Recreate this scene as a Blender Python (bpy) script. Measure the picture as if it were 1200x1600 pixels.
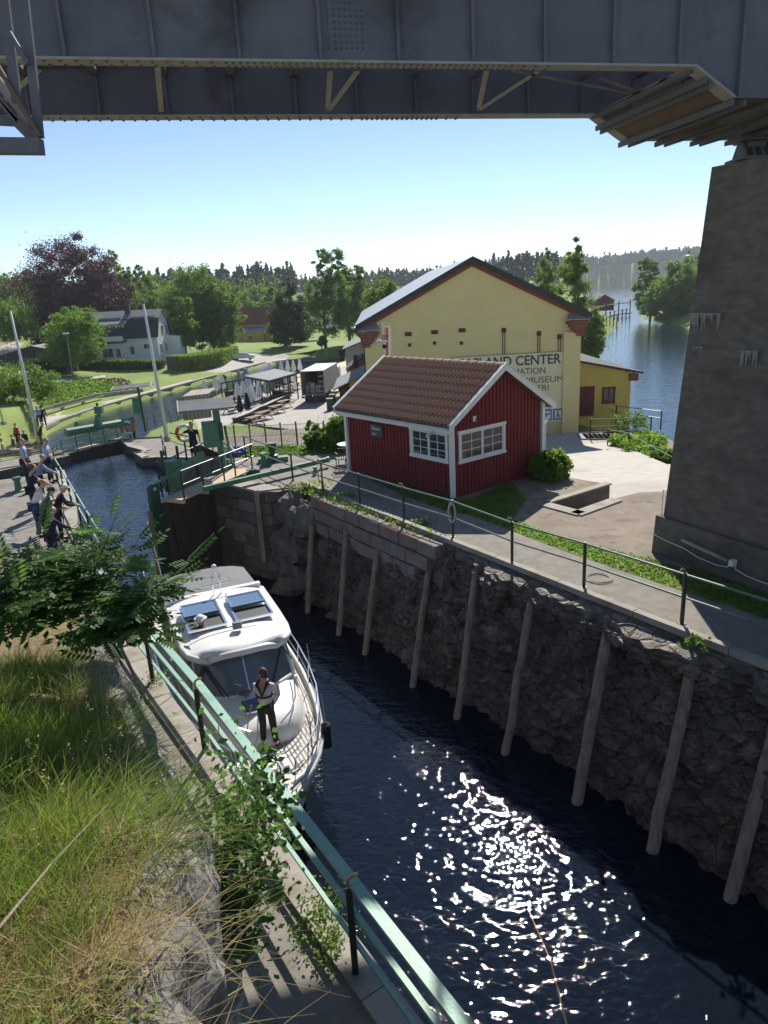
import bpy, bmesh, math, random
import numpy as np
from mathutils import Vector, Matrix, noise
random.seed(7); np.random.seed(7)
sc = bpy.context.scene
for o in list(bpy.data.objects): bpy.data.objects.remove(o)
C = sc.collection
# ---------------------------------------------------------------- camera
FP, HC = 1110.0, 6.4
PIT, ROL = math.radians(17.3), math.radians(3.1)
_f = np.array([0, math.cos(PIT), -math.sin(PIT)]); _r = np.array([1., 0, 0]); _u = np.cross(_r, _f)
_R = _r*math.cos(ROL)-_u*math.sin(ROL); _U = _u*math.cos(ROL)+_r*math.sin(ROL)
cam = bpy.data.cameras.new('camera'); camo = bpy.data.objects.new('camera', cam); C.objects.link(camo)
cam.sensor_fit = 'VERTICAL'; cam.sensor_height = 24; cam.lens = FP/1600*24
cam.clip_start = .05; cam.clip_end = 9000
m = Matrix(((_R[0], _U[0], -_f[0], 0), (_R[1], _U[1], -_f[1], 0), (_R[2], _U[2], -_f[2], HC), (0, 0, 0, 1)))
camo.matrix_world = m; sc.camera = camo
# ---------------------------------------------------------------- light
SUN_AZ, SUN_EL = math.radians(11), math.radians(40.5)
w = bpy.data.worlds.new('World'); sc.world = w; w.use_nodes = True
nt = w.node_tree; bg = nt.nodes['Background']
sky = nt.nodes.new('ShaderNodeTexSky'); sky.sky_type = 'NISHITA'; sky.sun_disc = False
sky.sun_elevation = SUN_EL; sky.sun_rotation = SUN_AZ; sky.altitude = 50
sky.air_density = .62; sky.dust_density = 0; sky.ozone_density = 1.2
nt.links.new(sky.outputs[0], bg.inputs[0]); bg.inputs[1].default_value = .082
sun = bpy.data.lights.new('sun', 'SUN'); suno = bpy.data.objects.new('sun', sun); C.objects.link(suno)
sun.energy = 3.7; sun.angle = math.radians(.53); sun.color = (1, .95, .86)
sd = Vector((math.sin(SUN_AZ)*math.cos(SUN_EL), math.cos(SUN_AZ)*math.cos(SUN_EL), math.sin(SUN_EL)))
suno.rotation_euler = sd.to_track_quat('Z', 'Y').to_euler(); suno.location = (30, 60, 60)
sc.view_settings.view_transform = 'Standard'; sc.view_settings.look = 'None'
sc.view_settings.exposure = .92; sc.view_settings.gamma = 1; sc.view_settings.use_curve_mapping = False
# ---------------------------------------------------------------- geometry helpers
def ray(x, y): return _f+_R*(x-600)/FP+_U*(800-y)/FP
def at(x, y, z=0.): 
    d = ray(x, y); t = (z-HC)/d[2]; return Vector((d[0]*t, d[1]*t, z))
def atY(x, y, Y):
    d = ray(x, y); t = Y/d[1]; return Vector((d[0]*t, Y, HC+d[2]*t))
def onplane(x, y, p, n):
    d = Vector(ray(x, y)); c = Vector((0, 0, HC)); t = (Vector(p)-c).dot(n)/d.dot(n); return c+d*t
SX, SY, NX, NY = -.552, .834, .834, .552
def st(s, t, z=0.): return Vector((SX*s+NX*t, SY*s+NY*t, z))
def rotz(v, a):
    c, s = math.cos(a), math.sin(a); return Vector((v[0]*c-v[1]*s, v[0]*s+v[1]*c, v[2]))
def props(o, label=None, cat=None, group=None, kind=None):
    if label: o['label'] = label
    if cat: o['category'] = cat
    if group: o['group'] = group
    if kind: o['kind'] = kind
    return o
def wl(o):
    v = Vector((0, 0, 0))
    while o is not None: v += o.location; o = o.parent
    return v
def thing(name, label, cat, loc=(0, 0, 0), group=None, rz=0):
    o = bpy.data.objects.new(name, None); C.objects.link(o); o.location = loc; o.rotation_euler.z = rz
    o.empty_display_size = .2
    return props(o, label, cat, group)
def link(name, me, parent=None, mat=None):
    o = bpy.data.objects.new(name, me); C.objects.link(o)
    if mat and not me.materials: me.materials.append(mat)
    if parent is not None: o.parent = parent
    return o
class MB:
    def __init__(s): s.v = []; s.f = []
    def add(s, vs, fs):
        n = len(s.v); s.v += [tuple(v) for v in vs]; s.f += [tuple(n+i for i in f) for f in fs]; return s
    def box(s, c, d, rz=0, M=None):
        x, y, z = d[0]/2, d[1]/2, d[2]/2
        vs = [Vector((a*x, b*y, e*z)) for e in (-1, 1) for a, b in ((-1, -1), (1, -1), (1, 1), (-1, 1))]
        if M is not None: vs = [M @ v for v in vs]
        elif rz: vs = [rotz(v, rz) for v in vs]
        c = Vector(c)
        return s.add([v+c for v in vs], [(3, 2, 1, 0), (4, 5, 6, 7), (0, 1, 5, 4), (1, 2, 6, 5), (2, 3, 7, 6), (3, 0, 4, 7)])
    def bar(s, p, q, w, h=None, up=(0, 0, 1)):
        p, q = Vector(p), Vector(q); h = h or w; a = (q-p).normalized(); up = Vector(up)
        if abs(a.dot(up)) > .98: up = Vector((0, 1, 0))
        b = a.cross(up).normalized(); c = b.cross(a).normalized()
        vs = [e+b*i*w/2+c*j*h/2 for e in (p, q) for i, j in ((-1, -1), (1, -1), (1, 1), (-1, 1))]
        return s.add(vs, [(0, 1, 2, 3), (7, 6, 5, 4), (0, 4, 5, 1), (1, 5, 6, 2), (2, 6, 7, 3), (3, 7, 4, 0)])
    def tube(s, pts, r, n=8, cap=True):
        pts = [Vector(p) for p in pts]; rs = r if isinstance(r, (list, tuple)) else [r]*len(pts)
        N = len(s.v); prev = None
        for i, p in enumerate(pts):
            a = (pts[min(i+1, len(pts)-1)]-pts[max(i-1, 0)])
            a = a.normalized() if a.length > 1e-9 else Vector((0, 0, 1))
            b = (prev-a*prev.dot(a)) if prev is not None else a.cross(Vector((0, 0, 1)) if abs(a.z) < .9 else Vector((1, 0, 0)))
            b.normalize(); prev = b; c = a.cross(b)
            for k in range(n):
                t = 2*math.pi*k/n; s.v.append(tuple(p+(b*math.cos(t)+c*math.sin(t))*rs[i]))
        for i in range(len(pts)-1):
            for k in range(n):
                k2 = (k+1) % n; s.f.append((N+i*n+k, N+i*n+k2, N+(i+1)*n+k2, N+(i+1)*n+k))
        if cap: s.f.append(tuple(N+k for k in range(n))[::-1]); s.f.append(tuple(N+(len(pts)-1)*n+k for k in range(n)))
        return s
    def lathe(s, c, prof, n=12):
        return s.tube([Vector(c)+Vector((0, 0, z)) for r, z in prof], [max(r, .0005) for r, z in prof], n) if True else s
    def prism(s, poly, z0, z1):
        n = len(poly); vs = [(p[0], p[1], z0) for p in poly]+[(p[0], p[1], z1) for p in poly]
        fs = [tuple(range(n))[::-1], tuple(range(n, 2*n))]+[(i, (i+1) % n, n+(i+1) % n, n+i) for i in range(n)]
        return s.add(vs, fs)
    def slab(s, pts, d):   # polygon (3d) extruded by vector d
        n = len(pts); d = Vector(d); vs = [Vector(p) for p in pts]; vs = vs+[v+d for v in vs]
        return s.add(vs, [tuple(range(n))[::-1], tuple(range(n, 2*n))]+[(i, (i+1) % n, n+(i+1) % n, n+i) for i in range(n)])
    def quad(s, a, b, c, d): return s.add([a, b, c, d], [(0, 1, 2, 3)])
    def ball(s, c, r, n=8, m_=6, sc_=(1, 1, 1)):
        c = Vector(c); N = len(s.v)
        for i in range(m_+1):
            ph = math.pi*i/m_
            for k in range(n):
                t = 2*math.pi*k/n; s.v.append((c.x+r*sc_[0]*math.sin(ph)*math.cos(t), c.y+r*sc_[1]*math.sin(ph)*math.sin(t), c.z+r*sc_[2]*math.cos(ph)))
        for i in range(m_):
            for k in range(n): s.f.append((N+i*n+k, N+(i+1)*n+k, N+(i+1)*n+(k+1) % n, N+i*n+(k+1) % n))
        return s
    def grid(s, P):        # P[i][j] points
        N = len(s.v); a, b = len(P), len(P[0])
        for row in P: s.v += [tuple(p) for p in row]
        for i in range(a-1):
            for j in range(b-1): s.f.append((N+i*b+j, N+i*b+j+1, N+(i+1)*b+j+1, N+(i+1)*b+j))
        return s
    def mesh(s, name, off=(0, 0, 0), smooth=False):
        me = bpy.data.meshes.new(name); o = Vector(off)
        me.from_pydata([(v[0]-o.x, v[1]-o.y, v[2]-o.z) for v in s.v], [], s.f)
        bm = bmesh.new(); bm.from_mesh(me); bmesh.ops.recalc_face_normals(bm, faces=bm.faces); bm.to_mesh(me); bm.free()
        if smooth: me.shade_smooth()
        return me
    def build(s, name, mat, parent=None, smooth=False, bevel=0, **kw):
        if parent is not None: off = wl(parent)
        else:
            a = np.array(s.v); off = Vector(((a[:, 0].min()+a[:, 0].max())/2, (a[:, 1].min()+a[:, 1].max())/2, a[:, 2].min()))
        me = s.mesh(name, off, smooth); me.materials.append(mat)
        if bevel:
            bm = bmesh.new(); bm.from_mesh(me); bmesh.ops.remove_doubles(bm, verts=bm.verts, dist=1e-4)
            bmesh.ops.bevel(bm, geom=bm.edges[:], offset=bevel, segments=1, affect='EDGES'); bm.to_mesh(me); bm.free()
        o = link(name, me, parent)
        if parent is None: o.location = off
        return props(o, **kw)
def rep(name, me, parent, locs, mat=None):     # alike pieces sharing one mesh; locs world (or (loc, rz))
    base = wl(parent); out = []
    for l in locs:
        rz = 0
        if isinstance(l, tuple) and len(l) == 2 and isinstance(l[0], Vector): l, rz = l
        o = link(name, me, parent, mat); o.location = Vector(l)-base; o.rotation_euler.z = rz; out.append(o)
    return out
def sheet(name, poly, zf, mat, res=1.0, off=0., **kw):   # polygon draped on a height function
    bm = bmesh.new(); vs = [bm.verts.new((p[0], p[1], 0)) for p in poly]; bm.faces.new(vs)
    bmesh.ops.triangulate(bm, faces=bm.faces[:])
    for _ in range(9):
        es = [e for e in bm.edges if e.calc_length() > res]
        if not es: break
        bmesh.ops.subdivide_edges(bm, edges=es, cuts=1)
        bmesh.ops.triangulate(bm, faces=bm.faces[:])
    for v in bm.verts: v.co.z = (zf(v.co.x, v.co.y) if callable(zf) else zf)+off
    me = bpy.data.meshes.new(name); bm.to_mesh(me); bm.free()
    for p in me.polygons:
        if p.normal.z < 0: p.flip()
    me.materials.append(mat); o = link(name, me); return props(o, **kw)
def fbm(p, o=4): return noise.fractal(p, 1.0, 2.0, o)
# ---------------------------------------------------------------- materials
def mat(name, c1, c2=None, scale=4., rough=.8, bump=0., bs=None, metal=0., c3=None, s3=1., t3=.6, stretch=None, trans=0., spec=.5, detail=6, dist=.02, w3=.12):
    m = bpy.data.materials.new(name); m.use_nodes = True; n = m.node_tree.nodes; L = m.node_tree.links
    b = n['Principled BSDF']; b.inputs['Roughness'].default_value = rough; b.inputs['Metallic'].default_value = metal
    b.inputs['Specular IOR Level'].default_value = spec
    tc = n.new('ShaderNodeTexCoord'); vec = tc.outputs['Object']
    if stretch:
        mp = n.new('ShaderNodeMapping'); mp.inputs['Scale'].default_value = stretch; L.new(vec, mp.inputs[0]); vec = mp.outputs[0]
    def ns(sc_, det=detail):
        t = n.new('ShaderNodeTexNoise'); t.inputs['Scale'].default_value = sc_; t.inputs['Detail'].default_value = det
        t.inputs['Roughness'].default_value = .6; L.new(vec, t.inputs['Vector']); return t
    col = None
    if c2 is not None:
        t = ns(scale); r = n.new('ShaderNodeMapRange'); r.inputs[1].default_value = .35; r.inputs[2].default_value = .65; L.new(t.outputs[0], r.inputs[0])
        mx = n.new('ShaderNodeMix'); mx.data_type = 'RGBA'; L.new(r.outputs[0], mx.inputs[0]); mx.inputs[6].default_value = (*c1, 1); mx.inputs[7].default_value = (*c2, 1); col = mx.outputs[2]
        if c3 is not None:
            t2 = ns(s3); r2 = n.new('ShaderNodeMapRange'); r2.inputs[1].default_value = t3; r2.inputs[2].default_value = t3+w3; L.new(t2.outputs[0], r2.inputs[0])
            mx2 = n.new('ShaderNodeMix'); mx2.data_type = 'RGBA'; L.new(r2.outputs[0], mx2.inputs[0]); L.new(col, mx2.inputs[6]); mx2.inputs[7].default_value = (*c3, 1); col = mx2.outputs[2]
        L.new(col, b.inputs['Base Color'])
    else: b.inputs['Base Color'].default_value = (*c1, 1)
    if bump:
        t = ns(bs or scale*3, 8); bp = n.new('ShaderNodeBump'); bp.inputs['Strength'].default_value = bump; bp.inputs['Distance'].default_value = dist
        L.new(t.outputs[0], bp.inputs['Height']); L.new(bp.outputs[0], b.inputs['Normal'])
    if trans:
        tr = n.new('ShaderNodeBsdfTranslucent'); ms = n.new('ShaderNodeMixShader'); ms.inputs[0].default_value = trans
        if col is not None:
            hs = n.new('ShaderNodeHueSaturation'); hs.inputs['Value'].default_value = 1.6; L.new(col, hs.inputs['Color']); L.new(hs.outputs[0], tr.inputs[0])
        else: tr.inputs[0].default_value = (c1[0]*1.8, c1[1]*1.8, c1[2]*1.2, 1)
        L.new(b.outputs[0], ms.inputs[1]); L.new(tr.outputs[0], ms.inputs[2]); L.new(ms.outputs[0], n['Material Output'].inputs[0])
    return m
def foliage(name, c1, c2, scale=.9, trans=.35, rough=.55):
    m = mat(name, c1, c2, scale=scale, rough=rough, trans=trans, spec=.3); return m
def water(name, base, s1, d1, s2, d2, rough=.03):
    m = bpy.data.materials.new(name); m.use_nodes = True; n = m.node_tree.nodes; L = m.node_tree.links
    b = n['Principled BSDF']; b.inputs['Base Color'].default_value = (*base, 1); b.inputs['Roughness'].default_value = rough; b.inputs['IOR'].default_value = 1.36
    tc = n.new('ShaderNodeTexCoord'); prev = None
    for s_, d_, rz, sx in ((s1, d1, .5, 1.5), (s2, d2, .2, 1.8)):
        mp = n.new('ShaderNodeMapping'); mp.inputs['Scale'].default_value = (1, sx, 1); mp.inputs['Rotation'].default_value = (0, 0, rz); L.new(tc.outputs['Object'], mp.inputs[0])
        t = n.new('ShaderNodeTexNoise'); t.inputs['Scale'].default_value = s_; t.inputs['Detail'].default_value = 3; t.inputs['Roughness'].default_value = .45; t.inputs['Distortion'].default_value = .6; L.new(mp.outputs[0], t.inputs['Vector'])
        bp = n.new('ShaderNodeBump'); bp.inputs['Strength'].default_value = 1; bp.inputs['Distance'].default_value = d_; L.new(t.outputs[0], bp.inputs['Height'])
        if prev: L.new(prev.outputs[0], bp.inputs['Normal'])
        prev = bp
    L.new(prev.outputs[0], b.inputs['Normal']); return m
M = dict(
 asphalt=mat('asphalt', (.20, .18, .15), (.27, .245, .21), 3, .95, .6, 60, c3=(.13, .12, .10), s3=.7, t3=.58),
 gravel=mat('gravel', (.42, .385, .34), (.50, .465, .41), 2, .95, .5, 25, c3=(.36, .32, .27), s3=.5),
 dirt=mat('dirt', (.20, .16, .12), (.28, .235, .18), 1.2, .97, .8, 22, c3=(.15, .125, .09), s3=2.5, t3=.55),
 plaza=mat('plaza_paving', (.36, .33, .30), (.43, .40, .365), .6, .9, .2, 10),
 grass=mat('grass', (.14, .22, .03), (.22, .28, .05), 1.5, .9, .8, 30, c3=(.24, .24, .07), s3=.35, t3=.56, dist=.05),
 land=mat('land', (.14, .22, .03), (.23, .29, .055), .12, .95, .5, 3, c3=(.22, .21, .08), s3=.05, t3=.58, dist=.2),
 concrete=mat('concrete', (.30, .27, .23), (.38, .345, .29), 2, .92, .4, 20, c3=(.20, .17, .13), s3=.8, t3=.56),
 wetwall=mat('wet_masonry', (.10, .085, .07), (.17, .15, .125), 1.6, .85, .5, 12, c3=(.30, .28, .25), s3=1.1, t3=.62, stretch=(1, 1, .25)),
 rock=mat('dark_schist', (.095, .078, .062), (.20, .165, .13), 1.6, .6, 1.0, 9, c3=(.28, .23, .18), s3=2.3, t3=.62, stretch=(1.6, 1.6, .8), dist=.10, w3=.08),
 rocklight=mat('lichen_rock', (.11, .105, .10), (.26, .25, .23), 5, .93, 1., 18, c3=(.07, .068, .07), s3=2.2, t3=.54, dist=.04),
 stone=mat('granite_block', (.17, .15, .135), (.25, .225, .20), 3, .9, .6, 25),
 pinkstone=mat('pink_granite_block', (.20, .14, .12), (.25, .18, .15), 3, .9, .6, 25),
 timber=mat('weathered_timber', (.19, .14, .10), (.33, .255, .19), 7, .9, .7, 30, stretch=(1, 1, .12)),
 plank=mat('pale_planks', (.50, .38, .25), (.62, .48, .33), 5, .85, .3, 20),
 darkwood=mat('wet_gate_boards', (.055, .038, .028), (.10, .068, .048), 4, .75, .5, 15, stretch=(3, 3, .3)),
 pgreen=mat('pale_green_paint', (.21, .38, .29), (.25, .43, .33), 3, .45, .15, 30, c3=(.14, .25, .18), s3=2, t3=.6),
 dgreen=mat('dark_green_paint', (.02, .062, .034), (.03, .085, .045), 2, .5, .15, 20),
 mgreen=mat('green_paint', (.06, .17, .10), (.09, .22, .135), 3, .5, .1, 20),
 rail=mat('green_rail_paint', (.10, .16, .125), (.15, .21, .165), 4, .4, .1, 30),
 postg=mat('rail_post_paint', (.012, .022, .016), (.02, .03, .022), 4, .5),
 white=mat('white_paint', (.78, .77, .74), (.70, .69, .65), 3, .5, .1, 20),
 whitepole=mat('flagpole_paint', (.62, .62, .62), (.72, .72, .71), 3, .45),
 red=mat('falu_red_paint', (.155, .021, .020), (.20, .028, .026), 3, .85, .2, 30),
 dred=mat('dark_red_paint', (.16, .03, .025), (.12, .022, .02), 3, .7),
 yellow=mat('yellow_plaster', (.77, .59, .28), (.81, .64, .32), .8, .9, .25, 12, c3=(.68, .55, .32), s3=.4, t3=.58),
 oyellow=mat('ochre_plaster', (.62, .42, .12), (.68, .47, .15), .8, .9, .2, 12),
 signy=mat('sign_board', (.80, .70, .42), (.83, .73, .46), .5, .7),
 brick=mat('red_brick', (.20, .075, .05), (.28, .11, .07), 6, .9, .4, 20),
 tile=mat('clay_tile', (.23, .125, .08), (.52, .36, .26), 4.5, .9, .4, 30, c3=(.52, .36, .12), s3=1.4, t3=.55, w3=.08),
 ridge=mat('ridge_tile', (.44, .25, .17), (.52, .33, .24), 5, .9, .3, 25),
 tin=mat('grey_sheet_roof', (.30, .31, .32), (.38, .39, .40), 1, .45, .1, 5, metal=.3),
 dtin=mat('dark_sheet_roof', (.035, .038, .045), (.055, .058, .065), 1, .85, .1, 5),
 slate=mat('grey_roofing', (.16, .16, .165), (.22, .22, .225), 2, .8, .3, 15),
 ptimb=mat('pale_shed_boards', (.36, .33, .30), (.46, .43, .40), 6, .9, .3, 20),
 steel=mat('bridge_paint', (.11, .112, .128), (.15, .15, .168), .9, .75, .25, 12, c3=(.075, .07, .075), s3=.6, t3=.54),
 steell=mat('bridge_flange_paint', (.30, .285, .24), (.38, .36, .31), 3, .75, .2, 12, c3=(.2, .13, .09), s3=2, t3=.62),
 rust=mat('rusty_steel', (.13, .088, .068), (.18, .12, .09), 4, .9, .3, 15, c3=(.12, .1, .09), s3=2, t3=.55),
 pier=mat('pier_concrete', (.115, .096, .078), (.175, .148, .12), 3, .93, .9, 9, c3=(.068, .058, .05), s3=.6, t3=.47, stretch=(1, 1, 2.2), w3=.3),
 piers=mat('pier_stain', (.30, .285, .265), (.19, .18, .165), 6, .95),
 pipes=mat('black_metal', (.012, .012, .014), (.02, .02, .022), 4, .5),
 gel=mat('white_gelcoat', (.80, .79, .75), (.74, .73, .69), 2.5, rough=.25),
 deck=mat('grey_teak_deck', (.52, .50, .46), (.60, .575, .53), 8, .8, .2, 30),
 caulk=mat('deck_caulking', (.17, .165, .155), None, rough=.7),
 greyc=mat('grey_canvas', (.16, .165, .17), (.19, .195, .20), 3, .9, .2, 30),
 hull=mat('silver_hull_band', (.42, .43, .45), None, rough=.3),
 navy=mat('navy_band', (.015, .02, .05), None, rough=.3),
 chrome=mat('stainless_steel', (.75, .76, .78), None, rough=.18, metal=1.),
 black=mat('black_rubber', (.012, .012, .013), None, rough=.6),
 canvasw=mat('white_parasol_cloth', (.80, .80, .80), (.72, .72, .73), 3, .9),
 blue=mat('blue_tarp', (.02, .07, .32), (.04, .11, .42), 4, .6, .4, 8),
 signblue=mat('sign_blue', (.03, .08, .28), None, rough=.5),
 orange=mat('lifebuoy_orange', (.60, .085, .03), None, rough=.5),
 bark=mat('bark', (.09, .07, .05), (.15, .12, .09), 3, .95, .6, 12),
 brass=mat('brass_hook', (.45, .27, .10), None, rough=.4, metal=.6),
 rope=mat('rope', (.55, .50, .42), (.40, .36, .30), 20, .9),
 skin=mat('skin', (.58, .34, .25), None, rough=.6), hairw=mat('white_hair', (.6, .57, .52), None, rough=.8),
 hairb=mat('brown_hair', (.09, .045, .025), None, rough=.7), hairg=mat('grey_hair', (.25, .22, .19), None, rough=.8), hairr=mat('ginger_hair', (.42, .17, .07), None, rough=.8),
 c_navy=mat('navy_cloth', (.015, .02, .045), None, rough=.9), c_lblue=mat('light_blue_cloth', (.36, .48, .70), (.32, .44, .66), 9, .9), c_dark=mat('dark_trousers', (.02, .02, .025), None, rough=.9),
 c_white=mat('white_cloth', (.75, .74, .72), None, rough=.9), c_grey=mat('grey_cloth', (.10, .10, .095), (.08, .08, .075), 9, .9), c_jean=mat('denim', (.05, .08, .16), (.08, .12, .22), 9, .9),
 c_red=mat('red_cloth', (.48, .03, .04), None, rough=.9), c_beige=mat('beige_cloth', (.5, .42, .32), None, rough=.9), c_pink=mat('pale_pink_cloth', (.66, .56, .56), None, rough=.9), c_check=mat('blue_checked_cloth', (.05, .09, .2), (.3, .36, .5), 30, .9),
 paper=mat('grey_print', (.08, .08, .085), None, rough=.7),
)
def glassmat(name, base, rough=.04, alpha=1.):
    m = bpy.data.materials.new(name); m.use_nodes = True; b = m.node_tree.nodes['Principled BSDF']
    b.inputs['Base Color'].default_value = (*base, 1); b.inputs['Roughness'].default_value = rough; b.inputs['Specular IOR Level'].default_value = .9; b.inputs['IOR'].default_value = 1.5
    return m
M['glass'] = glassmat('window_glass', (.05, .055, .06)); M['glassl'] = glassmat('boat_glass', (.13, .16, .19), .05)
M['hatch'] = glassmat('hatch_glass', (.12, .20, .30), .1)
M['canal'] = water('canal_water', (.006, .010, .018), 3.8, .027, 1.1, .016, .015)
M['lake'] = water('lake_water', (.012, .024, .04), .9, .05, 4, .012, .06)

def crackle(m, sc_, stretch, dist=.06, strength=.9, dark=.35):
    n = m.node_tree.nodes; L = m.node_tree.links; b = n['Principled BSDF']; tc = n.new('ShaderNodeTexCoord'); mp = n.new('ShaderNodeMapping'); mp.inputs['Scale'].default_value = stretch; mp.inputs['Rotation'].default_value = (.5, .45, .2)
    L.new(tc.outputs['Object'], mp.inputs[0]); ns = n.new('ShaderNodeTexNoise'); ns.inputs['Scale'].default_value = 2.2; L.new(mp.outputs[0], ns.inputs['Vector'])
    ad = n.new('ShaderNodeMix'); ad.data_type = 'VECTOR'; ad.inputs[0].default_value = .22; L.new(mp.outputs[0], ad.inputs[4]); L.new(ns.outputs['Color'], ad.inputs[5])
    v = n.new('ShaderNodeTexVoronoi'); v.feature = 'DISTANCE_TO_EDGE'; v.inputs['Scale'].default_value = sc_; L.new(ad.outputs[1], v.inputs['Vector'])
    r = n.new('ShaderNodeMapRange'); r.inputs[2].default_value = .12; L.new(v.outputs['Distance'], r.inputs[0])
    v2 = n.new('ShaderNodeTexVoronoi'); v2.inputs['Scale'].default_value = sc_; L.new(ad.outputs[1], v2.inputs['Vector'])
    sm = n.new('ShaderNodeMath'); sm.operation = 'MULTIPLY_ADD'; L.new(v2.outputs['Color'], sm.inputs[0]); sm.inputs[1].default_value = 1.2; L.new(r.outputs[0], sm.inputs[2])
    bp = n.new('ShaderNodeBump'); bp.inputs['Strength'].default_value = strength; bp.inputs['Distance'].default_value = dist; L.new(sm.outputs[0], bp.inputs['Height'])
    old = b.inputs['Normal'].links[0].from_socket if b.inputs['Normal'].links else None
    if old: L.new(old, bp.inputs['Normal'])
    L.new(bp.outputs[0], b.inputs['Normal'])
    c = b.inputs['Base Color'].links[0].from_socket; hv = n.new('ShaderNodeHueSaturation'); mr = n.new('ShaderNodeMapRange'); mr.inputs[3].default_value = .65; mr.inputs[4].default_value = 1.45; L.new(v2.outputs['Color'], mr.inputs[0]); L.new(mr.outputs[0], hv.inputs['Value']); L.new(c, hv.inputs['Color']); L.new(hv.outputs[0], b.inputs['Base Color'])
crackle(M['rock'], 3.2, (1, 1, 1.9)); crackle(M['rocklight'], 4.5, (1, 1, 1.4), .03)
# ================================================================ TERRAIN
WL1, WL2 = -3.3, -6.6        # lock water, lower pond and lake
def pip(x, y, poly):
    ins = False; n = len(poly); j = n-1
    for i in range(n):
        xi, yi = poly[i]; xj, yj = poly[j]
        if (yi > y) != (yj > y) and x < (xj-xi)*(y-yi)/(yj-yi)+xi: ins = not ins
        j = i
    return ins
def pdist(x, y, poly, closed=True):
    d = 1e9; n = len(poly)
    for i in range(n if closed else n-1):
        ax, ay = poly[i]; bx, by = poly[(i+1) % n]; ux, uy = bx-ax, by-ay
        t = max(0, min(1, ((x-ax)*ux+(y-ay)*uy)/(ux*ux+uy*uy+1e-9))); d = min(d, math.hypot(x-ax-t*ux, y-ay-t*uy))
    return d
def P2(L, z): return [tuple(at(a, b, z)[:2]) for a, b in L]
leftbank_px = [(70, 682), (100, 666), (150, 648), (208, 630), (260, 616), (330, 596), (380, 582), (420, 571), (450, 566), (500, 563)]
POND = P2(leftbank_px+[(535, 558)], WL2)+P2([(545, 564), (500, 575), (465, 585), (380, 605), (305, 627)], -5.2)+P2([(285, 643), (250, 655), (225, 668)], -4.2)+[tuple(st(52, 12.8)[:2]), tuple(st(51.6, 7.0)[:2]), tuple(st(57, 4)[:2])]
PLAZA = P2([(300, 652), (320, 700), (420, 706), (600, 706), (600, 600), (548, 565), (541, 572), (470, 592), (386, 611), (312, 632)], -5.2)
LAKE = [(20, 62), (18, 70), (30, 110), (46, 150), (72, 215), (84, 262), (98, 330), (150, 520), (225, 800), (290, 1150), (420, 1400), (900, 1400), (900, 1000), (420, 900), (215, 520), (128, 345), (106, 285), (95, 262), (88, 240), (84, 215), (79, 185), (68, 120), (60, 40), (22, 36), (20, 50)]
LAKE2 = [(-40, 330), (-8, 235), (6, 225), (20, 240), (45, 330), (90, 500), (60, 620), (-60, 620)]
NEAR = [st(-30, -40)[:2], st(-30, 60)[:2], (26, 30), (20, 36), (14.5, 30), (9, 33), (3, 36), (-4, 37), (-9, 35), st(31, 20)[:2], st(50, 20)[:2], st(51.5, 13)[:2], st(51.5, 1)[:2], st(47, -9)[:2], st(33, -9)[:2], st(33, -40)[:2]]
ANCH = [(-14, 60, -5.2, 12), (0, 60, -4.9, 12), (-4, 85, -5.3, 14), (-14, 85, -5.3, 12), (-20, 62, -4.6, 4), (6, 45, -3.2, 9), (14, 42, -3.1, 6), (13, 33, -1.8, 4), (17, 38, -2.6, 5), (16, 52, -3.5, 4), (6, 60, -4.6, 10),
        (-6, 120, -5.6, 16), (-42, 120, -5.5, 12), (-45, 92, -4.8, 8), (-44, 66, -3.0, 6),  (-50, 136, -4.6, 16), (-45, 110, -4.5, 7), (-80, 150, -4.2, 25), (-28, 155, -5.8, 16), (-38, 214, -5.8, 20), (-8, 190, -5.6, 25), (10, 180, -5.6, 20),
        (-70, 62, -1.2, 14), (-90, 120, 3.0, 16), (-100, 150, 7, 20), (-120, 90, 8, 25), (30, 180, -5.5, 12), (120, 180, -3, 25), (150, 240, -4, 40), (60, 270, -6, 18), (95, 330, -4, 40), (-200, 300, 4, 80), (-120, 260, -2, 40), (0, 300, -5.6, 30),
        (-400, 700, 8, 160), (-100, 760, 7, 130), (150, 900, 12, 160), (350, 1700, 22, 200), (700, 1600, 36, 200), (-300, 1300, 30, 300), (1200, 1500, 40, 300), (90, 700, 8, 80), (120, 720, 8, 60), (260, 640, 6, 60), (170, 380, 1, 40), (110, 240, -5, 12), (260, 330, 4, 60), (-900, 900, 20, 300), (900, 900, 30, 200)]
AN = np.array(ANCH)
def zland(x, y):
    d2 = ((AN[:, 0]-x)**2+(AN[:, 1]-y)**2)/AN[:, 3]**2; w_ = 1/(d2+.15)**2
    return float((w_*AN[:, 2]).sum()/w_.sum())
YARD = [(-2, 40), (2, 47.5), (15.5, 47.5), (23, 34), (24, 22), (3, 29)]
def gz(x, y):
    if pip(x, y, NEAR): return -8.
    z = zland(x, y)
    if pip(x, y, YARD): z = min(z, -4.2)
    if pip(x, y, PLAZA): z = min(z, -5.6)
    for poly, sl in ((POND, 2.0), (LAKE, .5), (LAKE2, .3)):
        b = [min(p[0] for p in poly), max(p[0] for p in poly), min(p[1] for p in poly), max(p[1] for p in poly)]
        R_ = 12
        if b[0]-R_ < x < b[1]+R_ and b[2]-R_ < y < b[3]+R_:
            d = pdist(x, y, poly); 
            if pip(x, y, poly): z = max(-8.5, min(z, WL2-.15-d*sl))
            elif d < R_:
                if poly is POND:
                    dl = pdist(x, y, POND[:len(leftbank_px)], False)
                    z = min(z, WL2+.38+max(0, dl-3.8)*.24) if dl <= d+.01 else min(z, WL2+1.3+d*4)
                else: z = min(z, WL2+.35+d*sl)
    return z
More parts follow.
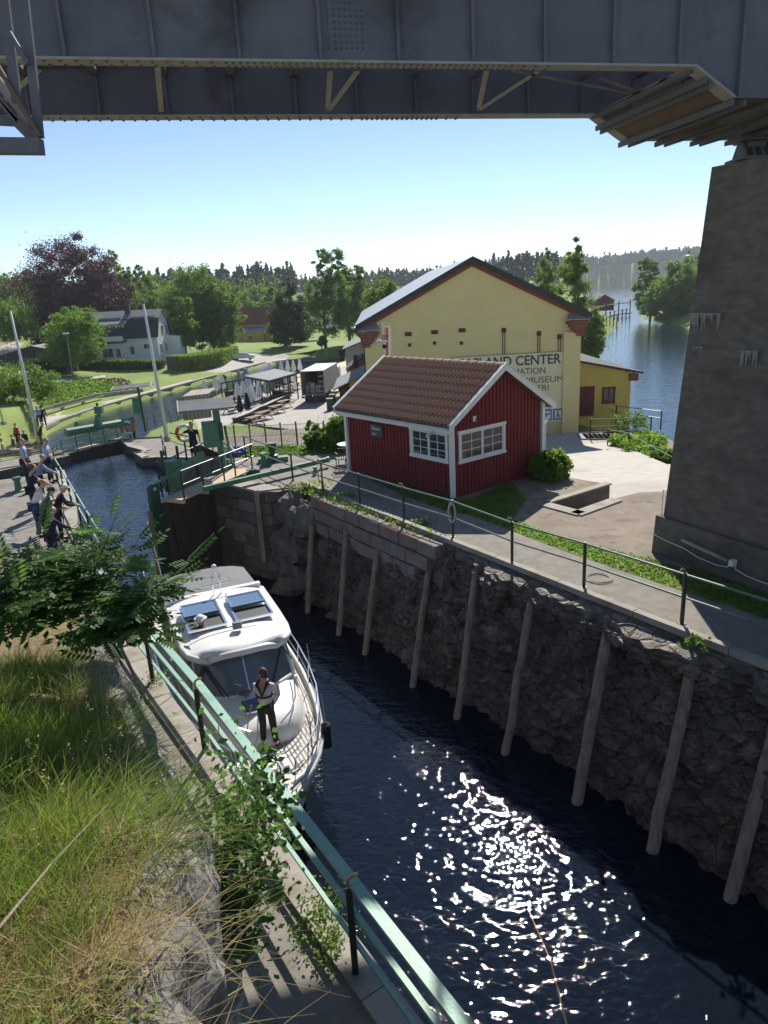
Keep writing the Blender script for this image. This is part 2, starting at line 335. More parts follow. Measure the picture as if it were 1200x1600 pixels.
def onland(x, y):
    d = ray(x, y); t0 = 18/d[1]; t = t0; c = np.array([0, 0, HC])
    while t < 3000:
        p = c+d*t
        if not pip(p[0], p[1], NEAR) and p[2] < max(gz(p[0], p[1]), WL2): break
        t += max(.4, t*.006)
    a, b = t-max(.4, t*.006), t
    for _ in range(8):
        m_ = (a+b)/2; p = c+d*m_
        if p[2] < max(gz(p[0], p[1]), WL2): b = m_
        else: a = m_
    p = c+d*b; return Vector((p[0], p[1], gz(p[0], p[1])))
na, nr = 260, 250
rows = []
for j in range(nr):
    r_ = 22*math.exp(math.log(4200/22)*j/(nr-1)); row = []
    for i in range(na):
        a = math.radians(-62+124*i/(na-1)); x, y = r_*math.sin(a), r_*math.cos(a)
        z = gz(x, y)
        if z > WL2 and z > -8 and r_ > 60: z += .35*fbm(Vector((x*.05, y*.05, 0)), 3)
        row.append((x, y, z))
    rows.append(row)
g = MB().grid(rows); me = g.mesh('ground', smooth=True); me.materials.append(M['land']); props(link('ground', me), kind='structure')
b_ = MB(); 
lw = MB().grid([[(x, y, WL2) for x in (-2500, -300, -60, 0, 60, 300, 2500)] for y in (30, 60, 120, 250, 600, 1500, 4500)]); me = lw.mesh('lake_water'); me.materials.append(M['lake']); props(link('lake_water', me), kind='structure')
# ---------------------------------------------------------------- lock setting
S = lambda *a: st(*a)
sheet('canal_water', [S(-14, -3)[:2], S(-14, 10.5)[:2], S(24, 10.5)[:2], S(26, 11.6)[:2], S(44, 12.8)[:2], S(49.2, 12.6)[:2], S(49.2, 3)[:2], S(45, -20)[:2], S(31, -20)[:2], S(31, -3)[:2]], WL1, M['canal'], 6, kind='structure')
# right quay upper surface (z=0)
def redge(s): return 11.05+.1*math.sin(s*.5)
qr = [S(s, 11.1) for s in (-14, 0, 6, 12, 21.6)]+[S(21.6, 10.0), S(22.1, 9.55), S(25.2, 8.9), S(25.3, 10.4), S(29, 10.9)]
back = [(-9.5, 34.5), (-4, 35.5), (3, 34.5), (6.2, 30), tuple(at(835, 737)[:2])]
# terrace edge with a sunken bay behind the cabin's right corner
bay = [tuple(at(x, y, 0)[:2]) for x, y in ((953, 752), (954, 782))]
nt1, nt2, nt3, nt4 = at(953, 757), at(858, 786), at(905, 801), at(960, 779)
right_ = [tuple(nt1[:2]), tuple(nt2[:2]), tuple(nt3[:2]), tuple(nt4[:2]), tuple(at(1000, 769)[:2]), tuple(at(1035, 768)[:2]), (15, 26), (24, 24), (24, -20)]
poly = [p[:2] for p in qr]+[tuple(p) for p in back]+right_
sheet('right_quay', poly, 0, M['dirt'], 1.5, kind='structure')
# gravel yard sloping down to the big building
def yard(x, y): return max(-3.2, -.75-max(0, y-25)*.139)
sheet('gravel_yard', [(3, 30), tuple(at(858, 790)[:2]), tuple(at(905, 806)[:2]), tuple(at(960, 790)[:2]), (15, 24), (21, 24), tuple(at(1040, 752, -2.2)[:2]), tuple(at(1000, 727, -2.8)[:2]), tuple(at(955, 690, -3.2)[:2]), (14.6, 46.2), (2, 46.2), (-2, 40)], yard, M['gravel'], 1., 0, kind='structure')
w_ = MB()
for a, b in ((nt1, nt2), (nt2, nt3), (nt3, nt4), (nt1, at(835, 740)), (nt4, at(1035, 768))):
    a, b = Vector(a), Vector(b); w_.quad(a+Vector((0, 0, -.004)), b+Vector((0, 0, -.004)), b+Vector((0, 0, -2.6)), a+Vector((0, 0, -2.6)))
w_.build('terrace_wall', M['pier'], kind='structure')
k_ = MB()
for a, b in ((nt2, nt3), (nt3, nt4)): k_.bar(a+Vector((-.15, -.2, .01)), b+Vector((0, -.2, .01)), .4, .07)
k_.bar(nt1+Vector((0, .12, .01)), nt2+Vector((0, .1, .01)), .25, .05)
k_.build('bay_kerb', M['concrete'], kind='structure')
# asphalt walk, grass strips, lawn
sheet('quay_path', [S(s, t)[:2] for s, t in ((-14, 11.15), (21.5, 11.15), (22, 9.8), (25, 9.1), (25.4, 10.3), (30, 11), (30, 13.5), (26, 16.6), (20, 16.6), (17.5, 13.2), (5, 12.75), (-14, 12.75))], 0, M['asphalt'], 2, .012, kind='structure')
sheet('grass_verge', [S(s, t)[:2] for s, t in ((-8, 12.7), (4, 12.8), (11, 12.75), (17.6, 13.1), (18, 13.9), (12, 13.5), (8, 13.35), (7.2, 14.4), (-8, 14.6))], 0, M['grass'], 2, .022, kind='structure')
lawn = [tuple(at(x, y)[:2]) for x, y in ((360, 716), (430, 712), (566, 708), (566, 696), (350, 701))]
sheet('lawn', lawn, 0, M['grass'], 2, .025, kind='structure')
# lower right quay ramp (z falls from 0 to -2.8)
def ramp(x, y):
    s = x*SX+y*SY; return -2.8*max(0, min(1, (s-28)/14))
rp = [S(25.3, 10.4), S(30, 11.2), S(44, 12.3), S(44.3, 11.6), S(46.5, 11.7), S(46.5, 12.4), S(49.0, 12.0), S(51.5, 12.2), S(51.5, 21), S(40, 23), S(31, 20), S(27, 14)]
sheet('lower_quay', [p[:2] for p in rp], ramp, M['asphalt'], 1.2, .004, kind='structure')
sheet('sloping_lawn', [S(s, t)[:2] for s, t in ((31, 14.2), (44, 15.2), (47.5, 14.8), (51.4, 14.9), (51.4, 20.8), (40, 22.8), (31, 19.6))], ramp, M['grass'], 1.2, .04, kind='structure')
lw_ = MB(); 
edge = [S(25.3, 10.4), S(30, 11.2), S(44, 12.3), S(44.3, 11.6), S(46.5, 11.7), S(46.5, 12.4), S(49.0, 12.0), S(51.5, 12.2)]
for a, b in zip(edge, edge[1:]):
    za, zb = ramp(a.x, a.y), ramp(b.x, b.y); lw_.quad((a.x, a.y, za), (b.x, b.y, zb), (b.x, b.y, -7), (a.x, a.y, -7))
lw_.build('basin_wall', M['wetwall'], kind='structure')
kk = MB()
for a, b in zip(edge, edge[1:]):
    n_ = (b-a).normalized().cross(Vector((0, 0, 1)))
    kk.bar(a+Vector((0, 0, ramp(a.x, a.y)+.02))+n_*.2, b+Vector((0, 0, ramp(b.x, b.y)+.02))+n_*.2, .45, .07)
kk.build('basin_coping', M['concrete'], kind='structure')
# outer slabs filling behind the lower quay down to the plaza
fl = MB(); oe = [(24, 24), (15, 26), *[tuple(p) for p in right_[5:6]], tuple(nt4[:2])]
bk = [S(51.5, 21), S(40, 23), S(31, 20), Vector((-9.5, 34.5, 0)), Vector((-4, 35.5, 0)), Vector((3, 34.5, 0)), Vector((7, 30.5, 0))]
fl.grid([[(p.x, p.y, ramp(p.x, p.y) if i < 3 else 0) for i, p in enumerate(bk)], [(p.x+1.5, p.y+5, -5.4) for p in bk]]); fl.build('quay_slope', M['grass'], kind='structure')
# left quay
lq = [S(s, t) for s, t in ((-14, 2.72), (11, 2.70), (17, 3.2), (22.7, 3.66), (26, 4.3), (31, 4.9), (31.5, 2), (31, -25), (-14, -25))]
sheet('left_quay', [p[:2] for p in lq], 0, M['asphalt'], 2, kind='structure')
lwq = MB()
for a, b in zip(lq[:8], lq[1:8]): lwq.quad(a, b, b+Vector((0, 0, -7)), a+Vector((0, 0, -7)))
lwq.build('left_lock_wall', M['wetwall'], kind='structure')
for i, (a, b) in enumerate(zip(lq[:5], lq[1:6])):   # kerb stones
    t_ = thing('kerb', 'pale worn concrete kerb on the left lock edge, stretch %s' % ('below the camera', 'beside the moored boat bow', 'by the leafy bush', 'at the spectators\' feet', 'at the far end of the left quay')[i], 'kerb', (a+b)/2)
    L_ = (b-a).length; n = max(1, int(L_/1.3)); d_ = (b-a)/n; kb = MB()
    nn = Vector((-d_.y, d_.x, 0)).normalized()
    km = MB().bar(-d_/2*.99, d_/2*.99, .34+.04*(i % 2), .07).mesh('kerb_stone'); km.materials.append(M['concrete'])
    rep('kerb_stone', km, t_, [a+d_*(k+.5)+nn*.16+Vector((0, 0, .03)) for k in range(n)])
# far landing across the basin, z = -2.8
fl_ = [S(49.3, 8.3), S(51.5, 8.3), S(51.5, 2), S(52, -8), S(50, -22), S(43.5, -22), S(45.8, -4), S(47.5, 3.2), S(49.0, 7.6)]
sheet('far_landing', [p[:2] for p in fl_], -2.8, M['asphalt'], 3, kind='structure')
fw = MB(); fo = [S(43.5, -22), S(45.8, -4), S(47.5, 3.2), S(49.0, 7.6), S(49.3, 8.3), S(51.5, 8.3), S(51.5, 2)]
for a, b in zip(fo, fo[1:]): fw.quad((a.x, a.y, -2.804), (b.x, b.y, -2.804), (b.x, b.y, -7), (a.x, a.y, -7))
fw.build('landing_wall', M['wetwall'], kind='structure')
sheet('landing_lawn', [S(51.2, 1)[:2], S(60, 2)[:2], S(62, -20)[:2], S(52, -24)[:2], S(49.8, -8)[:2]], lambda x, y: -2.75, M['grass'], 3, kind='structure')
# plaza, parking, tow path, lawns
sheet('plaza', [tuple(at(x, y, -5.2)[:2]) for x, y in ((300, 652), (320, 700), (420, 706), (600, 706), (600, 600), (548, 565), (541, 572), (470, 592), (386, 611), (312, 632))], -5.2, M['plaza'], 3, 0, kind='structure')
sheet('timber_boardwalk', [tuple(at(x, y, -5.2)[:2]) for x, y in ((541, 564), (548, 570), (478, 597), (398, 614), (392, 607), (466, 585))], -5.2, M['plank'], 3, .03, kind='structure')
sheet('parking', [tuple(onland(x, y)[:2]) for x, y in ((300, 584), (335, 577), (366, 560), (398, 553), (452, 556), (446, 564), (400, 578), (350, 588), (322, 592))], gz, M['plaza'], 2, .15, kind='structure')
lbk = [at(x, y, WL2) for x, y in leftbank_px[:9]]
def boff(k, d_):
    a, b = lbk[max(k-1, 0)], lbk[min(k+1, len(lbk)-1)]; u_ = (b-a).normalized(); return Vector((lbk[k].x-u_.y*d_, lbk[k].y+u_.x*d_, 0))
sheet('tow_path', [boff(k, .9)[:2] for k in range(9)]+[boff(k, 3.2 if k > 2 else 4.2)[:2] for k in range(8, -1, -1)], gz, M['gravel'], 1.5, .12, kind='structure')
sheet('garden_path', [tuple(onland(x, y)[:2]) for x, y in ((60, 592), (165, 587), (165, 591), (130, 594), (60, 602))], gz, M['gravel'], 2, .15, kind='structure')
sheet('road', [tuple(onland(x, y)[:2]) for x, y in ((-60, 560), (0, 543), (22, 535), (38, 538), (30, 548), (0, 562), (-60, 590))], gz, M['plaza'], 3, .25, kind='structure')
sheet('meadow', [tuple(onland(x, y)[:2]) for x, y in ((365, 551), (400, 541), (480, 533), (600, 531), (600, 545), (530, 548), (440, 555), (400, 552))], gz, M['grass'], 5, .15, kind='structure')
# left bank quay revetment with stones
lb = [at(x, y, WL2) for x, y in leftbank_px]; rv = MB()
for a, b in zip(lb, lb[1:]):
    a2, b2 = a+Vector((-.9, .3, .5)), b+Vector((-.9, .3, .5)); rv.quad(a+Vector((0, 0, -.5)), b+Vector((0, 0, -.5)), b2, a2)
rv.build('revetment', M['rocklight'], kind='structure')
for i in range(0, len(lb)-3):
    a, b = lb[i], lb[i+1]; n = int((b-a).length/2.2)
    if i == 0: t_ = thing('stone_edging', 'line of pale quay stones along the far green pond bank', 'stone edging', a)
    sm = MB().bar(-(b-a)/n*.48, (b-a)/n*.48, .7, .35).mesh('stone'); sm.materials.append(M['concrete'])
    rep('stone', sm, t_, [a+(b-a)*(k+.5)/n+Vector((-.9, .3, .55)) for k in range(n)])
# ---------------------------------------------------------------- right lock wall: rock, masonry, abutment
UP_ = Vector((0, 0, 1))
def rockwall():
    rows = []; ns, nz = 470, 96
    for i in range(ns+1):
        s = -8+29.8*i/ns; row = []
        for j in range(nz+1):
            k = j/nz; z = -.14-3.9*k; base = 10.93-1.6*k**1.1
            if s > 13.4: z = min(z, -.14-(.86 if s < 20.2 else .2)*min(1, (s-13.4)/.8)*(1-k))
            p = Vector((s*.9+z*.35, z*.8, 3.3)); d = fbm(p*.55, 5)*.17; vd = noise.voronoi(Vector((s*1.15+z*.75, (z-s*.42)*1.7, 2)))[0]; d += .13*(.5-vd[0])+.14*max(-.3, -.06/(vd[1]-vd[0]+.05)); vd = noise.voronoi(Vector((s*3.2+z*2, (z-s*.42)*5.2, 6)))[0]; d += .06*(.5-vd[0])*2-.03*(vd[1]-vd[0] < .12)
            q = Vector((s*1.2+z*1.1, (z-s*.45)*2.6, 1.7)); d += .12*abs(fbm(q, 4)); c = noise.cell(Vector((s*1.1+z*.6, (z-s*.3)*1.3, 4))); d += (c-.5)*.12
            c = noise.cell(Vector((s*3.1+z*2, (z-s*.5)*3.9, 9))); d += (c-.5)*.045
            if 19.6 < s: d -= .35*min(1, (s-19.6)/1.2)*(1-abs(k-.5))
            amp = min(1, .25+k*5) if j else .3
            row.append(S(s, base-d*amp-(.12 if 3 < j < 9 else 0), z+.05*fbm(Vector((s*2, 5, k*9)), 3)))
        rows.append(row)
    for i, row in enumerate(rows):
        s = -8+29.8*i/ns
        if s < 13.4:
            lip = max(0, .22+.5*noise.noise(Vector((s*.75, 3, 1)))+.2*noise.noise(Vector((s*3, 1, 8))))
            for j in range(9): row[j] = row[j]-Vector((NX, NY, 0))*lip*(1-j/9)**.5-UP_*(.10*noise.noise(Vector((s*2.5, j*.7, 2)))+.05)
    # crumbling lip at the top
    for i, row in enumerate(rows):
        s = -8+29.8*i/ns; row.insert(0, S(s, 11.12, -.05+.0*s)); row.insert(1, S(s, 11.0+.03*noise.noise(Vector((s*3, 0, 0))), -.08))
    mb = MB().grid(rows); me = mb.mesh('rock_wall'); me.materials.append(M['rock']); return props(link('rock_wall', me), kind='structure')
rockwall()
mw = thing('masonry_wall', 'dressed granite masonry courses topping the rock lock wall below the red cabin', 'stone wall', S(17, 10.9, -1))
hw = random.Random(3); s0 = 13.7
for course in range(3):
    z1 = -.04-.40*course; s = 13.75+.35*course+.2*hw.random(); 
    while s < 20.2:
        L_ = hw.uniform(.55, 1.05); L_ = min(L_, 20.5-s)
        if L_ > .25:
            ins = hw.uniform(0, .05); bb = MB().bar(S(s+.012, 10.95+.03-ins*0, z1-.195), S(s+L_-.012, 10.95+.03, z1-.195), .55+ins+.12*course*0, .375)
            o = bb.build('stone_block', M['pinkstone'] if hw.random() < .45 else M['stone'], mw, bevel=.02)
            o.location = Vector((NX, NY, 0))*(-.05*course-ins-.02)
        s += L_
mc = MB().slab([S(13.7, 11.1, -.1), S(20.5, 11.1, -.1), S(20.5, 10.75, -1.35), S(13.7, 10.75, -1.35)], (.3, .2, 0)); mc.build('mortar_backing', M['wetwall'], mw)
# abutment of coursed blocks beside the gate
ab = thing('gate_abutment', 'weathered block abutment wall beside the open lock gate', 'stone wall', S(23.5, 9.3, -3.6))
def wallblocks(pa, pb, z0, z1, n, nrow, th, mats, parent, batter=0):
    d_ = (pb-pa); L_ = d_.length; u_ = d_/L_; nn = Vector((u_.y, -u_.x, 0)); h = (z1-z0)/nrow
    for r in range(nrow):
        xs = 0; 
        if r % 2: xs = -L_/n/2
        while xs < L_:
            w0 = L_/n*hw.uniform(.85, 1.15); a, b = max(xs, 0), min(xs+w0, L_); xs += w0
            if b-a < .12: continue
            out = hw.uniform(-.02, .02)-batter*(1-r/nrow)
            c0 = pa+u_*(a+.01)+nn*(out+th/2); c1 = pa+u_*(b-.01)+nn*(out+th/2); zz = z0+h*(r+.5)
            MB().bar(Vector((c0.x, c0.y, zz)), Vector((c1.x, c1.y, zz)), th, h-.02).build('stone_block', hw.choice(mats), parent, bevel=.015)
pA, pB = S(25.1, 8.75), S(22.15, 9.55)
wallblocks(pB, pA, -3.9, -.02, 3.2, 9, .5, [M['wetwall'], M['wetwall'], M['stone']], ab)
wallblocks(S(21.75, 10.4), pB, -3.9, -.02, 1, 9, .5, [M['wetwall'], M['stone']], ab)
cp = MB().prism([p[:2] for p in (S(22.05, 9.45), S(25.25, 8.68), S(25.3, 9.3), S(22.2, 10.2), S(21.7, 10.5))], -.03, .05); cp.build('coping', M['concrete'], ab)
# boulders between masonry and abutment
for i, (s, t, z, r) in enumerate(((20.9, 10.45, -.9, .75), (21.2, 10.25, -2.0, .9), (20.7, 10.0, -3.0, .85), (21.3, 10.35, -.35, .45))):
    me = MB().ball(S(s, t, z), r, 18, 12, (1, 1, .85)); 
    me.v = [tuple(Vector(v)+(Vector(v)-S(s, t, z)).normalized()*(.30*fbm(Vector(v)*1.3, 4)+.12*(noise.cell(Vector(v)*1.6)-.5))) for v in me.v]
    me.build('boulder', M['wetwall'], label=('dark rounded boulder bulging high in the lock wall right of the gate abutment', 'large dark boulder midway down beside the gate abutment', 'lowest dark boulder at the waterline by the gate abutment', 'small boulder under the railing post beside the abutment')[i], cat='boulder', group='boulders in the lock wall', smooth=False)
# quay edge beam on the right side
eb = thing('edge_beam', 'thin concrete edge beam under the right railing above the rock wall', 'kerb', S(4, 11.12, 0))
km = MB().bar(S(0, 0)-S(.99, 0), S(.99, 0), .16, .13).mesh('kerb_stone'); km.materials.append(M['concrete'])
rep('kerb_stone', km, eb, [S(-9+2*k, 11.15, .02) for k in range(16)])
# timber fenders
tt = [((490, 785), (484, 955)), ((545, 805), (533, 990)), ((597, 825), (573, 1020)), ((678, 850), (648, 1070)), ((747, 890), (718, 1120)), ((835, 922), (793, 1175)), ((955, 972), (905, 1250)), ((1090, 1018), (1022, 1325)), ((1232, 1065), (1145, 1400))]
who = ['first timber fender right of the boulders, darkest and thinnest', 'timber fender second from the abutment under masonry', 'timber fender third from the abutment, leaning left', 'timber fender at the right end of the masonry courses', 'pale timber fender at the start of bare rock', 'timber fender between two rock ledges, left of pale split ledge', 'thick timber fender below the pale jagged rock ledge', 'timber fender under the railing post by the pier shadow', 'timber fender cut by the right edge of the picture']
for i, (a, b) in enumerate(tt):
    top = at(*a, -.3); bot = at(*b, WL1)
    d_ = (bot-top)*.1; bot = bot+d_; o_ = Vector((-NX, -NY, 0))*.06; pts = []; rr = []
    for k in range(9):
        f_ = k/8; p = top.lerp(bot, f_)+o_+Vector((noise.noise(Vector((i*3, k*.6, 0)))*.04, noise.noise(Vector((i*3, k*.6, 5)))*.04, 0))
        pts.append(p); rr.append((.092 if k else .075)+.02*noise.noise(Vector((k, i, 2)))+(.02 if i > 5 else 0))
    t_ = thing('timber_fender', who[i], 'post', pts[-1], 'timber fenders on the lock wall')
    MB().tube(pts, rr, 9).build('log', M['timber'], t_, smooth=False)
    MB().bar(pts[0]+Vector((0, 0, -.12))-o_*.5, pts[0]+Vector((.3, .25, -.1)), .05, .05).build('anchor_bolt', M['rust'], t_)
    if i == 0: MB().box(S(22.0, 9.38, -1.2), (.16, .16, 2.6)).build('timber_fender', M['timber'], label='squared timber fender fixed at the corner of the gate abutment', cat='post', group='timber fenders on the lock wall')
# ---------------------------------------------------------------- embankment under the camera
CR = [(-6, .2, 4.9), (-1, .45, 4.5), (1.8, .45, 4.05), (2.7, .58, 3.95), (4.0, .80, 3.5), (6.9, 1.25, 2.8), (9.5, 1.55, 2.1), (11.8, 1.72, 1.6), (16, 1.75, .9), (19.8, 1.6, .35), (25, 1.5, .02)]
def crest(s):
    for a, b in zip(CR, CR[1:]):
        if s <= b[0]: f_ = max(0, (s-a[0])/(b[0]-a[0])); return a[1]+(b[1]-a[1])*f_, a[2]+(b[2]-a[2])*f_
    return CR[-1][1:]
def bankz(s, t):
    ct, cz = crest(s); e = ct-t
    if e >= 0: z = cz*(1+.0*e)+.10*min(e, 8)*min(1, cz/3)
    else: z = cz*(1-(min(-e/ .55, 1))**1.3)
    return z
def bank_pt(s, t):
    z = bankz(s, t); ct, cz = crest(s); p = Vector((s*1.1, t*1.1, z)); am = min(1, cz/2.5)
    z += am*.16*fbm(p*1.2, 4); dt = 0
    if ct-.9 < t: dt = am*(.15*fbm(Vector((s*1.1, z*1.3, 7)), 4)+.07*(noise.cell(Vector((s*2.3, z*2.6, 3)))-.5))
    return S(s, t+dt, z-.05)
rows = []
for i in range(241):
    s = -5+30*i/240; ct, cz = crest(s); ts = list(np.linspace(ct-9, ct-1, 16))+list(np.linspace(ct-.9, ct+.62, 26))
    rows.append([bank_pt(s, t) for t in ts])
nl = 28
mb = MB().grid([r[:nl+1] for r in rows]); me = mb.mesh('bank_soil', smooth=True); me.materials.append(mat('bank_soil', (.22, .165, .085), (.36, .28, .15), 9, .97, 1, 40, c3=(.11, .12, .04), s3=2, t3=.5, dist=.05)); props(link('bank_soil', me), kind='structure')
mb = MB().grid([r[nl:] for r in rows]); me = mb.mesh('rock_face'); me.materials.append(M['rocklight']); props(link('rock_face', me), kind='structure')
# ================================================================ PIER
UP = Vector((0, 0, 1))
C0 = at(1017, 863); dP = (at(1200, 933)-C0); dP.z = 0; dP.normalize(); nP = Vector((dP.y, -dP.x, 0))   # nP points to the camera side
if nP.y > 0: nP = -nP
bP = -nP
PT = 8.45
pier = thing('bridge_pier', 'huge battered concrete bridge pier with stained board marks at the right', 'bridge pier', C0)
def frustum(a, L, W, z0, z1, bx, by):
    ba = Vector(a); lo = [ba, ba+dP*L, ba+dP*L+bP*W, ba+bP*W]
    hi = [ba+dP*bx+bP*by, ba+dP*(L-bx)+bP*by, ba+dP*(L-bx)+bP*(W-by), ba+dP*bx+bP*(W-by)]
    return [Vector((p.x, p.y, z0)) for p in lo], [Vector((p.x, p.y, z1)) for p in hi]
plo, phi = frustum(C0, 10.5, 4.2, -.3, .95, .04, .04); mb = MB(); mb.add(plo+phi, [(3, 2, 1, 0), (4, 5, 6, 7), (0, 1, 5, 4), (1, 2, 6, 5), (2, 3, 7, 6), (3, 0, 4, 7)])
mb.build('plinth', M['pier'], pier)
nl_ = 11; A0 = C0+dP*.18+bP*.14
for k in range(nl_):
    z0, z1 = .95+(PT-.95)*k/nl_, .95+(PT-.95)*(k+1)/nl_-.003
    def o_(z): return (z-.95)*.048
    a = A0; lo, _ = frustum(a+dP*o_(z0)+bP*o_(z0)*.8, 10.2-2*o_(z0), 3.9-1.6*o_(z0), z0, z0, 0, 0); hi, _ = frustum(a+dP*o_(z1)+bP*o_(z1)*.8, 10.2-2*o_(z1), 3.9-1.6*o_(z1), z1, z1, 0, 0)
    mb = MB(); mb.add(lo+hi, [(3, 2, 1, 0), (4, 5, 6, 7), (0, 1, 5, 4), (1, 2, 6, 5), (2, 3, 7, 6), (3, 0, 4, 7)]); mb.build('concrete_lift', M['pier'], pier)
# white lime runs
def facept(u, z): return A0+dP*(u)+bP*((z-.95)*.048*.8-.004)+UP*z
rs = random.Random(5)
for (x, y, w_, h_) in ((1080, 489, .75, .45), (1082, 541, .28, .1), (1156, 547, .42, .35), (1062, 741, 1.3, .25), (1122, 755, .2, .2)):
    p = onplane(x, y, facept(0, 3), nP); mb = MB(); n = int(w_/.035)
    for k in range(n):
        q = p+dP*(w_*k/n); l = h_*(rs.random()**2)*.9+.03; q = q+bP*0+nP*.012
        mb.slab([q, q+dP*.04, q+dP*.03-UP*l+bP*0, q+dP*.012-UP*l], nP*.006)
    mb.build('lime_run', M['piers'], pier)
cnd = thing('wall_lamp', 'pale strip lamp with white junction box and cable on the pier foot', 'lamp', onplane(1112, 858, facept(0, 1), nP))
a, b = onplane(1076, 841, facept(0, 1), nP)+nP*.2, onplane(1148, 873, facept(0, 1), nP)+nP*.2
MB().bar(a, b, .07, .06).build('lamp_tube', M['concrete'], cnd)
c = onplane(1156, 876, facept(0, 1), nP)+nP*.22; MB().box(c, (.1, .14, .13), math.atan2(dP.y, dP.x)).build('junction_box', M['white'], cnd)
cable = [onplane(x, y, facept(0, 1), nP)+nP*.2 for x, y in ((1030, 832), (1050, 842), (1080, 855), (1100, 868), (1130, 880), (1145, 883), (1156, 878), (1160, 887), (1175, 896), (1200, 906), (1230, 916))]
MB().tube(cable, .011, 5).build('cable', M['white'], cnd)
MB().tube([A0+nP*.03-dP*.03+UP*z for z in (.9, 1.6)], .012, 5).build('cable', M['white'], cnd)
# ================================================================ BRIDGE
k_ = .864
def sc_(p): return Vector((0, 0, HC))+(Vector(p)-Vector((0, 0, HC)))*k_
ZB = HC+(10.3-HC)*k_
nA, nB = at(50, 95, ZB), at(1080, 105, ZB); fA, fB = at(65, 182, ZB), at(925, 180, ZB)
dB = (nB-nA).normalized(); fd = (fB-fA).normalized(); dB = ((dB+fd)/2).normalized(); nBr = Vector((-dB.y, dB.x, 0))
bridge = thing('steel_bridge', 'riveted grey steel plate girder bridge crossing overhead', 'bridge', Vector((nA.x, nA.y, ZB)))
DEP = 1.75
O_n = nB; O_f = nB+nBr*((fB-nB).dot(nBr))
def gp(O, u, z, v=0): return O+dB*u+nBr*v+UP*(z-ZB)
haun_n = onplane(1140, 152, nB, nBr); haun_f = onplane(975, 218, O_f, nBr)
zh = (haun_n.z+haun_f.z)/2; un = (haun_n-nB).dot(dB); uf0 = (fB-O_f).dot(dB); uf1 = (haun_f-O_f).dot(dB)
print('bridge ZB', ZB, 'zh', zh, haun_n.z, haun_f.z, un, uf0, uf1, 'sep', (O_f-nB).dot(nBr))
u_h = (0+uf0)/2
tl_, tm_, tr2 = (onplane(x, 0, nB, nBr) for x in (0, 600, 1200)); uL, uM, uR = ((p-nB).dot(dB) for p in (tl_, tm_, tr2))
def ztop(u): return float(np.interp(u, [-22, uL, uM, uR, 9], [tl_.z+.12, tl_.z+.12, tm_.z+.12, tr2.z+.15, tr2.z+.3]))  # unseen top edge held low to cut the girder shadow on the bank
print('ztop', uL, uM, uR, tl_.z, tm_.z, tr2.z)
def girder(O, ua, ub, name_side, sgn):
    web = MB().slab([gp(O, -22, ZB), gp(O, ua, ZB), gp(O, ub, zh), gp(O, 8, zh), gp(O, 8, ztop(8)), gp(O, uR, ztop(uR)), gp(O, uM, ztop(uM)), gp(O, uL, ztop(uL)), gp(O, -22, ztop(-22))], nBr*.02)
    web.build('web_plate', M['steel'], bridge)
    fl = MB().bar(gp(O, -22, ZB-.012), gp(O, ua+.02, ZB-.012), .30, .035); fl.build('bottom_flange', M['steell'], bridge)
    MB().bar(gp(O, ua, ZB-.012), gp(O, ub, zh-.012), .30, .035).build('haunch_flange', M['steell'], bridge)
    MB().bar(gp(O, ub, zh-.012), gp(O, 8, zh-.012), .30, .035).build('bottom_flange', M['steel'], bridge)
    MB().bar(gp(O, -22, ZB+.09, -.02*sgn), gp(O, ua, ZB+.09, -.02*sgn), .05, .14).build('flange_angle', M['steel'], bridge)
    for q, r in ((-22, uL), (uL, uM), (uM, uR), (uR, 8)): MB().bar(gp(O, q, ztop(q)), gp(O, r, ztop(r)), .34, .05).build('top_flange', M['steel'], bridge)
    for k in range(-18, 6):
        u = k*1.22-.3; zb_ = ZB+.02 if u < ua else zh+.02
        MB().bar(gp(O, u, zb_, -.06), gp(O, u, ztop(u)-.03, -.03), .10, .05, up=dB).build('stiffener', M['steel'], bridge)
    rv = MB()
    u = -21.9
    while u < ua-.1:
        dens = .105 if (u > -8 and u < -3.4 and sgn > 0) or (-3.6 > u > -5.2 and sgn < 0) else .21
        if not (sgn > 0 and u > -2.6) and not (sgn < 0 and u > -3.0):
            for v in (-.10, .10) if sgn > 0 else (-.10, .1): rv.ball(gp(O, u+(.04 if v > 0 else 0), ZB-.035, v), .028, 6, 3)
        u += dens
    rv.build('rivet', M['steel'], bridge, kind='stuff')
girder(O_n, 0, un, 'near', 1); girder(O_f, uf0, uf1, 'far', -1)
sep = (O_f-nB).dot(nBr)
# rivet field on a splice plate of the near web
rv = MB()
for i in range(6):
    for j in range(9): rv.ball(gp(O_n, -6.15+.085*i, ZB+.2+.085*j, -.02), .02, 6, 3)
rv.build('splice_rivet', M['steel'], bridge, kind='stuff'); MB().slab([gp(O_n, -6.25, ZB+.16, -.005), gp(O_n, -5.65, ZB+.16, -.005), gp(O_n, -5.65, ZB+1.0, -.005), gp(O_n, -6.25, ZB+1.0, -.005)], -nBr*.012).build('splice_plate', M['steel'], bridge)
# lateral bracing under the deck
def brace(px1, px2, wd=.09, mt='steell'):
    MB().bar(at(*px1, ZB+.05), at(*px2, ZB+.05), wd, .02).build('brace', M[mt], bridge)
for a, b in (((246, 104), (252, 174)), ((558, 112), (514, 172)), ((516, 112), (512, 168)), ((840, 112), (748, 172)), ((760, 112), (748, 168)), ((1072, 108), (930, 178)), ((60, 110), (-20, 180))): brace(a, b)
for a, b in (((800, 110), (1010, 150)), ((1040, 120), (1010, 152)), ((940, 122), (1015, 150))): brace(a, b, .1, 'steel')
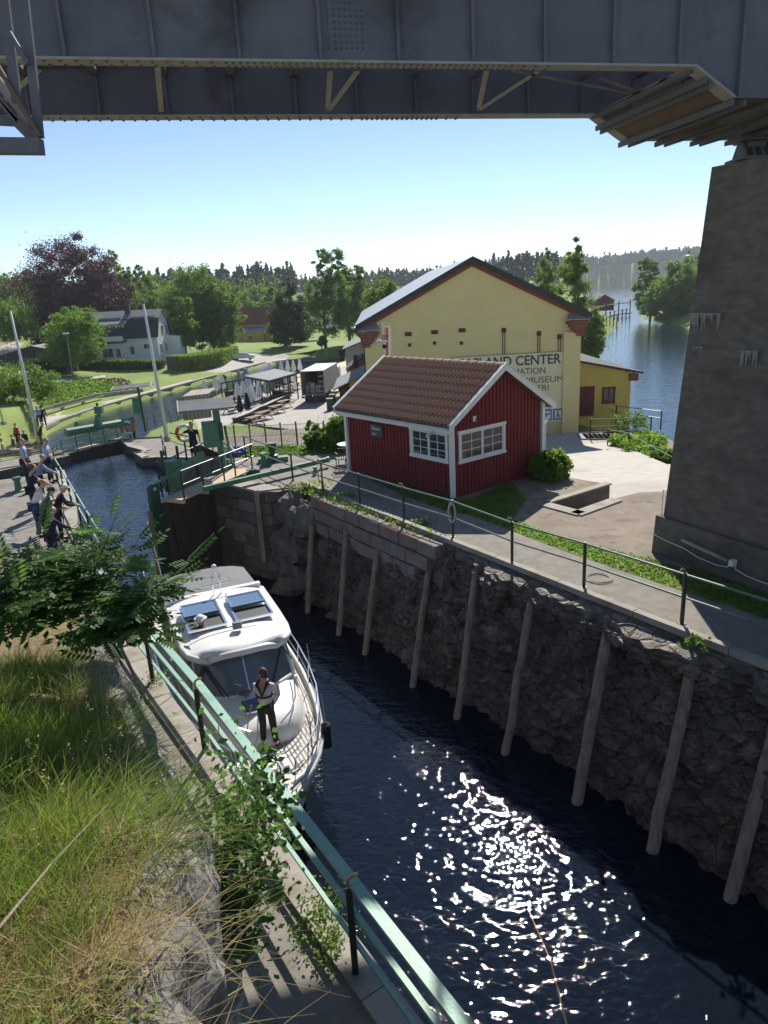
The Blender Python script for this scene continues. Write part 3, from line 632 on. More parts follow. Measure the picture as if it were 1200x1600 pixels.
# cross beams only; deck left off to let sun through to the bank
for k in range(-16, 7): MB().bar(gp(O_n, k*1.22-.3, ZB+.80, .03), gp(O_n, k*1.22-.3, ZB+.80, sep-.03), .14, .26).build('cross_beam', M['steel'], bridge)
# boarded soffit with cross rails over the support
def slopept(v, tpar):   # tpar 0..1 along haunch, then beyond
    a = Vector(gp(O_n, 0, ZB)).lerp(gp(O_n, un, zh), tpar) if tpar <= 1 else gp(O_n, un+(tpar-1)*2.0, zh)
    b = Vector(gp(O_f, uf0, ZB)).lerp(gp(O_f, uf1, zh), tpar) if tpar <= 1 else gp(O_f, uf1+(tpar-1)*2.0, zh)
    return a.lerp(b, v)
for k in range(34):
    t0 = .30+k*.075; 
    if t0 > 2.6: break
    t1 = t0+.066; mb = MB().slab([slopept(.02, t0), slopept(.02, t1), slopept(.98, t1), slopept(.98, t0)], UP*.03); mb.build('soffit_board', M['rust'], bridge)
for t0 in (.28, .42, 1.0, 1.12, 1.45, 1.57, 1.9, 2.02, 2.35, 2.47):
    a, b = slopept(-.03, t0), slopept(1.06, t0); MB().bar(a-UP*.09, b-UP*.09, .045, .10).build('cross_rail', M['steel'], bridge)
a, b = slopept(0, .1), slopept(1, .1); MB().bar(a-UP*.0, b-UP*0, .18, .06).build('end_brace', M['steel'], bridge)
# bearing
bc = onplane(1172, 262, O_f-nBr*.5, nBr); bc.z = PT
bear = thing('bridge_bearing', 'cast steel rocker bearing between pier top and girder', 'bearing', bc)
ht = zh-PT
MB().box(bc+UP*.05, (.95, .9, .1)).build('base_plate', M['steel'], bear)
MB().tube([bc+Vector((-.42, 0, .18)), bc+Vector((.42, 0, .18))], .10, 12).build('roller', M['steel'], bear)
MB().box(bc+UP*.31, (.8, .8, .06)).build('rocker_plate', M['steel'], bear)
for k in (-.28, -.1, .1, .28): MB().slab([bc+Vector((k, -.34, .33)), bc+Vector((k, .34, .33)), bc+Vector((k, .12, .33+(ht-.45)*.8)), bc+Vector((k, -.12, .33+(ht-.45)*.8))], (.05, 0, 0)).build('rib', M['steel'], bear)
MB().box(bc+UP*(ht*.5+.25), (.3, .26, ht-.55)).build('pedestal', M['steel'], bear)
MB().slab([bc+Vector((-.2, -.2, ht-.3)), bc+Vector((.2, -.2, ht-.3)), bc+Vector((.2, .2, ht-.3)), bc+Vector((-.2, .2, ht-.3))], UP*.1).build('cap', M['steel'], bear)
MB().box(bc+UP*(ht-.1), (.8, .6, .16)).build('top_plate', M['steel'], bear)
# inspection gantry at top left
Yg = 9.5
gan = thing('inspection_gantry', 'rusty stepped steel gantry hanging at the upper left corner', 'gantry', atY(30, 228, Yg))
def gb(a, b, wd, m_, nm, Y1=Yg, Y2=Yg, d_=None): MB().bar(atY(*a, Y1), atY(*b, Y2), wd, d_ or wd, up=(0, 1, 0)).build(nm, M[m_], gan)
gb((-60, 228), (65, 229), .17, 'steel', 'bottom_beam', d_=.17)
gb((-40, 42), (62, 214), .05, 'rust', 'stringer'); gb((-30, 92), (60, 208), .10, 'ptimb', 'tread_board', Yg+.12, Yg+.12, .04); gb((-40, 104), (56, 222), .05, 'rust', 'stringer')
gb((4, -20), (27, 160), .11, 'steel', 'hanger', Yg+.05, Yg+.05, .05); gb((36, -20), (62, 216), .10, 'steel', 'hanger', Yg+.1, Yg+.1, .05)
gb((14, 50), (44, 100), .05, 'steel', 'diagonal'); gb((-10, 150), (28, 190), .05, 'steel', 'diagonal'); gb((26, 190), (54, 218), .12, 'steel', 'gusset', Yg, Yg, .03)
gb((-60, 185), (27, 190), .10, 'steel', 'upper_beam', Yg+.3, Yg+.3, .1)
# ================================================================ RED CABIN
uC = Vector((math.sin(math.radians(-38)), math.cos(math.radians(-38)), 0)); vC = Vector((uC.y, -uC.x, 0))   # u: long side, v: gable side
A = at(708, 780); LC, WC, EZ, RZ = 5.45, 4.25, 2.60, 3.95
cab = thing('red_cabin', 'small falu red board cabin with clay tile roof beside the lock path', 'cabin', A)
def cp_(u, v, z): return A+uC*u+vC*v+UP*z
body = MB(); base = [cp_(0, 0, .05), cp_(LC, 0, .05), cp_(LC, WC, .05), cp_(0, WC, .05)]
gpz = RZ-.12
body.add(base+[cp_(0, 0, EZ), cp_(LC, 0, EZ), cp_(LC, WC, EZ), cp_(0, WC, EZ), cp_(0, WC/2, gpz), cp_(LC, WC/2, gpz)],
         [(0, 1, 5, 4), (2, 3, 7, 6), (3, 0, 4, 8, 7), (1, 2, 6, 9, 5), (4, 5, 9, 8), (7, 8, 9, 6), (0, 3, 2, 1)]); body.build('wall', M['red'], cab)
MB().slab([cp_(-.03+.06, .03, -.05), cp_(LC-.03, .03, -.05), cp_(LC-.03, WC-.03, -.05), cp_(.03, WC-.03, -.05)], UP*.14).build('foundation', M['pier'], cab)
# battens
wins_u = (.35, 2.0, 1.15, 2.05); wins_v = (.35, 2.35, 1.20, 2.10)
for k in range(1, 31):
    u = LC*k/31
    if not (wins_u[0] < u < wins_u[1]): rngs = [(.06, EZ-.02)]
    else: rngs = [(.06, wins_u[2]), (wins_u[3], EZ-.02)]
    for a, b in rngs: MB().bar(cp_(u, -.012, a), cp_(u, -.012, b), .055, .028, up=vC).build('batten', M['red'], cab)
for k in range(1, 25):
    v = WC*k/25; top = EZ+(gpz-EZ)*(1-abs(v-WC/2)/(WC/2))-.02
    rngs = [(.06, top)] if not (wins_v[0] < v < wins_v[1]) else [(.06, wins_v[2]), (wins_v[3], top)]
    for a, b in rngs: MB().bar(cp_(-.012, v, a), cp_(-.012, v, b), .055, .028, up=uC).build('batten', M['red'], cab)
for u, v in ((-.03, -.03), (LC+.03, -.03), (-.03, WC+.03)): MB().bar(cp_(u, v, .04), cp_(u, v, EZ), .13, .13, up=uC).build('corner_board', M['white'], cab)
def window(parent, P, du, dz_w, dz_h, n, panes, nm='window', frame=.09, fm='white', cas=2):
    # P lower-left corner; du unit dir; n outward
    wv = thing_part = MB(); w_, h_ = dz_w, dz_h
    for a, b in ((0, 0), (0, 1)): pass
    f_ = MB(); f_.bar(P-du*frame/2+n*.03, P-du*frame/2+n*.03+UP*h_, frame, .05, up=n); f_.bar(P+du*(w_+frame/2)+n*.03, P+du*(w_+frame/2)+n*.03+UP*h_, frame, .05, up=n)
    f_.bar(P-du*(frame+.04)-UP*frame/2+n*.035, P+du*(w_+frame+.04)-UP*frame/2+n*.035, frame, .07, up=n) if False else f_.slab([P-du*(frame+.03)-UP*frame+n*.0, P+du*(w_+frame+.03)-UP*frame, P+du*(w_+frame+.03), P-du*(frame+.03)], n*.07)
    f_.slab([P-du*(frame+.03)+UP*h_, P+du*(w_+frame+.03)+UP*h_, P+du*(w_+frame+.03)+UP*(h_+frame), P-du*(frame+.03)+UP*(h_+frame)], n*.065)
    F = f_.build(nm, M[fm], parent)
    cw = w_/cas; gx, gy = panes
    for c in range(cas):
        q = P+du*cw*c; s_ = MB(); t_ = .045
        for a in (t_/2, cw-t_/2): s_.bar(q+du*a+n*.02, q+du*a+n*.02+UP*h_, t_, .04, up=n)
        for z in (t_/2, h_-t_/2): s_.slab([q+du*t_+UP*(z-t_/2), q+du*(cw-t_)+UP*(z-t_/2), q+du*(cw-t_)+UP*(z+t_/2), q+du*t_+UP*(z+t_/2)], n*.038)
        s_.build('sash', M[fm], F)
        pw, ph = (cw-2*t_)/gx, (h_-2*t_)/gy
        for i in range(gx):
            for j in range(gy):
                a = q+du*(t_+pw*i+.01)+UP*(t_+ph*j+.01); MB().slab([a, a+du*(pw-.02), a+du*(pw-.02)+UP*(ph-.02), a+UP*(ph-.02)], n*.012).build('pane', M['glass'], F)
        mu = MB()
        for i in range(1, gx): a = q+du*(t_+pw*i)+n*.02; mu.bar(a+UP*t_, a+UP*(h_-t_), .02, .022, up=n)
        for j in range(1, gy): a = q+UP*(t_+ph*j); mu.slab([a+du*t_-UP*.01, a+du*(cw-t_)-UP*.01, a+du*(cw-t_)+UP*.01, a+du*t_+UP*.01], n*.028)
        mu.build('glazing_bar', M[fm], F)
    return F
window(cab, cp_(.22, 0, 1.22), uC, 1.62, .82, -vC, (2, 3))
window(cab, cp_(0, .35, 1.18), vC, 1.95, .86, -uC, (2, 3))
# roof: two slabs, pantile ribs, ridge tiles, bargeboards, gutter
ovE, ovG = .34, .27; slp = (RZ-EZ)/(WC/2)
def rz_(v): return RZ-abs(v-WC/2)*slp
for sg in (0, 1):
    vs_ = (-ovE, WC/2) if sg == 0 else (WC+ovE, WC/2)
    MB().slab([cp_(-ovG, vs_[0], rz_(vs_[0])-.10), cp_(LC+ovG, vs_[0], rz_(vs_[0])-.10), cp_(LC+ovG, vs_[1], RZ-.10), cp_(-ovG, vs_[1], RZ-.10)], UP*.09).build('roof_deck', M['bark'], cab)
rd = random.Random(9)
for sg in (0, 1):
    nc, nk = 8, 33; sl = math.hypot(WC/2+ovE, (WC/2+ovE)*slp); 
    for c in range(nc):
        for k in range(nk):
            pass
    allp = []
    prot = None
    sgn = 1 if sg == 0 else -1; v0 = -ovE if sg == 0 else WC+ovE
    dirv = (vC*sgn+UP*slp).normalized(); nrm = dirv.cross(uC)*(-1 if dirv.cross(uC).z < 0 else 1)
    tl = sl/nc; tw = (LC+2*ovG)/nk
    variants = []
    for q in range(3):
        P = []
        for i in range(2):
            row = []
            for h in range(7):
                x = tw*.80*h/6; zz = .088*max(0, math.sin(math.pi*min(1, h/6/.62)))-.02*(h/6 > .62)  # narrow tiles bare dark deck strips, painting shade into the grooves
                row.append(uC*x+dirv*(tl*1.12*i)+nrm*(zz+(.045 if i == 0 else .012)))
            P.append(row)
        g_ = MB().grid(P); 
        g_.quad(P[0][0], P[0][6], P[0][6]-nrm*.03, P[0][0]-nrm*.03)
        me = g_.mesh('roof_tile', smooth=False); me.materials.append(M['tile']); variants.append(me)
    for c in range(nc):
        for k in range(nk):
            p = cp_(-ovG+tw*k, v0, rz_(v0))+dirv*(tl*c)+nrm*rd.uniform(-.004, .006)
            o = link('roof_tile', variants[rd.randrange(3)], cab) if sg == 0 else None
            if o: o.location = p-A
            else: allp.append(p)
    if sg:
        g_ = MB()
        for p in allp:
            me = variants[0]; g_.add([Vector(v.co)+p for v in me.vertices], [tuple(f.vertices) for f in me.polygons])
        g_.build('roof_tile', M['tile'], cab, kind='stuff')
nr_ = 15; L_ = LC+2*ovG
for k in range(nr_):
    a = cp_(-ovG+L_*k/nr_, WC/2, RZ+.0); P = []
    for i, (f_, rr) in enumerate(((0, .125), (1.08, .105))):
        P.append([a+uC*(L_/nr_*f_)+vC*(rr*math.cos(math.pi*h/6))+UP*(rr*math.sin(math.pi*h/6)*.9+.0) for h in range(7)])
    MB().grid(P).build('ridge_tile', M['ridge'], cab)
for u0 in (-ovG-.03, LC+ovG+.03):
    for sg in (0, 1):
        v0 = -ovE-.03 if sg == 0 else WC+ovE+.03
        MB().slab([cp_(u0-.02, v0, rz_(v0)-.13), cp_(u0-.02, WC/2, RZ-.13), cp_(u0-.02, WC/2, RZ+.075), cp_(u0-.02, v0, rz_(v0)+.075)], uC*.035).build('bargeboard', M['white'], cab)
        MB().slab([cp_(u0-.05, v0, rz_(v0)+.06), cp_(u0+.08, v0, rz_(v0)+.06), cp_(u0+.08, WC/2, RZ+.085), cp_(u0-.05, WC/2, RZ+.085)], UP*.03).build('verge_board', M['white'], cab)
MB().slab([cp_(-ovG, -ovE+.02, rz_(-ovE)-.22), cp_(LC+ovG, -ovE+.02, rz_(-ovE)-.22), cp_(LC+ovG, -ovE+.02, rz_(-ovE)-.06), cp_(-ovG, -ovE+.02, rz_(-ovE)-.06)], vC*.03).build('eaves_board', M['white'], cab)
def gutter(u0, u1, v, z):
    P = [[cp_(u, v+.065*math.cos(h*math.pi/6), z-.065*math.sin(h*math.pi/6)) for h in range(7)] for u in (u0, u1)]; MB().grid(P).build('gutter', M['whitepole'], cab)
gutter(-ovG, LC+ovG, -ovE-.06, rz_(-ovE)-.04); gutter(-ovG, LC+ovG, WC+ovE+.06, rz_(-ovE)-.04)
MB().tube([cp_(-.05, WC+ovE+.02, 2.0), cp_(-.06, WC+.14, 1.72), cp_(-.06, WC+.12, .12), cp_(-.12, WC+.2, .04)], .045, 8).build('downpipe', M['whitepole'], cab)
MB().tube([cp_(.75, -ovE, 2.05), cp_(.75, -ovE, 1.95), cp_(.75, -.06, 2.1)], .04, 8).build('downpipe', M['whitepole'], cab)
# soffit triangle brackets / plate / little number
MB().box(cp_(-.03, .98, 2.42), (.02, .13, .17), math.atan2(uC.y, uC.x)).build('house_number_plate', M['white'], cab)
pl = MB().slab([cp_(4.0, -.05, 1.55), cp_(3.35, -.05, 1.55), cp_(3.35, -.05, 1.98), cp_(4.0, -.05, 1.98)], -vC*.02); pl.build('information_plate', M['paper'], cab)
# text helper
def text(body, P, du, dz, n, size, m_, parent=None, name='lettering', align='CENTER', ext=.004, bold=.0, sx=1.):
    cu = bpy.data.curves.new(name, 'FONT'); cu.body = body; cu.size = size; cu.extrude = ext; cu.align_x = align; cu.offset = bold
    o = bpy.data.objects.new(name, cu); C.objects.link(o); dg = bpy.context.evaluated_depsgraph_get(); me = bpy.data.meshes.new_from_object(o.evaluated_get(dg)); bpy.data.objects.remove(o)
    R3 = Matrix((du*sx, dz, n)).transposed().to_4x4(); me.transform(R3); me.transform(Matrix.Translation(Vector(P)-(wl(parent) if parent else Vector((0, 0, 0)))))
    me.materials.clear(); me.materials.append(m_); return link(name, me, parent)
text('Slussen', cp_(3.93, -.075, 1.80), -uC, UP, -vC, .16, M['white'], cab, align='LEFT')
text('Café  i', cp_(3.93, -.075, 1.62), -uC, UP, -vC, .11, M['white'], cab, align='LEFT')
text('2', cp_(-.045, 1.0, 2.36), vC, UP, -uC, .12, M['black'], cab)
# ================================================================ LARGE YELLOW BUILDING
BY, BX0, BX1, BZ, BE, BP = 46.4, -.62, 13.1, -3.3, 4.28, 7.72
XM = (BX0+BX1)/2; dl = thing('exhibition_hall', 'large yellow plastered hall with gable sign reading Dalsland Center', 'building', (XM, BY, BZ))
W3 = lambda x, y, z: Vector((x, y, z))
DP_ = 34; slB = (BP-BE)/(XM-BX0)
mb = MB(); pts = [W3(BX0, BY, BZ), W3(BX1, BY, BZ), W3(BX1, BY, BE), W3(XM, BY, BP), W3(BX0, BY, BE)]
mb.slab(pts, (0, DP_, 0)); mb.build('wall', M['yellow'], dl)
for x0 in (BX0-.05, BX1-1.15+.05): MB().box(((x0+x0+1.1)/2, BY-.12, (BZ+BE-1.0)/2), (1.1-.02, .25, BE-1.0-BZ)).build('pilaster', M['yellow'], dl)
for sg, x0 in ((0, BX0), (1, BX1)):
    s_ = 1 if sg == 0 else -1; xe = x0-s_*.55
    MB().slab([W3(xe, BY-.55, BE-.55*slB+.25), W3(XM, BY-.55, BP+.25), W3(XM, BY+DP_, BP+.25), W3(xe, BY+DP_, BE-.55*slB+.25)], UP*.12).build('roof', M['tin'], dl)
    MB().slab([W3(xe, BY-.58, BE-.55*slB+.10), W3(XM, BY-.58, BP+.10), W3(XM, BY-.58, BP+.40), W3(xe, BY-.58, BE-.55*slB+.40)], (0, .04, 0)).build('verge', M['dtin'], dl)
    MB().slab([W3(x0, BY-.10, BE-.18), W3(XM, BY-.10, BP-.18), W3(XM, BY-.10, BP+.2), W3(x0, BY-.10, BE+.2)], (0, .09, 0)).build('brick_band', M['brick'], dl)
    MB().slab([W3(x0-s_*.3, BY-.42, BE-.1), W3(XM, BY-.42, BP+.15), W3(XM, BY-.42, BP+.24), W3(x0-s_*.3, BY-.42, BE+.0)], (0, .48, 0)).build('soffit', M['brick'], dl)
    for k in range(5):
        h = .19; wv = 1.3-.2*k; xc = x0+s_*(wv/2-.35+.04*k); MB().box((xc, BY-.3+.02*k, BE-.42-h*k), (wv, .55-.05*k, h-.012)).build('corbel_course', M['brick'], dl)
    MB().slab([W3(x0-s_*.45, BY-.6, BE-.30), W3(x0+s_*1.0, BY-.6, BE-.22), W3(x0+s_*.8, BY-.1, BE+.12), W3(x0-s_*.3, BY-.1, BE+.02)], UP*.03).build('corbel_flashing', M['tin'], dl)
    gz0 = BE-.55*slB+.2; MB().tube([W3(xe-s_*.06, BY-.4, gz0), W3(xe-s_*.06, BY+DP_, gz0)], .07, 8).build('gutter', M['tin'], dl)
    if sg == 0: MB().tube([W3(xe-.02, BY-.3, gz0-.05), W3(x0-.05, BY-.2, gz0-1.0), W3(x0-.06, BY-.2, BZ+.2)], .05, 8).build('downpipe', M['dtin'], dl)
def fp(x, y, d=0): return atY(x, y, BY-d)
for x, y, w_ in ((638, 522, .40), (679, 519, .40), (722, 516, .40)):
    p = fp(x, y, .02); MB().tube([p-W3(w_/2, 0, 0), p+W3(w_/2, 0, 0)], .13, 10).build('anchor_plate', M['dred'], dl)
for x, y in ((640, 539), (679, 536), (721, 536)): p = fp(x, y, .0); MB().tube([p-W3(0, .05, 0), p+W3(0, .0, 0)], .12, 12).build('anchor_plate', M['dred'], dl)
for x, y, y2 in ((787, 516, 554), (842, 521, 551), (874, 526, 548)):
    p = fp(x, y); q = fp(x, y2); MB().box((p.x, BY-.03, p.z), (.28, .06, .3)).build('anchor_plate', M['dred'], dl)
    for dx in (-.07, .07): MB().bar((p.x+dx, BY-.03, p.z), (p.x+dx, BY-.03, q.z), .04, .04).build('tie_rod', M['dred'], dl)
s00, s11, s10 = fp(706, 560, .0), fp(880, 654, .0), fp(881, 548, .0)
sx0, sx1, sz1, sz0 = s00.x, s10.x, (s00.z+s10.z)/2+.02, s11.z+.0
sg_ = thing('hall_sign', 'cream painted sign panel with dark lettering on the hall gable', 'sign', ((sx0+sx1)/2, BY-.08, sz0))
MB().box(((sx0+sx1)/2, BY-.06, (sz0+sz1)/2), (sx1-sx0, .05, sz1-sz0)).build('panel', M['signy'], sg_)
fr = MB()
for a, b in ((sx0, sx1),): fr.box(((a+b)/2, BY-.075, sz1), (b-a, .05, .05)); fr.box(((a+b)/2, BY-.075, sz0), (b-a, .05, .05))
fr.box((sx0, BY-.075, (sz0+sz1)/2), (.05, .05, sz1-sz0)); fr.box((sx1, BY-.075, (sz0+sz1)/2), (.05, .05, sz1-sz0)); fr.build('frame', M['concrete'], sg_)
def fitline(txt, xr, ybase, cap_px, wpx, bold):
    p = fp(xr, ybase, .095); sz = cap_px/FP*BY*1.04/.70
    o = text(txt, (p.x, BY-.092, p.z), W3(1, 0, 0), UP, W3(0, -1, 0), sz, M['paper'], sg_, align='RIGHT', bold=bold)
    xs = [v.co.x for v in o.data.vertices]; w0 = max(xs)-min(xs); w1 = wpx/FP*BY*1.04; mx = max(xs)
    for v in o.data.vertices: v.co.x = mx+(v.co.x-mx)*w1/w0
fitline('DALSLAND CENTER', 876, 567, 13.5, 164, .018); fitline('INFORMATION', 853, 583, 9, 84, .0); fitline('BÅTAR  MUSEUM', 881, 596, 9, 108, 0); fitline('RÖKERI', 858, 609.5, 8.5, 44, 0); fitline('HANTVERK', 852, 638, 8.5, 66, 0)
pic = thing('pictogram_board', 'white framed row of three blue tourist pictogram signs low on the hall gable', 'sign', fp(855, 648, .1))
q0, q1 = fp(829, 657, .1), fp(880, 639, .1); MB().box(((q0.x+q1.x)/2, BY-.11, (q0.z+q1.z)/2), (q1.x-q0.x, .04, .95)).build('board', M['white'], pic)
for k in range(3):
    cx = q0.x+(q1.x-q0.x)*(k+.5)/3; cz = (q0.z+q1.z)/2; MB().box((cx, BY-.135, cz), (.6, .02, .72)).build('pictogram', M['signblue'] if k < 2 else M['paper'], pic)
    MB().box((cx, BY-.15, cz), (.46, .012, .54)).build('pictogram_field', M['white'], pic)
    sb = MB()
    if k == 0: sb.box((cx, BY-.16, cz-.1), (.34, .012, .1)); sb.slab([W3(cx-.2, BY-.16, cz), W3(cx+.2, BY-.16, cz), W3(cx, BY-.16, cz+.17)], (0, .01, 0))
    elif k == 1: sb.box((cx, BY-.16, cz+.03), (.36, .012, .12)); sb.box((cx, BY-.16, cz-.1), (.3, .012, .05))
    else: sb.ball((cx-.02, BY-.16, cz+.18), .045, 8, 5); sb.bar((cx-.02, BY-.16, cz+.14), (cx, BY-.16, cz-.02), .07, .012, up=(0, 1, 0)); sb.bar((cx, BY-.16, cz), (cx-.1, BY-.16, cz-.22), .05, .012, up=(0, 1, 0)); sb.bar((cx, BY-.16, cz), (cx+.09, BY-.16, cz-.22), .05, .012, up=(0, 1, 0)); sb.bar((cx, BY-.16, cz+.1), (cx+.14, BY-.16, cz-.2), .025, .012, up=(0, 1, 0))
    sb.build('symbol', M['paper'] if k != 1 else M['signblue'], pic)
# annex
an = thing('annex', 'low ochre lean-to annex with dark red door and window right of the hall', 'building', (16, 50.6, -3.3))
ax0, ax1, ay = 12.9, 18.0, 50.6; zt0, zt1 = 1.15, .05
MB().slab([W3(ax0, ay, -4.5), W3(ax1, ay, -4.5), W3(ax1, ay, zt1), W3(ax0, ay, zt0)], (0, 18, 0)).build('wall', M['oyellow'], an)
MB().slab([W3(ax0+.2, ay-.4, zt0-.0), W3(ax1+.7, ay-.4, zt1-.17), W3(ax1+.7, ay+18, zt1-.17), W3(ax0+.2, ay+18, zt0)], UP*.14).build('roof', M['dtin'], an)
for k in range(9): x = ax0+1.2+k*.5; MB().bar((x, ay-.35, zt0+.12-(x-ax0)*.245), (x, ay+17, zt0+.12-(x-ax0)*.245), .05, .09).build('roof_seam', M['dtin'], an)
MB().box((ax1+.15, ay-.05, -.35), (.6, .3, .5)).build('corbel', M['brick'], an)
p0, p1 = atY(910, 648, ay-.02), atY(918, 606, ay-.02); MB().box(((p0.x+p1.x)/2+.15, ay-.03, (p0.z+p1.z)/2), (1.0, .06, 2.1)).build('door', M['dred'], an)
p0 = atY(940, 629, ay); window(an, W3(p0.x+.1, ay, p0.z), W3(1, 0, 0), .75, 1.0, W3(0, -1, 0), (1, 2), fm='dred', cas=2)
# roofs and sheds on the left side of the hall
sh = thing('ochre_shed', 'ochre shed with grey sheet roof left of the hall', 'shed', atY(560, 600, 62))
def gableshed(root, x0, x1, y, d, z0, ze, zp, wm, rm, ov=.3, nw='wall'):
    xm = (x0+x1)/2; MB().slab([W3(x0, y, z0), W3(x1, y, z0), W3(x1, y, ze), W3(xm, y, zp), W3(x0, y, ze)], (0, d, 0)).build(nw, M[wm], root)
    s_ = (zp-ze)/(xm-x0)
    for a in (0, 1):
        xe = x0-ov if a == 0 else x1+ov; MB().slab([W3(xe, y-ov, ze-ov*s_+.02), W3(xm, y-ov, zp+.02), W3(xm, y+d+ov, zp+.02), W3(xe, y+d+ov, ze-ov*s_+.02)], UP*.1).build('roof', M[rm], root)
a, b, c_ = atY(546, 597, 60), atY(572, 583, 60), atY(546, 640, 60)
MB().slab([W3(a.x, 60, -5), W3(b.x+1.5, 60, -5), W3(b.x+1.5, 60, b.z+.1), W3(a.x, 60, a.z)], (0, 7, 0)).build('wall', M['oyellow'], sh)
MB().slab([W3(a.x-1.4, 59.5, a.z-.6), W3(b.x+1.5, 59.5, b.z+.5), W3(b.x+1.5, 68, b.z+.5), W3(a.x-1.4, 68, a.z-.6)], UP*.12).build('roof', M['slate'], sh)
MB().box((a.x-.02, 62.5, (a.z-5)/2), (.06, 1.1, 2.1)).build('door', M['dred'], sh); MB().slab([W3(a.x-.9, 60, -5), W3(a.x-.03, 60, -5), W3(a.x-.03, 60, a.z-.2), W3(a.x-.9, 60, a.z-.6)], (0, 6, 0)).build('red_boarding', M['dred'], sh)
ck = MB(); p = atY(556, 567, 63); MB().box((p.x, 63, p.z+.1), (.35, .35, 1.1)).build('chimney', M['dtin'], sh)
cont = thing('counter', 'dark outdoor serving counter with cups along the shed wall', 'counter', at(536, 622, -5.1))
c0 = at(533, 628, -5.0); MB().box(c0+W3(.7, 4, .55), (1.3, 9, 1.1)).build('cabinet', M['dtin'], cont); MB().box(c0+W3(.7, 4, 1.14), (1.5, 9.3, .08)).build('worktop', M['slate'], cont)
for k in range(6): MB().box(c0+W3(.5+.1*(k % 3), 1+k*1.2, 1.3), (.35, .4, .24)).build('tray', M['white'], cont)
gsh = thing('pale_shed', 'pale weathered board shed with light roof far left of the hall', 'shed', atY(556, 560, 80))
a, b = atY(541, 572, 80), atY(566, 541, 80); gableshed(gsh, a.x, a.x+7, 80, 10, -5.4, b.z-.2, b.z+1.0, 'ptimb', 'slate')
rsh = thing('brick_shed', 'small brick shed with dark gable roof behind the ochre shed', 'shed', atY(553, 575, 70))
a = atY(545, 577, 70); gableshed(rsh, a.x, a.x+2.6, 70, 5, -5.2, a.z+.1, a.z+.9, 'brick', 'dtin')
lsh = thing('low_shed', 'low ochre shed with pale board roof below the lawn edge', 'shed', at(515, 680, -4.2))
a, b = atY(489, 672, 41), atY(545, 650, 41)
MB().slab([W3(a.x, 40, -4.5), W3(a.x+5, 40, -4.5), W3(a.x+5, 40, a.z+.1), W3(a.x, 40, a.z-.3)], (0, 4, 0)).build('wall', M['oyellow'], lsh)
for k in range(12):
    x = a.x-.3+k*.45; MB().slab([W3(x, 39.5, a.z-.1+k*.07), W3(x+.43, 39.5, a.z-.03+k*.07), W3(x+.43, 44.5, a.z+.25+k*.07), W3(x, 44.5, a.z+.18+k*.07)], UP*.06).build('roof_board', M['ptimb'], lsh)
# ================================================================ RAILINGS
def railing(label, pts, h=1.05, hs=(1.0, .52), wr=.045, wp=.05, rm='rail', pm='postg', group=None, flat=None, z_follow=True, name='railing', thick=None):
    t_ = thing(name, label, 'railing', pts[0], group)
    me = MB().box((0, 0, h/2), (wp, wp, h)).mesh('post'); me.materials.append(M[pm]); rep('post', me, t_, pts)
    bp = MB().box((0, 0, .012), (.13, .13, .024)).mesh('base_plate'); bp.materials.append(M[pm]); rep('base_plate', bp, t_, pts)
    for i, z in enumerate(hs):
        mb = MB()
        for a, b in zip(pts, pts[1:]):
            a, b = Vector(a)+UP*z, Vector(b)+UP*z
            if flat: mb.bar(a, b, flat[i][0], flat[i][1])
            else: mb.tube([a, b], wr/2, 8)
        mb.build('top_rail' if i == 0 else 'mid_rail', M[rm], t_)
    return t_
rp_ = [at(*p) for p in ((385, 720), (458, 752), (505, 770), (563, 790), (632, 815), (708, 840), (800, 880), (912, 918), (1065, 975))]
d_ = rp_[-1]-rp_[-2]; rp_ += [rp_[-1]+d_*.95, rp_[-1]+d_*1.9]
rr_ = railing('green tubular railing along the right lock edge above the timber fenders', rp_, 1.05, (1.02, .56), .05, .06)
for i in (4, 6, 8, 2):
    p = rp_[i]; MB().tube([p+UP*1.0, p+UP*1.13+Vector((-.03, 0, 0)), p+UP*1.16+Vector((-.09, -.03, 0)), p+UP*1.13+Vector((-.12, -.04, 0))], .022, 6).build('lamp_hook', M['brass'], rr_)
def coil(label, p, r=.18, n=5, vert=True, mt='rope', rr=.012):
    t_ = MB(); pts = []
    for k in range(n*14):
        a = 2*math.pi*k/14; q = r*(1+.12*math.sin(k*.37))
        pts.append(Vector(p)+(Vector((math.cos(a)*q*.45, .02*math.sin(k*.5), math.sin(a)*q*1.3)) if vert else Vector((math.cos(a)*q, math.sin(a)*q, .012+.01*(k/14)))))
    t_.tube(pts, rr, 5).build('rope_coil', M[mt], label=label, cat='rope')
coil('pale rope coil hanging on the railing post in front of the red cabin', rp_[5]+Vector((-.03, -.06, .72)), .2)
coil('pale rope coil hung on the railing post nearest the cafe table', rp_[2]+Vector((-.05, -.04, .62)), .16, 4)
coil('thin grey rope lying coiled on the path behind the railing', at(935, 905), .28, 4, False, rr=.008)
# small red paint marks
for x, y, lb_ in ((1007, 1093-90, 'pier'), (922-300, 0, '')): pass
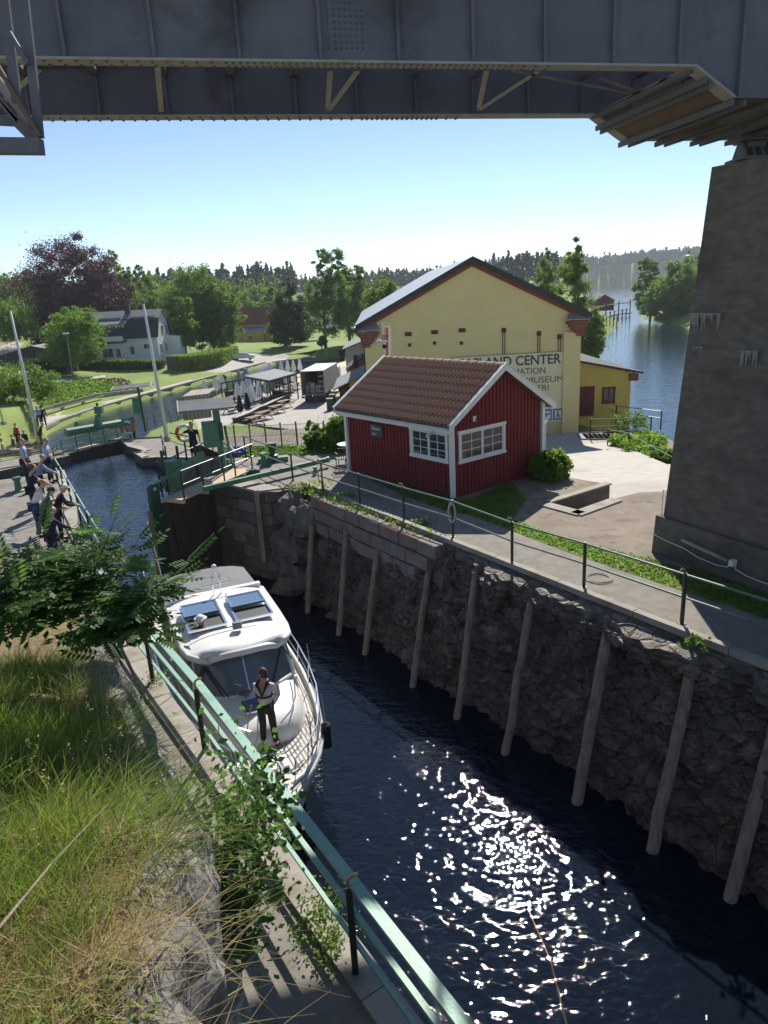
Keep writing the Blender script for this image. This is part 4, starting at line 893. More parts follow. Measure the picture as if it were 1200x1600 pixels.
# left railing: flat pale green rails
Lp = [st(s, 2.62-max(0, 9.1-s)*.03) for s in (.5, 2.6, 4.7, 6.9, 9.1, 11.6, 14.0, 16.4)]; 
lr = thing('lock_railing', 'pale green flat-rail railing running along the near left lock edge', 'railing', Lp[2])
me = MB().box((0, 0, .53), (.06, .06, 1.06)).mesh('post'); me.materials.append(M['postg']); rep('post', me, lr, Lp)
bp = MB().tube([(0, 0, 0), (0, 0, .03)], .07, 8).mesh('post_foot'); bp.materials.append(M['postg']); rep('post_foot', bp, lr, Lp)
a, b = Lp[0], Lp[-1]
def lrail(z, off, wd, th, nm): 
    o_ = Vector((NX, NY, 0))*off
    for p, q in zip(Lp, Lp[1:]): MB().bar(p+UP*z+o_+(q-p)*.002, q+UP*z+o_-(q-p)*.002, wd, th).build(nm, M['pgreen'], lr)
lrail(1.09, .05, .07, .04, 'top_rail'); lrail(1.07, .115, .045, .045, 'outer_top_rail'); lrail(.76, .05, .055, .04, 'mid_rail'); lrail(.38, .05, .045, .035, 'low_rail')
for i in (2, 4, 6):
    p = Lp[i]+UP*1.10; MB().tube([p, p+UP*.10, p+UP*.13+Vector((.05, .02, 0)), p+UP*.12+Vector((.09, .04, 0))], .018, 6).build('rope_hook', M['brass'], lr)
# pipe / old timber below left railing
for s in (3.2, 8.0): MB().tube([st(s, 2.95, .15), st(s+.3, 3.2, -3.6)], .14, 9).build('timber_fender', M['timber'], label='dark timber fender end at the left lock edge '+('near the bottom of the picture' if s < 5 else 'under the green rails by the bow'), cat='post', group='timber fenders on the left lock wall')
# railing by the spectators
lp2 = [at(*p) for p in ((106, 787), (82, 702+45), (100, 735))]
sp = [st(s, 3.3+(s-17)*.085) for s in (18.2, 20.4, 22.6, 24.8, 27, 29.2)]
railing('green railing with slanted stays where the spectators lean over the lock', sp, 1.05, (1.0, .55), .05, .05, 'pgreen', 'postg')
railing('green railing across the end of the left quay behind the standing spectators', [st(30.8, t) for t in (4.6, 2.2, -.2, -2.6, -5)], 1.05, (1.0, .55), .05, .05)
railing('black railing on the far landing in front of the strolling visitors', [st(46.4+.28*t, t, -2.8) for t in (-9, -6.6, -4.2, -1.8, .6, 3.0)]+[st(48.8, 6.6, -2.8)], 1.05, (1.0, .55), .04, .05, 'rail', 'postg')
# concrete bench block and rocks by spectators
MB().slab([st(17.6, 2.4, 0), st(18.9, 2.5, 0), st(18.9, 3.35, 0), st(17.6, 3.25, 0)], UP*.42).build('stone_block', M['rocklight'], label='rough lichen grey stone block on the lock edge beside the leaning spectators', cat='stone', bevel=.06)
def bollard(label, p, s=1.):
    p = Vector(p); t_ = MB(); t_.tube([p, p+UP*.05*s, p+UP*.08*s, p+UP*.42*s, p+UP*.5*s, p+UP*.56*s], [.2*s, .2*s, .13*s, .11*s, .17*s, .15*s], 14)
    t_.build('bollard', M['mgreen'], label=label, cat='bollard', smooth=False)
bollard('green iron mooring bollard on the left quay behind the spectators', at(30, 768), 1.0)
# ================================================================ OPEN GATE LEAF
H1, T1 = st(24.9, 8.95), at(240, 785)
gd = (T1-H1); gd.z = 0; GL = gd.length; gd.normalize(); gn = Vector((gd.y, -gd.x, 0))
if gn.y > 0: gn = -gn
gate = thing('lock_gate', 'near lock gate leaf of wet brown boards with green steel end post and footway', 'gate', (T1.x, T1.y, -3.8))
def g_(u, v, z): return T1-gd*u+gn*v+UP*z
nb = 17
for k in range(nb):
    u0, u1 = .32+(GL-.3)*k/nb, .32+(GL-.3)*(k+1)/nb-.012
    MB().slab([g_(u0, .12+.012*(k % 3), -4.0), g_(u1, .12+.012*(k % 3), -4.0), g_(u1, .12+.012*(k % 3), -.12), g_(u0, .12+.012*(k % 3), -.12)], -gn*.12).build('gate_board', M['darkwood'], gate)
for z in (-1.2, -2.4, -3.5): MB().bar(g_(.3, -.15, z), g_(GL, -.15, z), .3, .25).build('cross_beam', M['dgreen'], gate)
for z in (-.9, -2.2): MB().bar(g_(.6, .15, z), g_(.66, .15, z-1.0), .05, .02, up=gn).build('iron_strap', M['pipes'], gate)
ep = MB(); prof = []
for k in range(9): a = math.pi*k/8; prof.append((.05+.20-.20*math.cos(a), .42+.2*math.sin(a)))
ep.slab([g_(-.2+.0, .04, -4.1), g_(.3, .04, -4.1)]+[g_(-.15+x, .04, z) for x, z in prof[::-1]], -gn*.16); ep.build('end_post', M['dgreen'], gate)
MB().tube([g_(.10, .052, .44), g_(.10, -.14, .44)], .06, 12).build('post_eye', M['whitepole'], gate)
MB().bar(g_(-.28, .0, -4), g_(-.22, .0, -.25), .10, .14, up=gn).build('mitre_timber', M['timber'], gate)
# rising steel arm
MB().bar(g_(.2, -.12, .40), g_(GL-.2, -.12, 1.0), .10, .30).build('steel_arm', M['mgreen'], gate)
MB().box(g_(1.45, -.35, .55), (.5, .45, 1.1), math.atan2(gd.y, gd.x)).build('winch_box', M['mgreen'], gate)
for u in (.95, 1.7, 2.6): MB().bar(g_(u, -.3, .1), g_(u+.03, -.32, 1.55), .08, .08).build('spindle_post', M['postg'], gate)
MB().tube([g_(2.0, -.42, .75), g_(2.0, -.30, .75)], .2, 14).build('gear_wheel', M['white'], gate)
# footway planks and rail
for k in range(5):
    v = .10+.17*k; MB().slab([g_(.35, v, .02), g_(GL+1.1, v, .14), g_(GL+1.1, v+.16, .14), g_(.35, v+.16, .02)], UP*.05).build('footway_plank', M['plank'], gate)
for u in (.4, 1.6, 2.8): MB().bar(g_(u, .02, -.03), g_(u+.02, .98, -.03), .09, .09).build('bracket', M['plank'], gate)
pz = lambda u: .05+.12*u/GL
for z in (1.02, .55): MB().tube([g_(.5, .92, z), g_(GL+1.3, .95, z+.12)], .024, 8).build('hand_rail', M['rail'], gate)
for u in (.5, 1.5, 2.6, GL+.2, GL+1.2): MB().bar(g_(u, .92, pz(u)), g_(u, .92, 1.02+.1*u/GL), .05, .05).build('rail_post', M['postg'], gate)
for u in (.45, .75): MB().bar(g_(u, -.0, .05), g_(u, -.0, .62), .05, .05).build('rail_post', M['postg'], gate)
for z in (1.05,): MB().tube([g_(1.0, -.65, z), g_(GL+.6, -.65, z+.25)], .024, 8).build('hand_rail', M['rail'], gate)
for u in (1.0, 1.9, 2.9): MB().bar(g_(u, -.62, .05), g_(u, -.62, 1.15), .05, .05).build('rail_post', M['postg'], gate)
# balance beam across quay
bb = thing('balance_beam', 'long green steel push beam lying low over the quay beside the cafe table', 'beam', at(420, 735))
a, b = at(318, 764, .28), at(512, 718, .30); MB().bar(a, b, .17, .16).build('beam', M['mgreen'], bb); MB().bar(b-Vector((.02, 0, 0)), b+Vector((.06, .02, 0)), .2, .2).build('end_cap', M['pgreen'], bb)
MB().box(at(396, 741), (.5, .3, .4)).build('support', M['dgreen'], bb)
# left low rail behind: slim pipe barrier from gate box to landing
railing('thin dark rail reaching from the green winch box toward the lifebuoy landing', [at(257, 712, -.2), at(263, 735, -.1)], 1.0, (1.0, .5), .04, .05)
tb = thing('pipe_barrier', 'long dark green pipe barrier along the basin edge behind the gate', 'barrier', at(255, 690, -2))
MB().tube([at(254, 683, -.9), at(170, 693-5, -1.7)], .05, 8).build('pipe', M['dgreen'], tb); MB().bar(at(256, 712, -1.9), at(254, 683, -.9), .07, .07).build('post', M['postg'], tb); MB().bar(at(168, 692, -2.7), at(170, 688, -1.7), .07, .07).build('post', M['postg'], tb)
# control box with little roof
cb = thing('control_cabinet', 'green control cabinet on a post under a small gabled roof', 'control cabinet', at(351, 742))
p0 = at(351, 741); c = p0+UP*1.55; rz0 = math.atan2(gd.y, gd.x)+math.pi
MB().bar(p0, p0+UP*2.7+Vector((-.05, 0, 0)), .22, .22).build('post', M['mgreen'], cb)
MB().box(c+Vector((-.30, -.12, .05)), (.62, .42, .95), .25).build('cabinet_box', M['mgreen'], cb, bevel=.015)
MB().box(c+Vector((.12, -.2, .15)), (.12, .35, .6), .25).build('side_panel', M['dgreen'], cb); MB().box(c+Vector((-.28, -.335, .05)), (.54, .02, .85), .25).build('door', M['mgreen'], cb)
MB().bar(p0+Vector((.3, .25, 0)), c+Vector((.2, .1, .3)), .08, .08).build('stay', M['mgreen'], cb); MB().bar(p0+Vector((-.5, 0, 0)), c+Vector((-.3, 0, -.4)), .04, .04).build('stay', M['postg'], cb)
rc = p0+UP*2.72+Vector((-.35, .1, 0)); ru = Vector((.97, .24, 0)); rv_ = Vector((-.24, .97, 0))
for sg in (-1, 1):
    MB().slab([rc-ru*1.05+rv_*sg*.62-UP*.18, rc+ru*.95+rv_*sg*.62-UP*.18, rc+ru*.95+UP*.12, rc-ru*1.05+UP*.12], UP*.06).build('roof', M['slate'], cb)
    MB().slab([rc-ru*1.08+rv_*sg*.66-UP*.26, rc-ru*1.08+UP*.06, rc-ru*1.08+UP*.2, rc-ru*1.08+rv_*sg*.66-UP*.12], ru*.03).build('bargeboard', M['white'], cb)
# lifebuoy
def lifebuoy(label, p, r=.36, tilt=0):
    p = Vector(p); t_ = thing('lifebuoy', label, 'lifebuoy', p); N = 24
    for q in range(8):
        pts = [p+Vector((math.cos(2*math.pi*(q*3+k)/N)*r, .03*math.sin(k), math.sin(2*math.pi*(q*3+k)/N)*r)) for k in range(4)]
        MB().tube(pts, r*.24, 8).build('ring_segment', M['orange'] if q in (0, 3, 4, 7) else M['white'], t_, smooth=True)
    return t_
lifebuoy('orange and white lifebuoy hanging beside the lock keeper', atY(288, 677, 28.4), .31)
lb2 = atY(198, 668, 50.5); lifebuoy('orange and white lifebuoy on the far gate stand', lb2, .42)
st_ = thing('lifebuoy_stand', 'white slanted board stand holding the far lifebuoy', 'stand', (lb2.x, lb2.y+.3, -2.8)); MB().bar((lb2.x-.3, lb2.y+.3, -2.8), (lb2.x-.75, lb2.y+.3, lb2.z+.7), .1, .1).build('slat', M['white'], st_); MB().bar((lb2.x+.1, lb2.y+.3, -2.8), (lb2.x-.3, lb2.y+.3, lb2.z+.3), .07, .07).build('post', M['postg'], st_)
st_ = thing('lifebuoy_post', 'black post carrying the nearer lifebuoy by the gate footway', 'post', at(290, 730, 0)); p = atY(290, 690, 28.6); MB().bar((p.x-.05, 28.6, 0), (p.x-.05, 28.6, 1.1), .06, .06).build('post', M['postg'], st_); MB().bar((p.x-.6, 28.6, 1.35), (p.x+.35, 28.6, 1.1), .05, .05).build('arm', M['postg'], st_)
# blue tarp, flower pots, bollards
tp = at(370, 712); mb = MB().ball(tp+UP*.15, .42, 16, 9, (1.1, .7, .55)); mb.v = [tuple(Vector(v)+Vector((0, 0, 0))+(Vector(v)-tp).normalized()*.10*fbm(Vector(v)*4, 3)) for v in mb.v]; mb.build('tarp_bundle', M['blue'], label='crumpled bright blue tarpaulin bundle on the quay', cat='tarpaulin')
MB().tube([at(352, 692, .6), at(367, 706, .3)], .07, 8).build('wooden_pole', M['plank'], label='pale wooden pole leaning on the green cabinet post', cat='pole')
fpz = thing('flower_pot', 'dark planter with pink flowers on a green iron base', 'planter', at(427, 722))
p = at(427, 722); MB().tube([p, p+UP*.3, p+UP*.34, p+UP*.42, p+UP*.75, p+UP*.8], [.22, .22, .12, .12, .2, .22], 14).build('pot', M['dgreen'], fpz)
MB().box(p+Vector((0, 0, .1)), (1.2, .4, .22), .2).build('base', M['mgreen'], fpz)
bollard('green iron bollard left of the dark flower planter', at(413, 728), .95); bollard('small green bollard at the path edge beyond the rope coil', at(493, 742), .55)
# cafe table with chairs
def roundtable(label, p, r=.36):
    p = Vector(p); t_ = thing('bistro_table', label, 'table', p); MB().tube([p+UP*.72, p+UP*.745], r, 20).build('table_top', M['whitepole'], t_); MB().tube([p, p+UP*.72], .03, 6).build('column', M['pipes'], t_)
    for k in range(3): a = k*2.09; MB().tube([p+UP*.25, p+Vector((math.cos(a)*.3, math.sin(a)*.3, .01))], .018, 5).build('leg', M['pipes'], t_)
roundtable('white round bistro table beside the red cabin wall', at(545, 727)+Vector((-.1, .9, .25)) if False else at(545, 722), .42)
def chair(label, p, rz, group='black metal cafe chairs'):
    t_ = thing('cafe_chair', label, 'chair', p, group, rz); m_ = M['pipes']
    me = MB().box((0, 0, .45), (.44, .42, .03)).mesh('seat'); link('seat', me, t_, m_)
    mb = MB(); 
    for k in range(5): mb.bar((-.18+.09*k, -.2, .47), (-.18+.09*k, -.25, .86), .02, .02)
    mb.bar((-.22, -.25, .87), (.22, -.25, .87), .03, .04); link('backrest', mb.mesh('backrest'), t_, m_)
    for x in (-.2, .2):
        for y in (-.19, .19): link('leg', MB().bar((x, y, 0), (x, y, .45), .026).mesh('leg'), t_, m_)
    for x in (-.22, .22): link('armrest', MB().bar((x, -.2, .66), (x, .2, .66), .03).mesh('armrest'), t_, m_)
chair('black metal cafe chair in front of the round table', at(536, 734), .3); chair('black metal cafe chair wedged between the round table and cabin corner', at(561, 731), 2.2)
# ================================================================ LOWER GATE ACROSS THE BASIN
g2a, g2b = at(100, 711, -2.8), at(205, 684, -2.8)
lg = thing('lower_gate', 'far lock gate with thick green beam and footbridge closing the basin', 'gate', g2a)
gv = (g2b-g2a); ll = gv.length; gu = gv/ll; gw = Vector((-gu.y, gu.x, 0))
for k in range(16): MB().slab([g2a+gu*(ll*k/16)+UP*-.05, g2a+gu*(ll*(k+.96)/16)+UP*-.05, g2a+gu*(ll*(k+.96)/16)-UP*3, g2a+gu*(ll*k/16)-UP*3], gw*.2).build('gate_board', M['darkwood'], lg)
for k in range(4): MB().bar(g2a+gw*(.15+.22*k)+UP*.02, g2b+gw*(.15+.22*k)+UP*.02, .2, .06).build('footway_plank', M['bark' if k % 2 else 'plank'], lg)
a, b = atY(103, 676, 47.4), atY(207, 658, 51.2); MB().tube([a, b], .28, 10).build('green_beam', M['mgreen'], lg)
for x, y in ((152, 654), (120, 664)): p = atY(x, y, 48.6); MB().tube([p-UP*.5, p+UP*.25], [.35, .1], 8).build('gear_cover', M['mgreen'], lg)
p = atY(155, 645, 49.2); MB().box(p+UP*.2, (.5, .4, .5)).build('motor_box', M['mgreen'], lg)
p = atY(152, 634, 49.4); MB().bar(p-UP*1.4, p+UP*.2, .12, .12).build('spindle_post', M['postg'], lg)
p = b-UP*.3; MB().bar(p-UP*1.0, p+UP*.6, .2, .2).build('end_post', M['dgreen'], lg)
gp2 = [g2a+gu*(ll*k/5)+gw*.05 for k in range(6)]
railing('thin railing on the footbridge of the far lock gate', gp2, 1.05, (1.0, .5), .035, .04)
# lamp table stand (sheltered box) on far landing
ls = thing('sheltered_control_post', 'slim green control post with flat grey shelter roof on the far landing', 'control post', at(228, 672, -2.8))
p = at(228, 674, -2.8); MB().bar(p, p+UP*3.3+Vector((-.1, 0, 0)), .14, .14).build('post', M['dgreen'], ls); MB().box(p+Vector((-.35, -.1, 2.0)), (.5, .3, 1.2)).build('cabinet_box', M['mgreen'], ls)
for sg in (-1, 1): MB().slab([p+Vector((-1.9, sg*.55, 3.2)), p+Vector((1.0, sg*.55, 3.4)), p+Vector((1.0, 0, 3.6)), p+Vector((-1.9, 0, 3.4))], UP*.05).build('roof', M['slate'], ls)
for x in (-1.92, .97): MB().slab([p+Vector((x, -.6, 3.1+.07*(x+1.9))), p+Vector((x, 0, 3.35+.07*(x+1.9))), p+Vector((x, .6, 3.1+.07*(x+1.9))), p+Vector((x, .6, 3.25+.07*(x+1.9))), p+Vector((x, 0, 3.5+.07*(x+1.9))), p+Vector((x, -.6, 3.25+.07*(x+1.9)))], (.05, 0, 0)).build('gable_board', M['white'], ls)
# boardwalk bench along towpath
bw = thing('waterside_bench', 'long low wooden bench along the curved retaining wall on the far bank', 'bench', at(120, 640, -5.0))
bp_ = [boff(k, 4.6) for k in (0, 1, 2, 3)]; bp_ = [Vector((p.x, p.y, gz(p.x, p.y))) for p in bp_]
for a, b in zip(bp_, bp_[1:]):
    for v in (0, .32): MB().bar(a+UP*.5+Vector((0, v, 0)), b+UP*.5+Vector((0, v, 0)), .3, .08).build('seat_plank', M['plank'], bw)
    for f_ in (.02, .5): q = a.lerp(b, f_); MB().box(q+Vector((0, .2, .22)), (.3, .5, .44)).build('leg', M['concrete'], bw)
rw = thing('retaining_wall', 'low grey retaining wall behind the long waterside bench', 'wall', at(130, 624, -4.8))
wp_ = [boff(k, 5.6 if k < 4 else 3.8) for k in (0, 1, 2, 3, 4)]; wp_ = [Vector((p.x, p.y, gz(p.x, p.y)-.2)) for p in wp_]
for a, b in zip(wp_, wp_[1:]): MB().slab([a-UP*1, b-UP*1, b+UP*.75, a+UP*.75], (-.15, .3, 0)).build('wall_section', M['concrete'], rw)
# flagpoles
def flagpole(label, base, top, r=.075, tp_=None):
    base = Vector(base); top = Vector(top); t_ = thing('flagpole', label, 'flagpole', base, 'white flagpoles by the locks'); MB().tube([base, base.lerp(top, .98)], [r*1.25, r*.62], 10).build('pole', M['whitepole'], t_, smooth=True)
    MB().ball(top, r*1.3, 8, 6, (1, 1, .8)).build('finial', M['slate'], t_); MB().tube([base+Vector((.1, -.05, 0)), top+Vector((.06, -.03, -.1))], .008, 4).build('halyard', M['rope'], t_); MB().box(base+UP*.15, (.35, .3, .3)).build('socket', M['concrete'], t_)
b0 = at(62, 697, -2.8); flagpole('white flagpole standing at the far landing left, behind the spectators', b0, atY(15, 481, b0.y), .105)
b0 = at(262, 690, -1.6); flagpole('white flagpole standing just behind the basin barrier near the lifebuoy', b0, atY(223, 470, b0.y), .10)
b0 = at(6, 664, -2.7); flagpole('thin pale flagpole at the far left edge of the picture', b0, atY(-22, 560, b0.y), .06)
# small wooden enclosure + wire fences near lawn
en = thing('board_enclosure', 'grey vertical board enclosure on the sloping lawn', 'enclosure', at(310, 655, -2.8)); a, b = at(290, 657, -2.9), at(330, 652, -2.9)
for k in range(20): p = a.lerp(b, k/20); MB().bar(p, p+UP*1.9, .33, .05).build('board', M['ptimb' if k % 3 else 'timber'], en)
MB().slab([a+UP*1.9, b+UP*1.9, b+UP*2.0+Vector((0, 3, 0)), a+UP*2.0+Vector((0, 3, 0))], UP*.06).build('cover', M['concrete'], en)
def wirefence(label, a, b, n, h=1.0, bars=14, gate_=False):
    t_ = thing('wire_fence', label, 'fence', a); a, b = Vector(a), Vector(b); me = MB().bar((0, 0, 0), (0, 0, h), .07, .07).mesh('post'); me.materials.append(M['timber']); rep('post', me, t_, [a.lerp(b, k/n) for k in range(n+1)])
    mb = MB()
    for k in range(n*bars): p = a.lerp(b, (k+.5)/(n*bars)); mb.bar(p+UP*.05, p+UP*h*.92, .012, .012)
    for z in (.08, .5, .9): mb.bar(a+UP*h*z, b+UP*h*z, .018, .018)
    mb.build('wire_mesh', M['slate'], t_)
wirefence('wire mesh fence along the back of the lawn', at(345, 703), at(465, 697), 5, 1.1, 12)
wirefence('dark slatted gate panel between the lawn fence and shrubs', at(465, 697), at(508, 696), 1, 1.1, 10)
wirefence('wire fence up the sloping lawn behind the landing', at(232, 672, -2.8), at(290, 655, -2.6), 5, 1.1, 10)
# ================================================================ RIVER SIDE RAILINGS
railing('black railing beside the footbridge in front of the river annex', [at(922, 686, -3.2), at(1016, 683, -3.3)], 1.3, (1.25, .8, .45), .05, .07)
railing('black railing climbing past the annex window above the weeds', [at(932, 645, -3.2), at(962, 662, -3.4), at(1032, 672, -3.4)], 1.3, (1.25, .8), .05, .07)
railing('thin railing running down the weedy bank toward the pier', [at(949, 700, -3.1), at(981, 707, -3.0), at(1019, 734, -2.6), at(1060, 760, -2.2)], 1.15, (1.1,), .04, .06)
br_ = thing('footbridge', 'pale plank footbridge to the river annex', 'footbridge', at(960, 685, -3.2)); 
for k in range(12): a, b = at(908+7.5*k, 678+0*k, -3.15), at(916+7.5*k, 686, -3.15); MB().bar(a, b, .55, .07).build('deck_plank', M['concrete'], br_)
sheet('river_bank', [tuple(at(x, y, -3.2)[:2]) for x, y in ((910, 668), (1020, 670), (1060, 690), (1060, 780), (1035, 742), (990, 720), (950, 695))], lambda x, y: -3.35, M['dirt'], 1.5, 0, kind='structure')
# ================================================================ PLAZA
PZ = -5.2
def parasol(label, p, mt, h=2.3, s=1.):
    p = Vector(p); g = 'furled parasols on the cafe terrace'; t_ = thing('furled_parasol', label, 'parasol', p, g)
    MB().tube([p, p+UP*h], .03, 6).build('pole', M['whitepole'], t_); mb = MB()
    prof = [(.04, h+.02), (.13, h-.15), (.22, h-.75), (.30, h-1.35), (.20, h-1.65), (.05, h-1.68)]; n = 12; rows = []
    for r, z in prof: rows.append([p+Vector((math.cos(2*math.pi*k/n)*r*s*(1.2 if k % 2 else .75), math.sin(2*math.pi*k/n)*r*s*(1.2 if k % 2 else .75), z)) for k in range(n+1)])
    mb.grid(rows); mb.build('canopy', M[mt], t_); MB().tube([p, p+UP*.08], .28, 8).build('base', M['slate'], t_)
pl_ = [(323, 632, 'white furled parasol at the far left of the terrace, over the shelter roof'), (339.5, 625, 'white furled parasol second from the left above the little roof ridge'), (350, 621, 'tall white furled parasol third from the left'), (374, 637, 'white furled parasol in front of the pavilion posts, left of three'), (383, 633, 'white furled parasol between the pavilion posts and the front row'), (389, 619, 'large white furled parasol right under the pavilion edge'), (392, 644, 'left twin of the two touching white furled parasols'), (396.5, 641, 'right twin of the two touching white furled parasols'), (407, 636, 'white furled parasol alone in the middle of the terrace'), (419, 630, 'white furled parasol left of the broadest one'), (426.5, 626, 'broadest white furled parasol at the front by the planter wall'), (449.5, 612, 'white furled parasol beside the bench row left of the truck'), (461, 610, 'white furled parasol nearest the open truck')]
for x, y, lb_ in pl_:
    p = at(x, y, PZ); parasol(lb_, p, 'canvasw', 2.75, 1.25)
for x, y, lb_ in ((377, 655, 'dark blue furled parasol nearest the shelter roof'), (388.5, 650, 'dark blue furled parasol just right of its dark twin')): parasol(lb_, at(x, y, PZ), 'c_navy', 2.4, 1.0)
for x, y, lb_ in ((441, 592, 'white furled parasol behind the pavilion, leftmost'), (451, 590, 'white furled parasol behind the pavilion, second'), (460, 590, 'white furled parasol behind the pavilion roof corner'), (470, 588, 'white furled parasol just left of the truck roof')): parasol(lb_, at(x, y, PZ), 'canvasw', 2.6, 1.1)
def picnic(label, p, rz):
    t_ = thing('picnic_table', label, 'table', p, 'dark picnic tables on the cafe terrace', rz)
    for nm, c, d in (('table_top', (0, 0, .75), (1.9, .75, .05)), ('bench', (0, .72, .45), (1.9, .28, .05)), ('bench', (0, -.72, .45), (1.9, .28, .05))): link(nm, MB().box(c, d).mesh(nm), t_, M['timber'])
    for x in (-.7, .7): link('leg_frame', MB().bar((x, -.6, 0), (x, .2, .74), .06).bar((x, .6, 0), (x, -.2, .74), .06).bar((x, -.72, .42), (x, .72, .42), .06).mesh('leg_frame'), t_, M['pipes'])
tb_ = [((352, 636), 'dark picnic table leftmost by the pond'), ((362, 645), 'picnic table in front of the left parasols'), ((370, 628), 'picnic table beneath the pavilion front posts'), ((400, 646), 'picnic table beside the twin parasols'), ((412, 641), 'picnic table between the lone parasol and planter wall'), ((424, 634), 'picnic table by the broadest parasol'), ((433, 628), 'picnic table at the far end of the planter wall'), ((443, 618), 'picnic table in the row left of the truck, nearest'), ((452, 614), 'picnic table in the row left of the truck, middle'), ((461, 608), 'picnic table in the row left of the truck, farthest'), ((398, 663), 'picnic table outside the planter wall, lowest'), ((412, 655), 'picnic table outside the planter wall, second from below'), ((432, 645), 'picnic table outside the planter wall, third from below'), ((443, 637), 'picnic table outside the planter wall, farthest'), ((382, 660), 'picnic table inside the lower planter wall corner')]
for (x, y), lb_ in tb_: picnic(lb_, at(x, y, PZ), .95)
pwp = [at(x, y, PZ) for x, y in ((368, 668), (388, 660), (405, 650), (414, 647), (449, 629), (446, 624), (428, 622))]
pw_ = thing('planter_wall', 'low black planter wall with pale top enclosing the terrace', 'planter wall', pwp[0])
for a, b in zip(pwp, pwp[1:]):
    MB().bar(a+UP*.45, b+UP*.45, .45, .9).build('planter_box', M['dtin'], pw_); MB().bar(a+UP*.93, b+UP*.93, .5, .05).build('top_board', M['ptimb'], pw_)
pv = thing('pavilion', 'black framed open terrace pavilion with flat dark canopy roof', 'pavilion', at(420, 612, PZ))
q = [atY(382, 590.5, 93), atY(421, 598, 84), atY(463, 586.5, 90), atY(431, 579.5, 101)]; zt = -2.45
q = [Vector((v.x, v.y, zt)) for v in (at(381, 591, zt), at(421, 598, zt), at(463, 586, zt), at(430, 579, zt))]
MB().slab(q, UP*.18).build('canopy', M['tin' if 0 else 'dtin'], pv); mb = MB()
canv = [v+UP*.20 for v in q]; MB().slab([canv[0].lerp(canv[2], .015), canv[1].lerp(canv[3], .015), canv[2].lerp(canv[0], .015), canv[3].lerp(canv[1], .015)], UP*.04).build('roof_cloth', M['slate'], pv)
for a, b in zip(q, q[1:]+q[:1]):
    for f_ in (0, .33, .66): p = a.lerp(b, f_); MB().bar((p.x, p.y, PZ), p, .14, .14).build('post', M['pipes'], pv)
    MB().bar((a.x, a.y, PZ+1.0), (b.x, b.y, PZ+1.0), .1, .1).build('side_rail', M['pipes'], pv)
pe = [at(345, 599, zt), at(381, 592, zt)]
for f_ in (0, .25, .5, .75, 1): p = pe[0].lerp(pe[1], f_); MB().bar((p.x, p.y, PZ), p, .12, .12).build('post', M['pipes'], pv)
MB().bar(pe[0], pe[1], .12, .14).build('frame_beam', M['pipes'], pv)
MB().slab([at(352, 625, PZ)+UP*.0, at(385, 622, PZ), at(440, 604, PZ), at(462, 598, PZ)], UP*1.0).build('dark_screen', M['dtin'], pv)
# truck
tk = thing('delivery_truck', 'white box truck with open rear doors seen from behind on the plaza', 'truck', at(488, 632, PZ))
ta = at(474, 628, PZ); tb2 = at(509, 632, PZ); tr_ = (tb2-ta); tr_.z = 0; tW = 2.6; tr_ = Vector((1, -.10, 0)).normalized(); tf = Vector((-tr_.y, tr_.x, 0)); tc_ = (ta+tb2)/2
tf = (tf+tr_*.04).normalized()
def tp2(x, y, z): return tc_+tr_*x+tf*y+UP*z
TL, TH, t0_ = 8.0, 3.5, 1.05
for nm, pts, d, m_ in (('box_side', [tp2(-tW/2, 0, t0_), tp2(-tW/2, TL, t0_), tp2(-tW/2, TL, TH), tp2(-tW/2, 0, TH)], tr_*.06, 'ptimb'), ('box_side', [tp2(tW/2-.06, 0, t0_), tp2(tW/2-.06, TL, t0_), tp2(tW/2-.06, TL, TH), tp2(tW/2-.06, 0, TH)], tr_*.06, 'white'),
    ('box_roof', [tp2(-tW/2, -.02, TH), tp2(tW/2, -.02, TH), tp2(tW/2, TL, TH), tp2(-tW/2, TL, TH)], UP*.08, 'white'), ('box_floor', [tp2(-tW/2, 0, t0_-.1), tp2(tW/2, 0, t0_-.1), tp2(tW/2, TL, t0_-.1), tp2(-tW/2, TL, t0_-.1)], UP*.1, 'slate'), ('box_front', [tp2(-tW/2, TL, t0_), tp2(tW/2, TL, t0_), tp2(tW/2, TL, TH), tp2(-tW/2, TL, TH)], tf*.06, 'white')):
    MB().slab(pts, d).build(nm, M[m_], tk)
MB().box(tp2(0, TL+1.3, 1.9), (2.6, 2.0, 2.4), math.atan2(tr_.y, tr_.x)).build('cab', M['white'], tk, bevel=.12)
MB().slab([tp2(-tW/2-.02, -.03, t0_-.15), tp2(tW/2+.02, -.03, t0_-.15), tp2(tW/2+.02, -.03, t0_+.05), tp2(-tW/2-.02, -.03, t0_+.05)], -tf*.08).build('rear_sill', M['slate'], tk)
for x in (-tW/2+.03, tW/2-.03): MB().bar(tp2(x, -.04, t0_), tp2(x, -.04, TH), .09, .09).build('door_frame', M['concrete'], tk)
MB().slab([tp2(-1.0, .1, .35), tp2(1.0, .1, .35), tp2(1.0, .1, .75), tp2(-1.0, .1, .75)], -tf*.15).build('tail_lift', M['dtin'], tk)
for x in (-1.2, 1.2): MB().box(tp2(x, -.05, .7), (.35, .1, .22)).build('tail_light', M['dred'], tk)
for y in (1.8, 3.1, 9.6):
    for x in (-1.15, 1.15): MB().tube([tp2(x-.16, y, .5), tp2(x+.16, y, .5)], .5, 14).build('wheel', M['black'], tk)
rk = random.Random(4)
for k in range(9): MB().box(tp2(-.9+.6*(k % 4), 1.2+.9*(k//4), t0_+.4+.0*k), (.5, .6, .7+.9*rk.random())).build('cargo_box', M[rk.choice(['ptimb', 'plank', 'slate'])], tk)
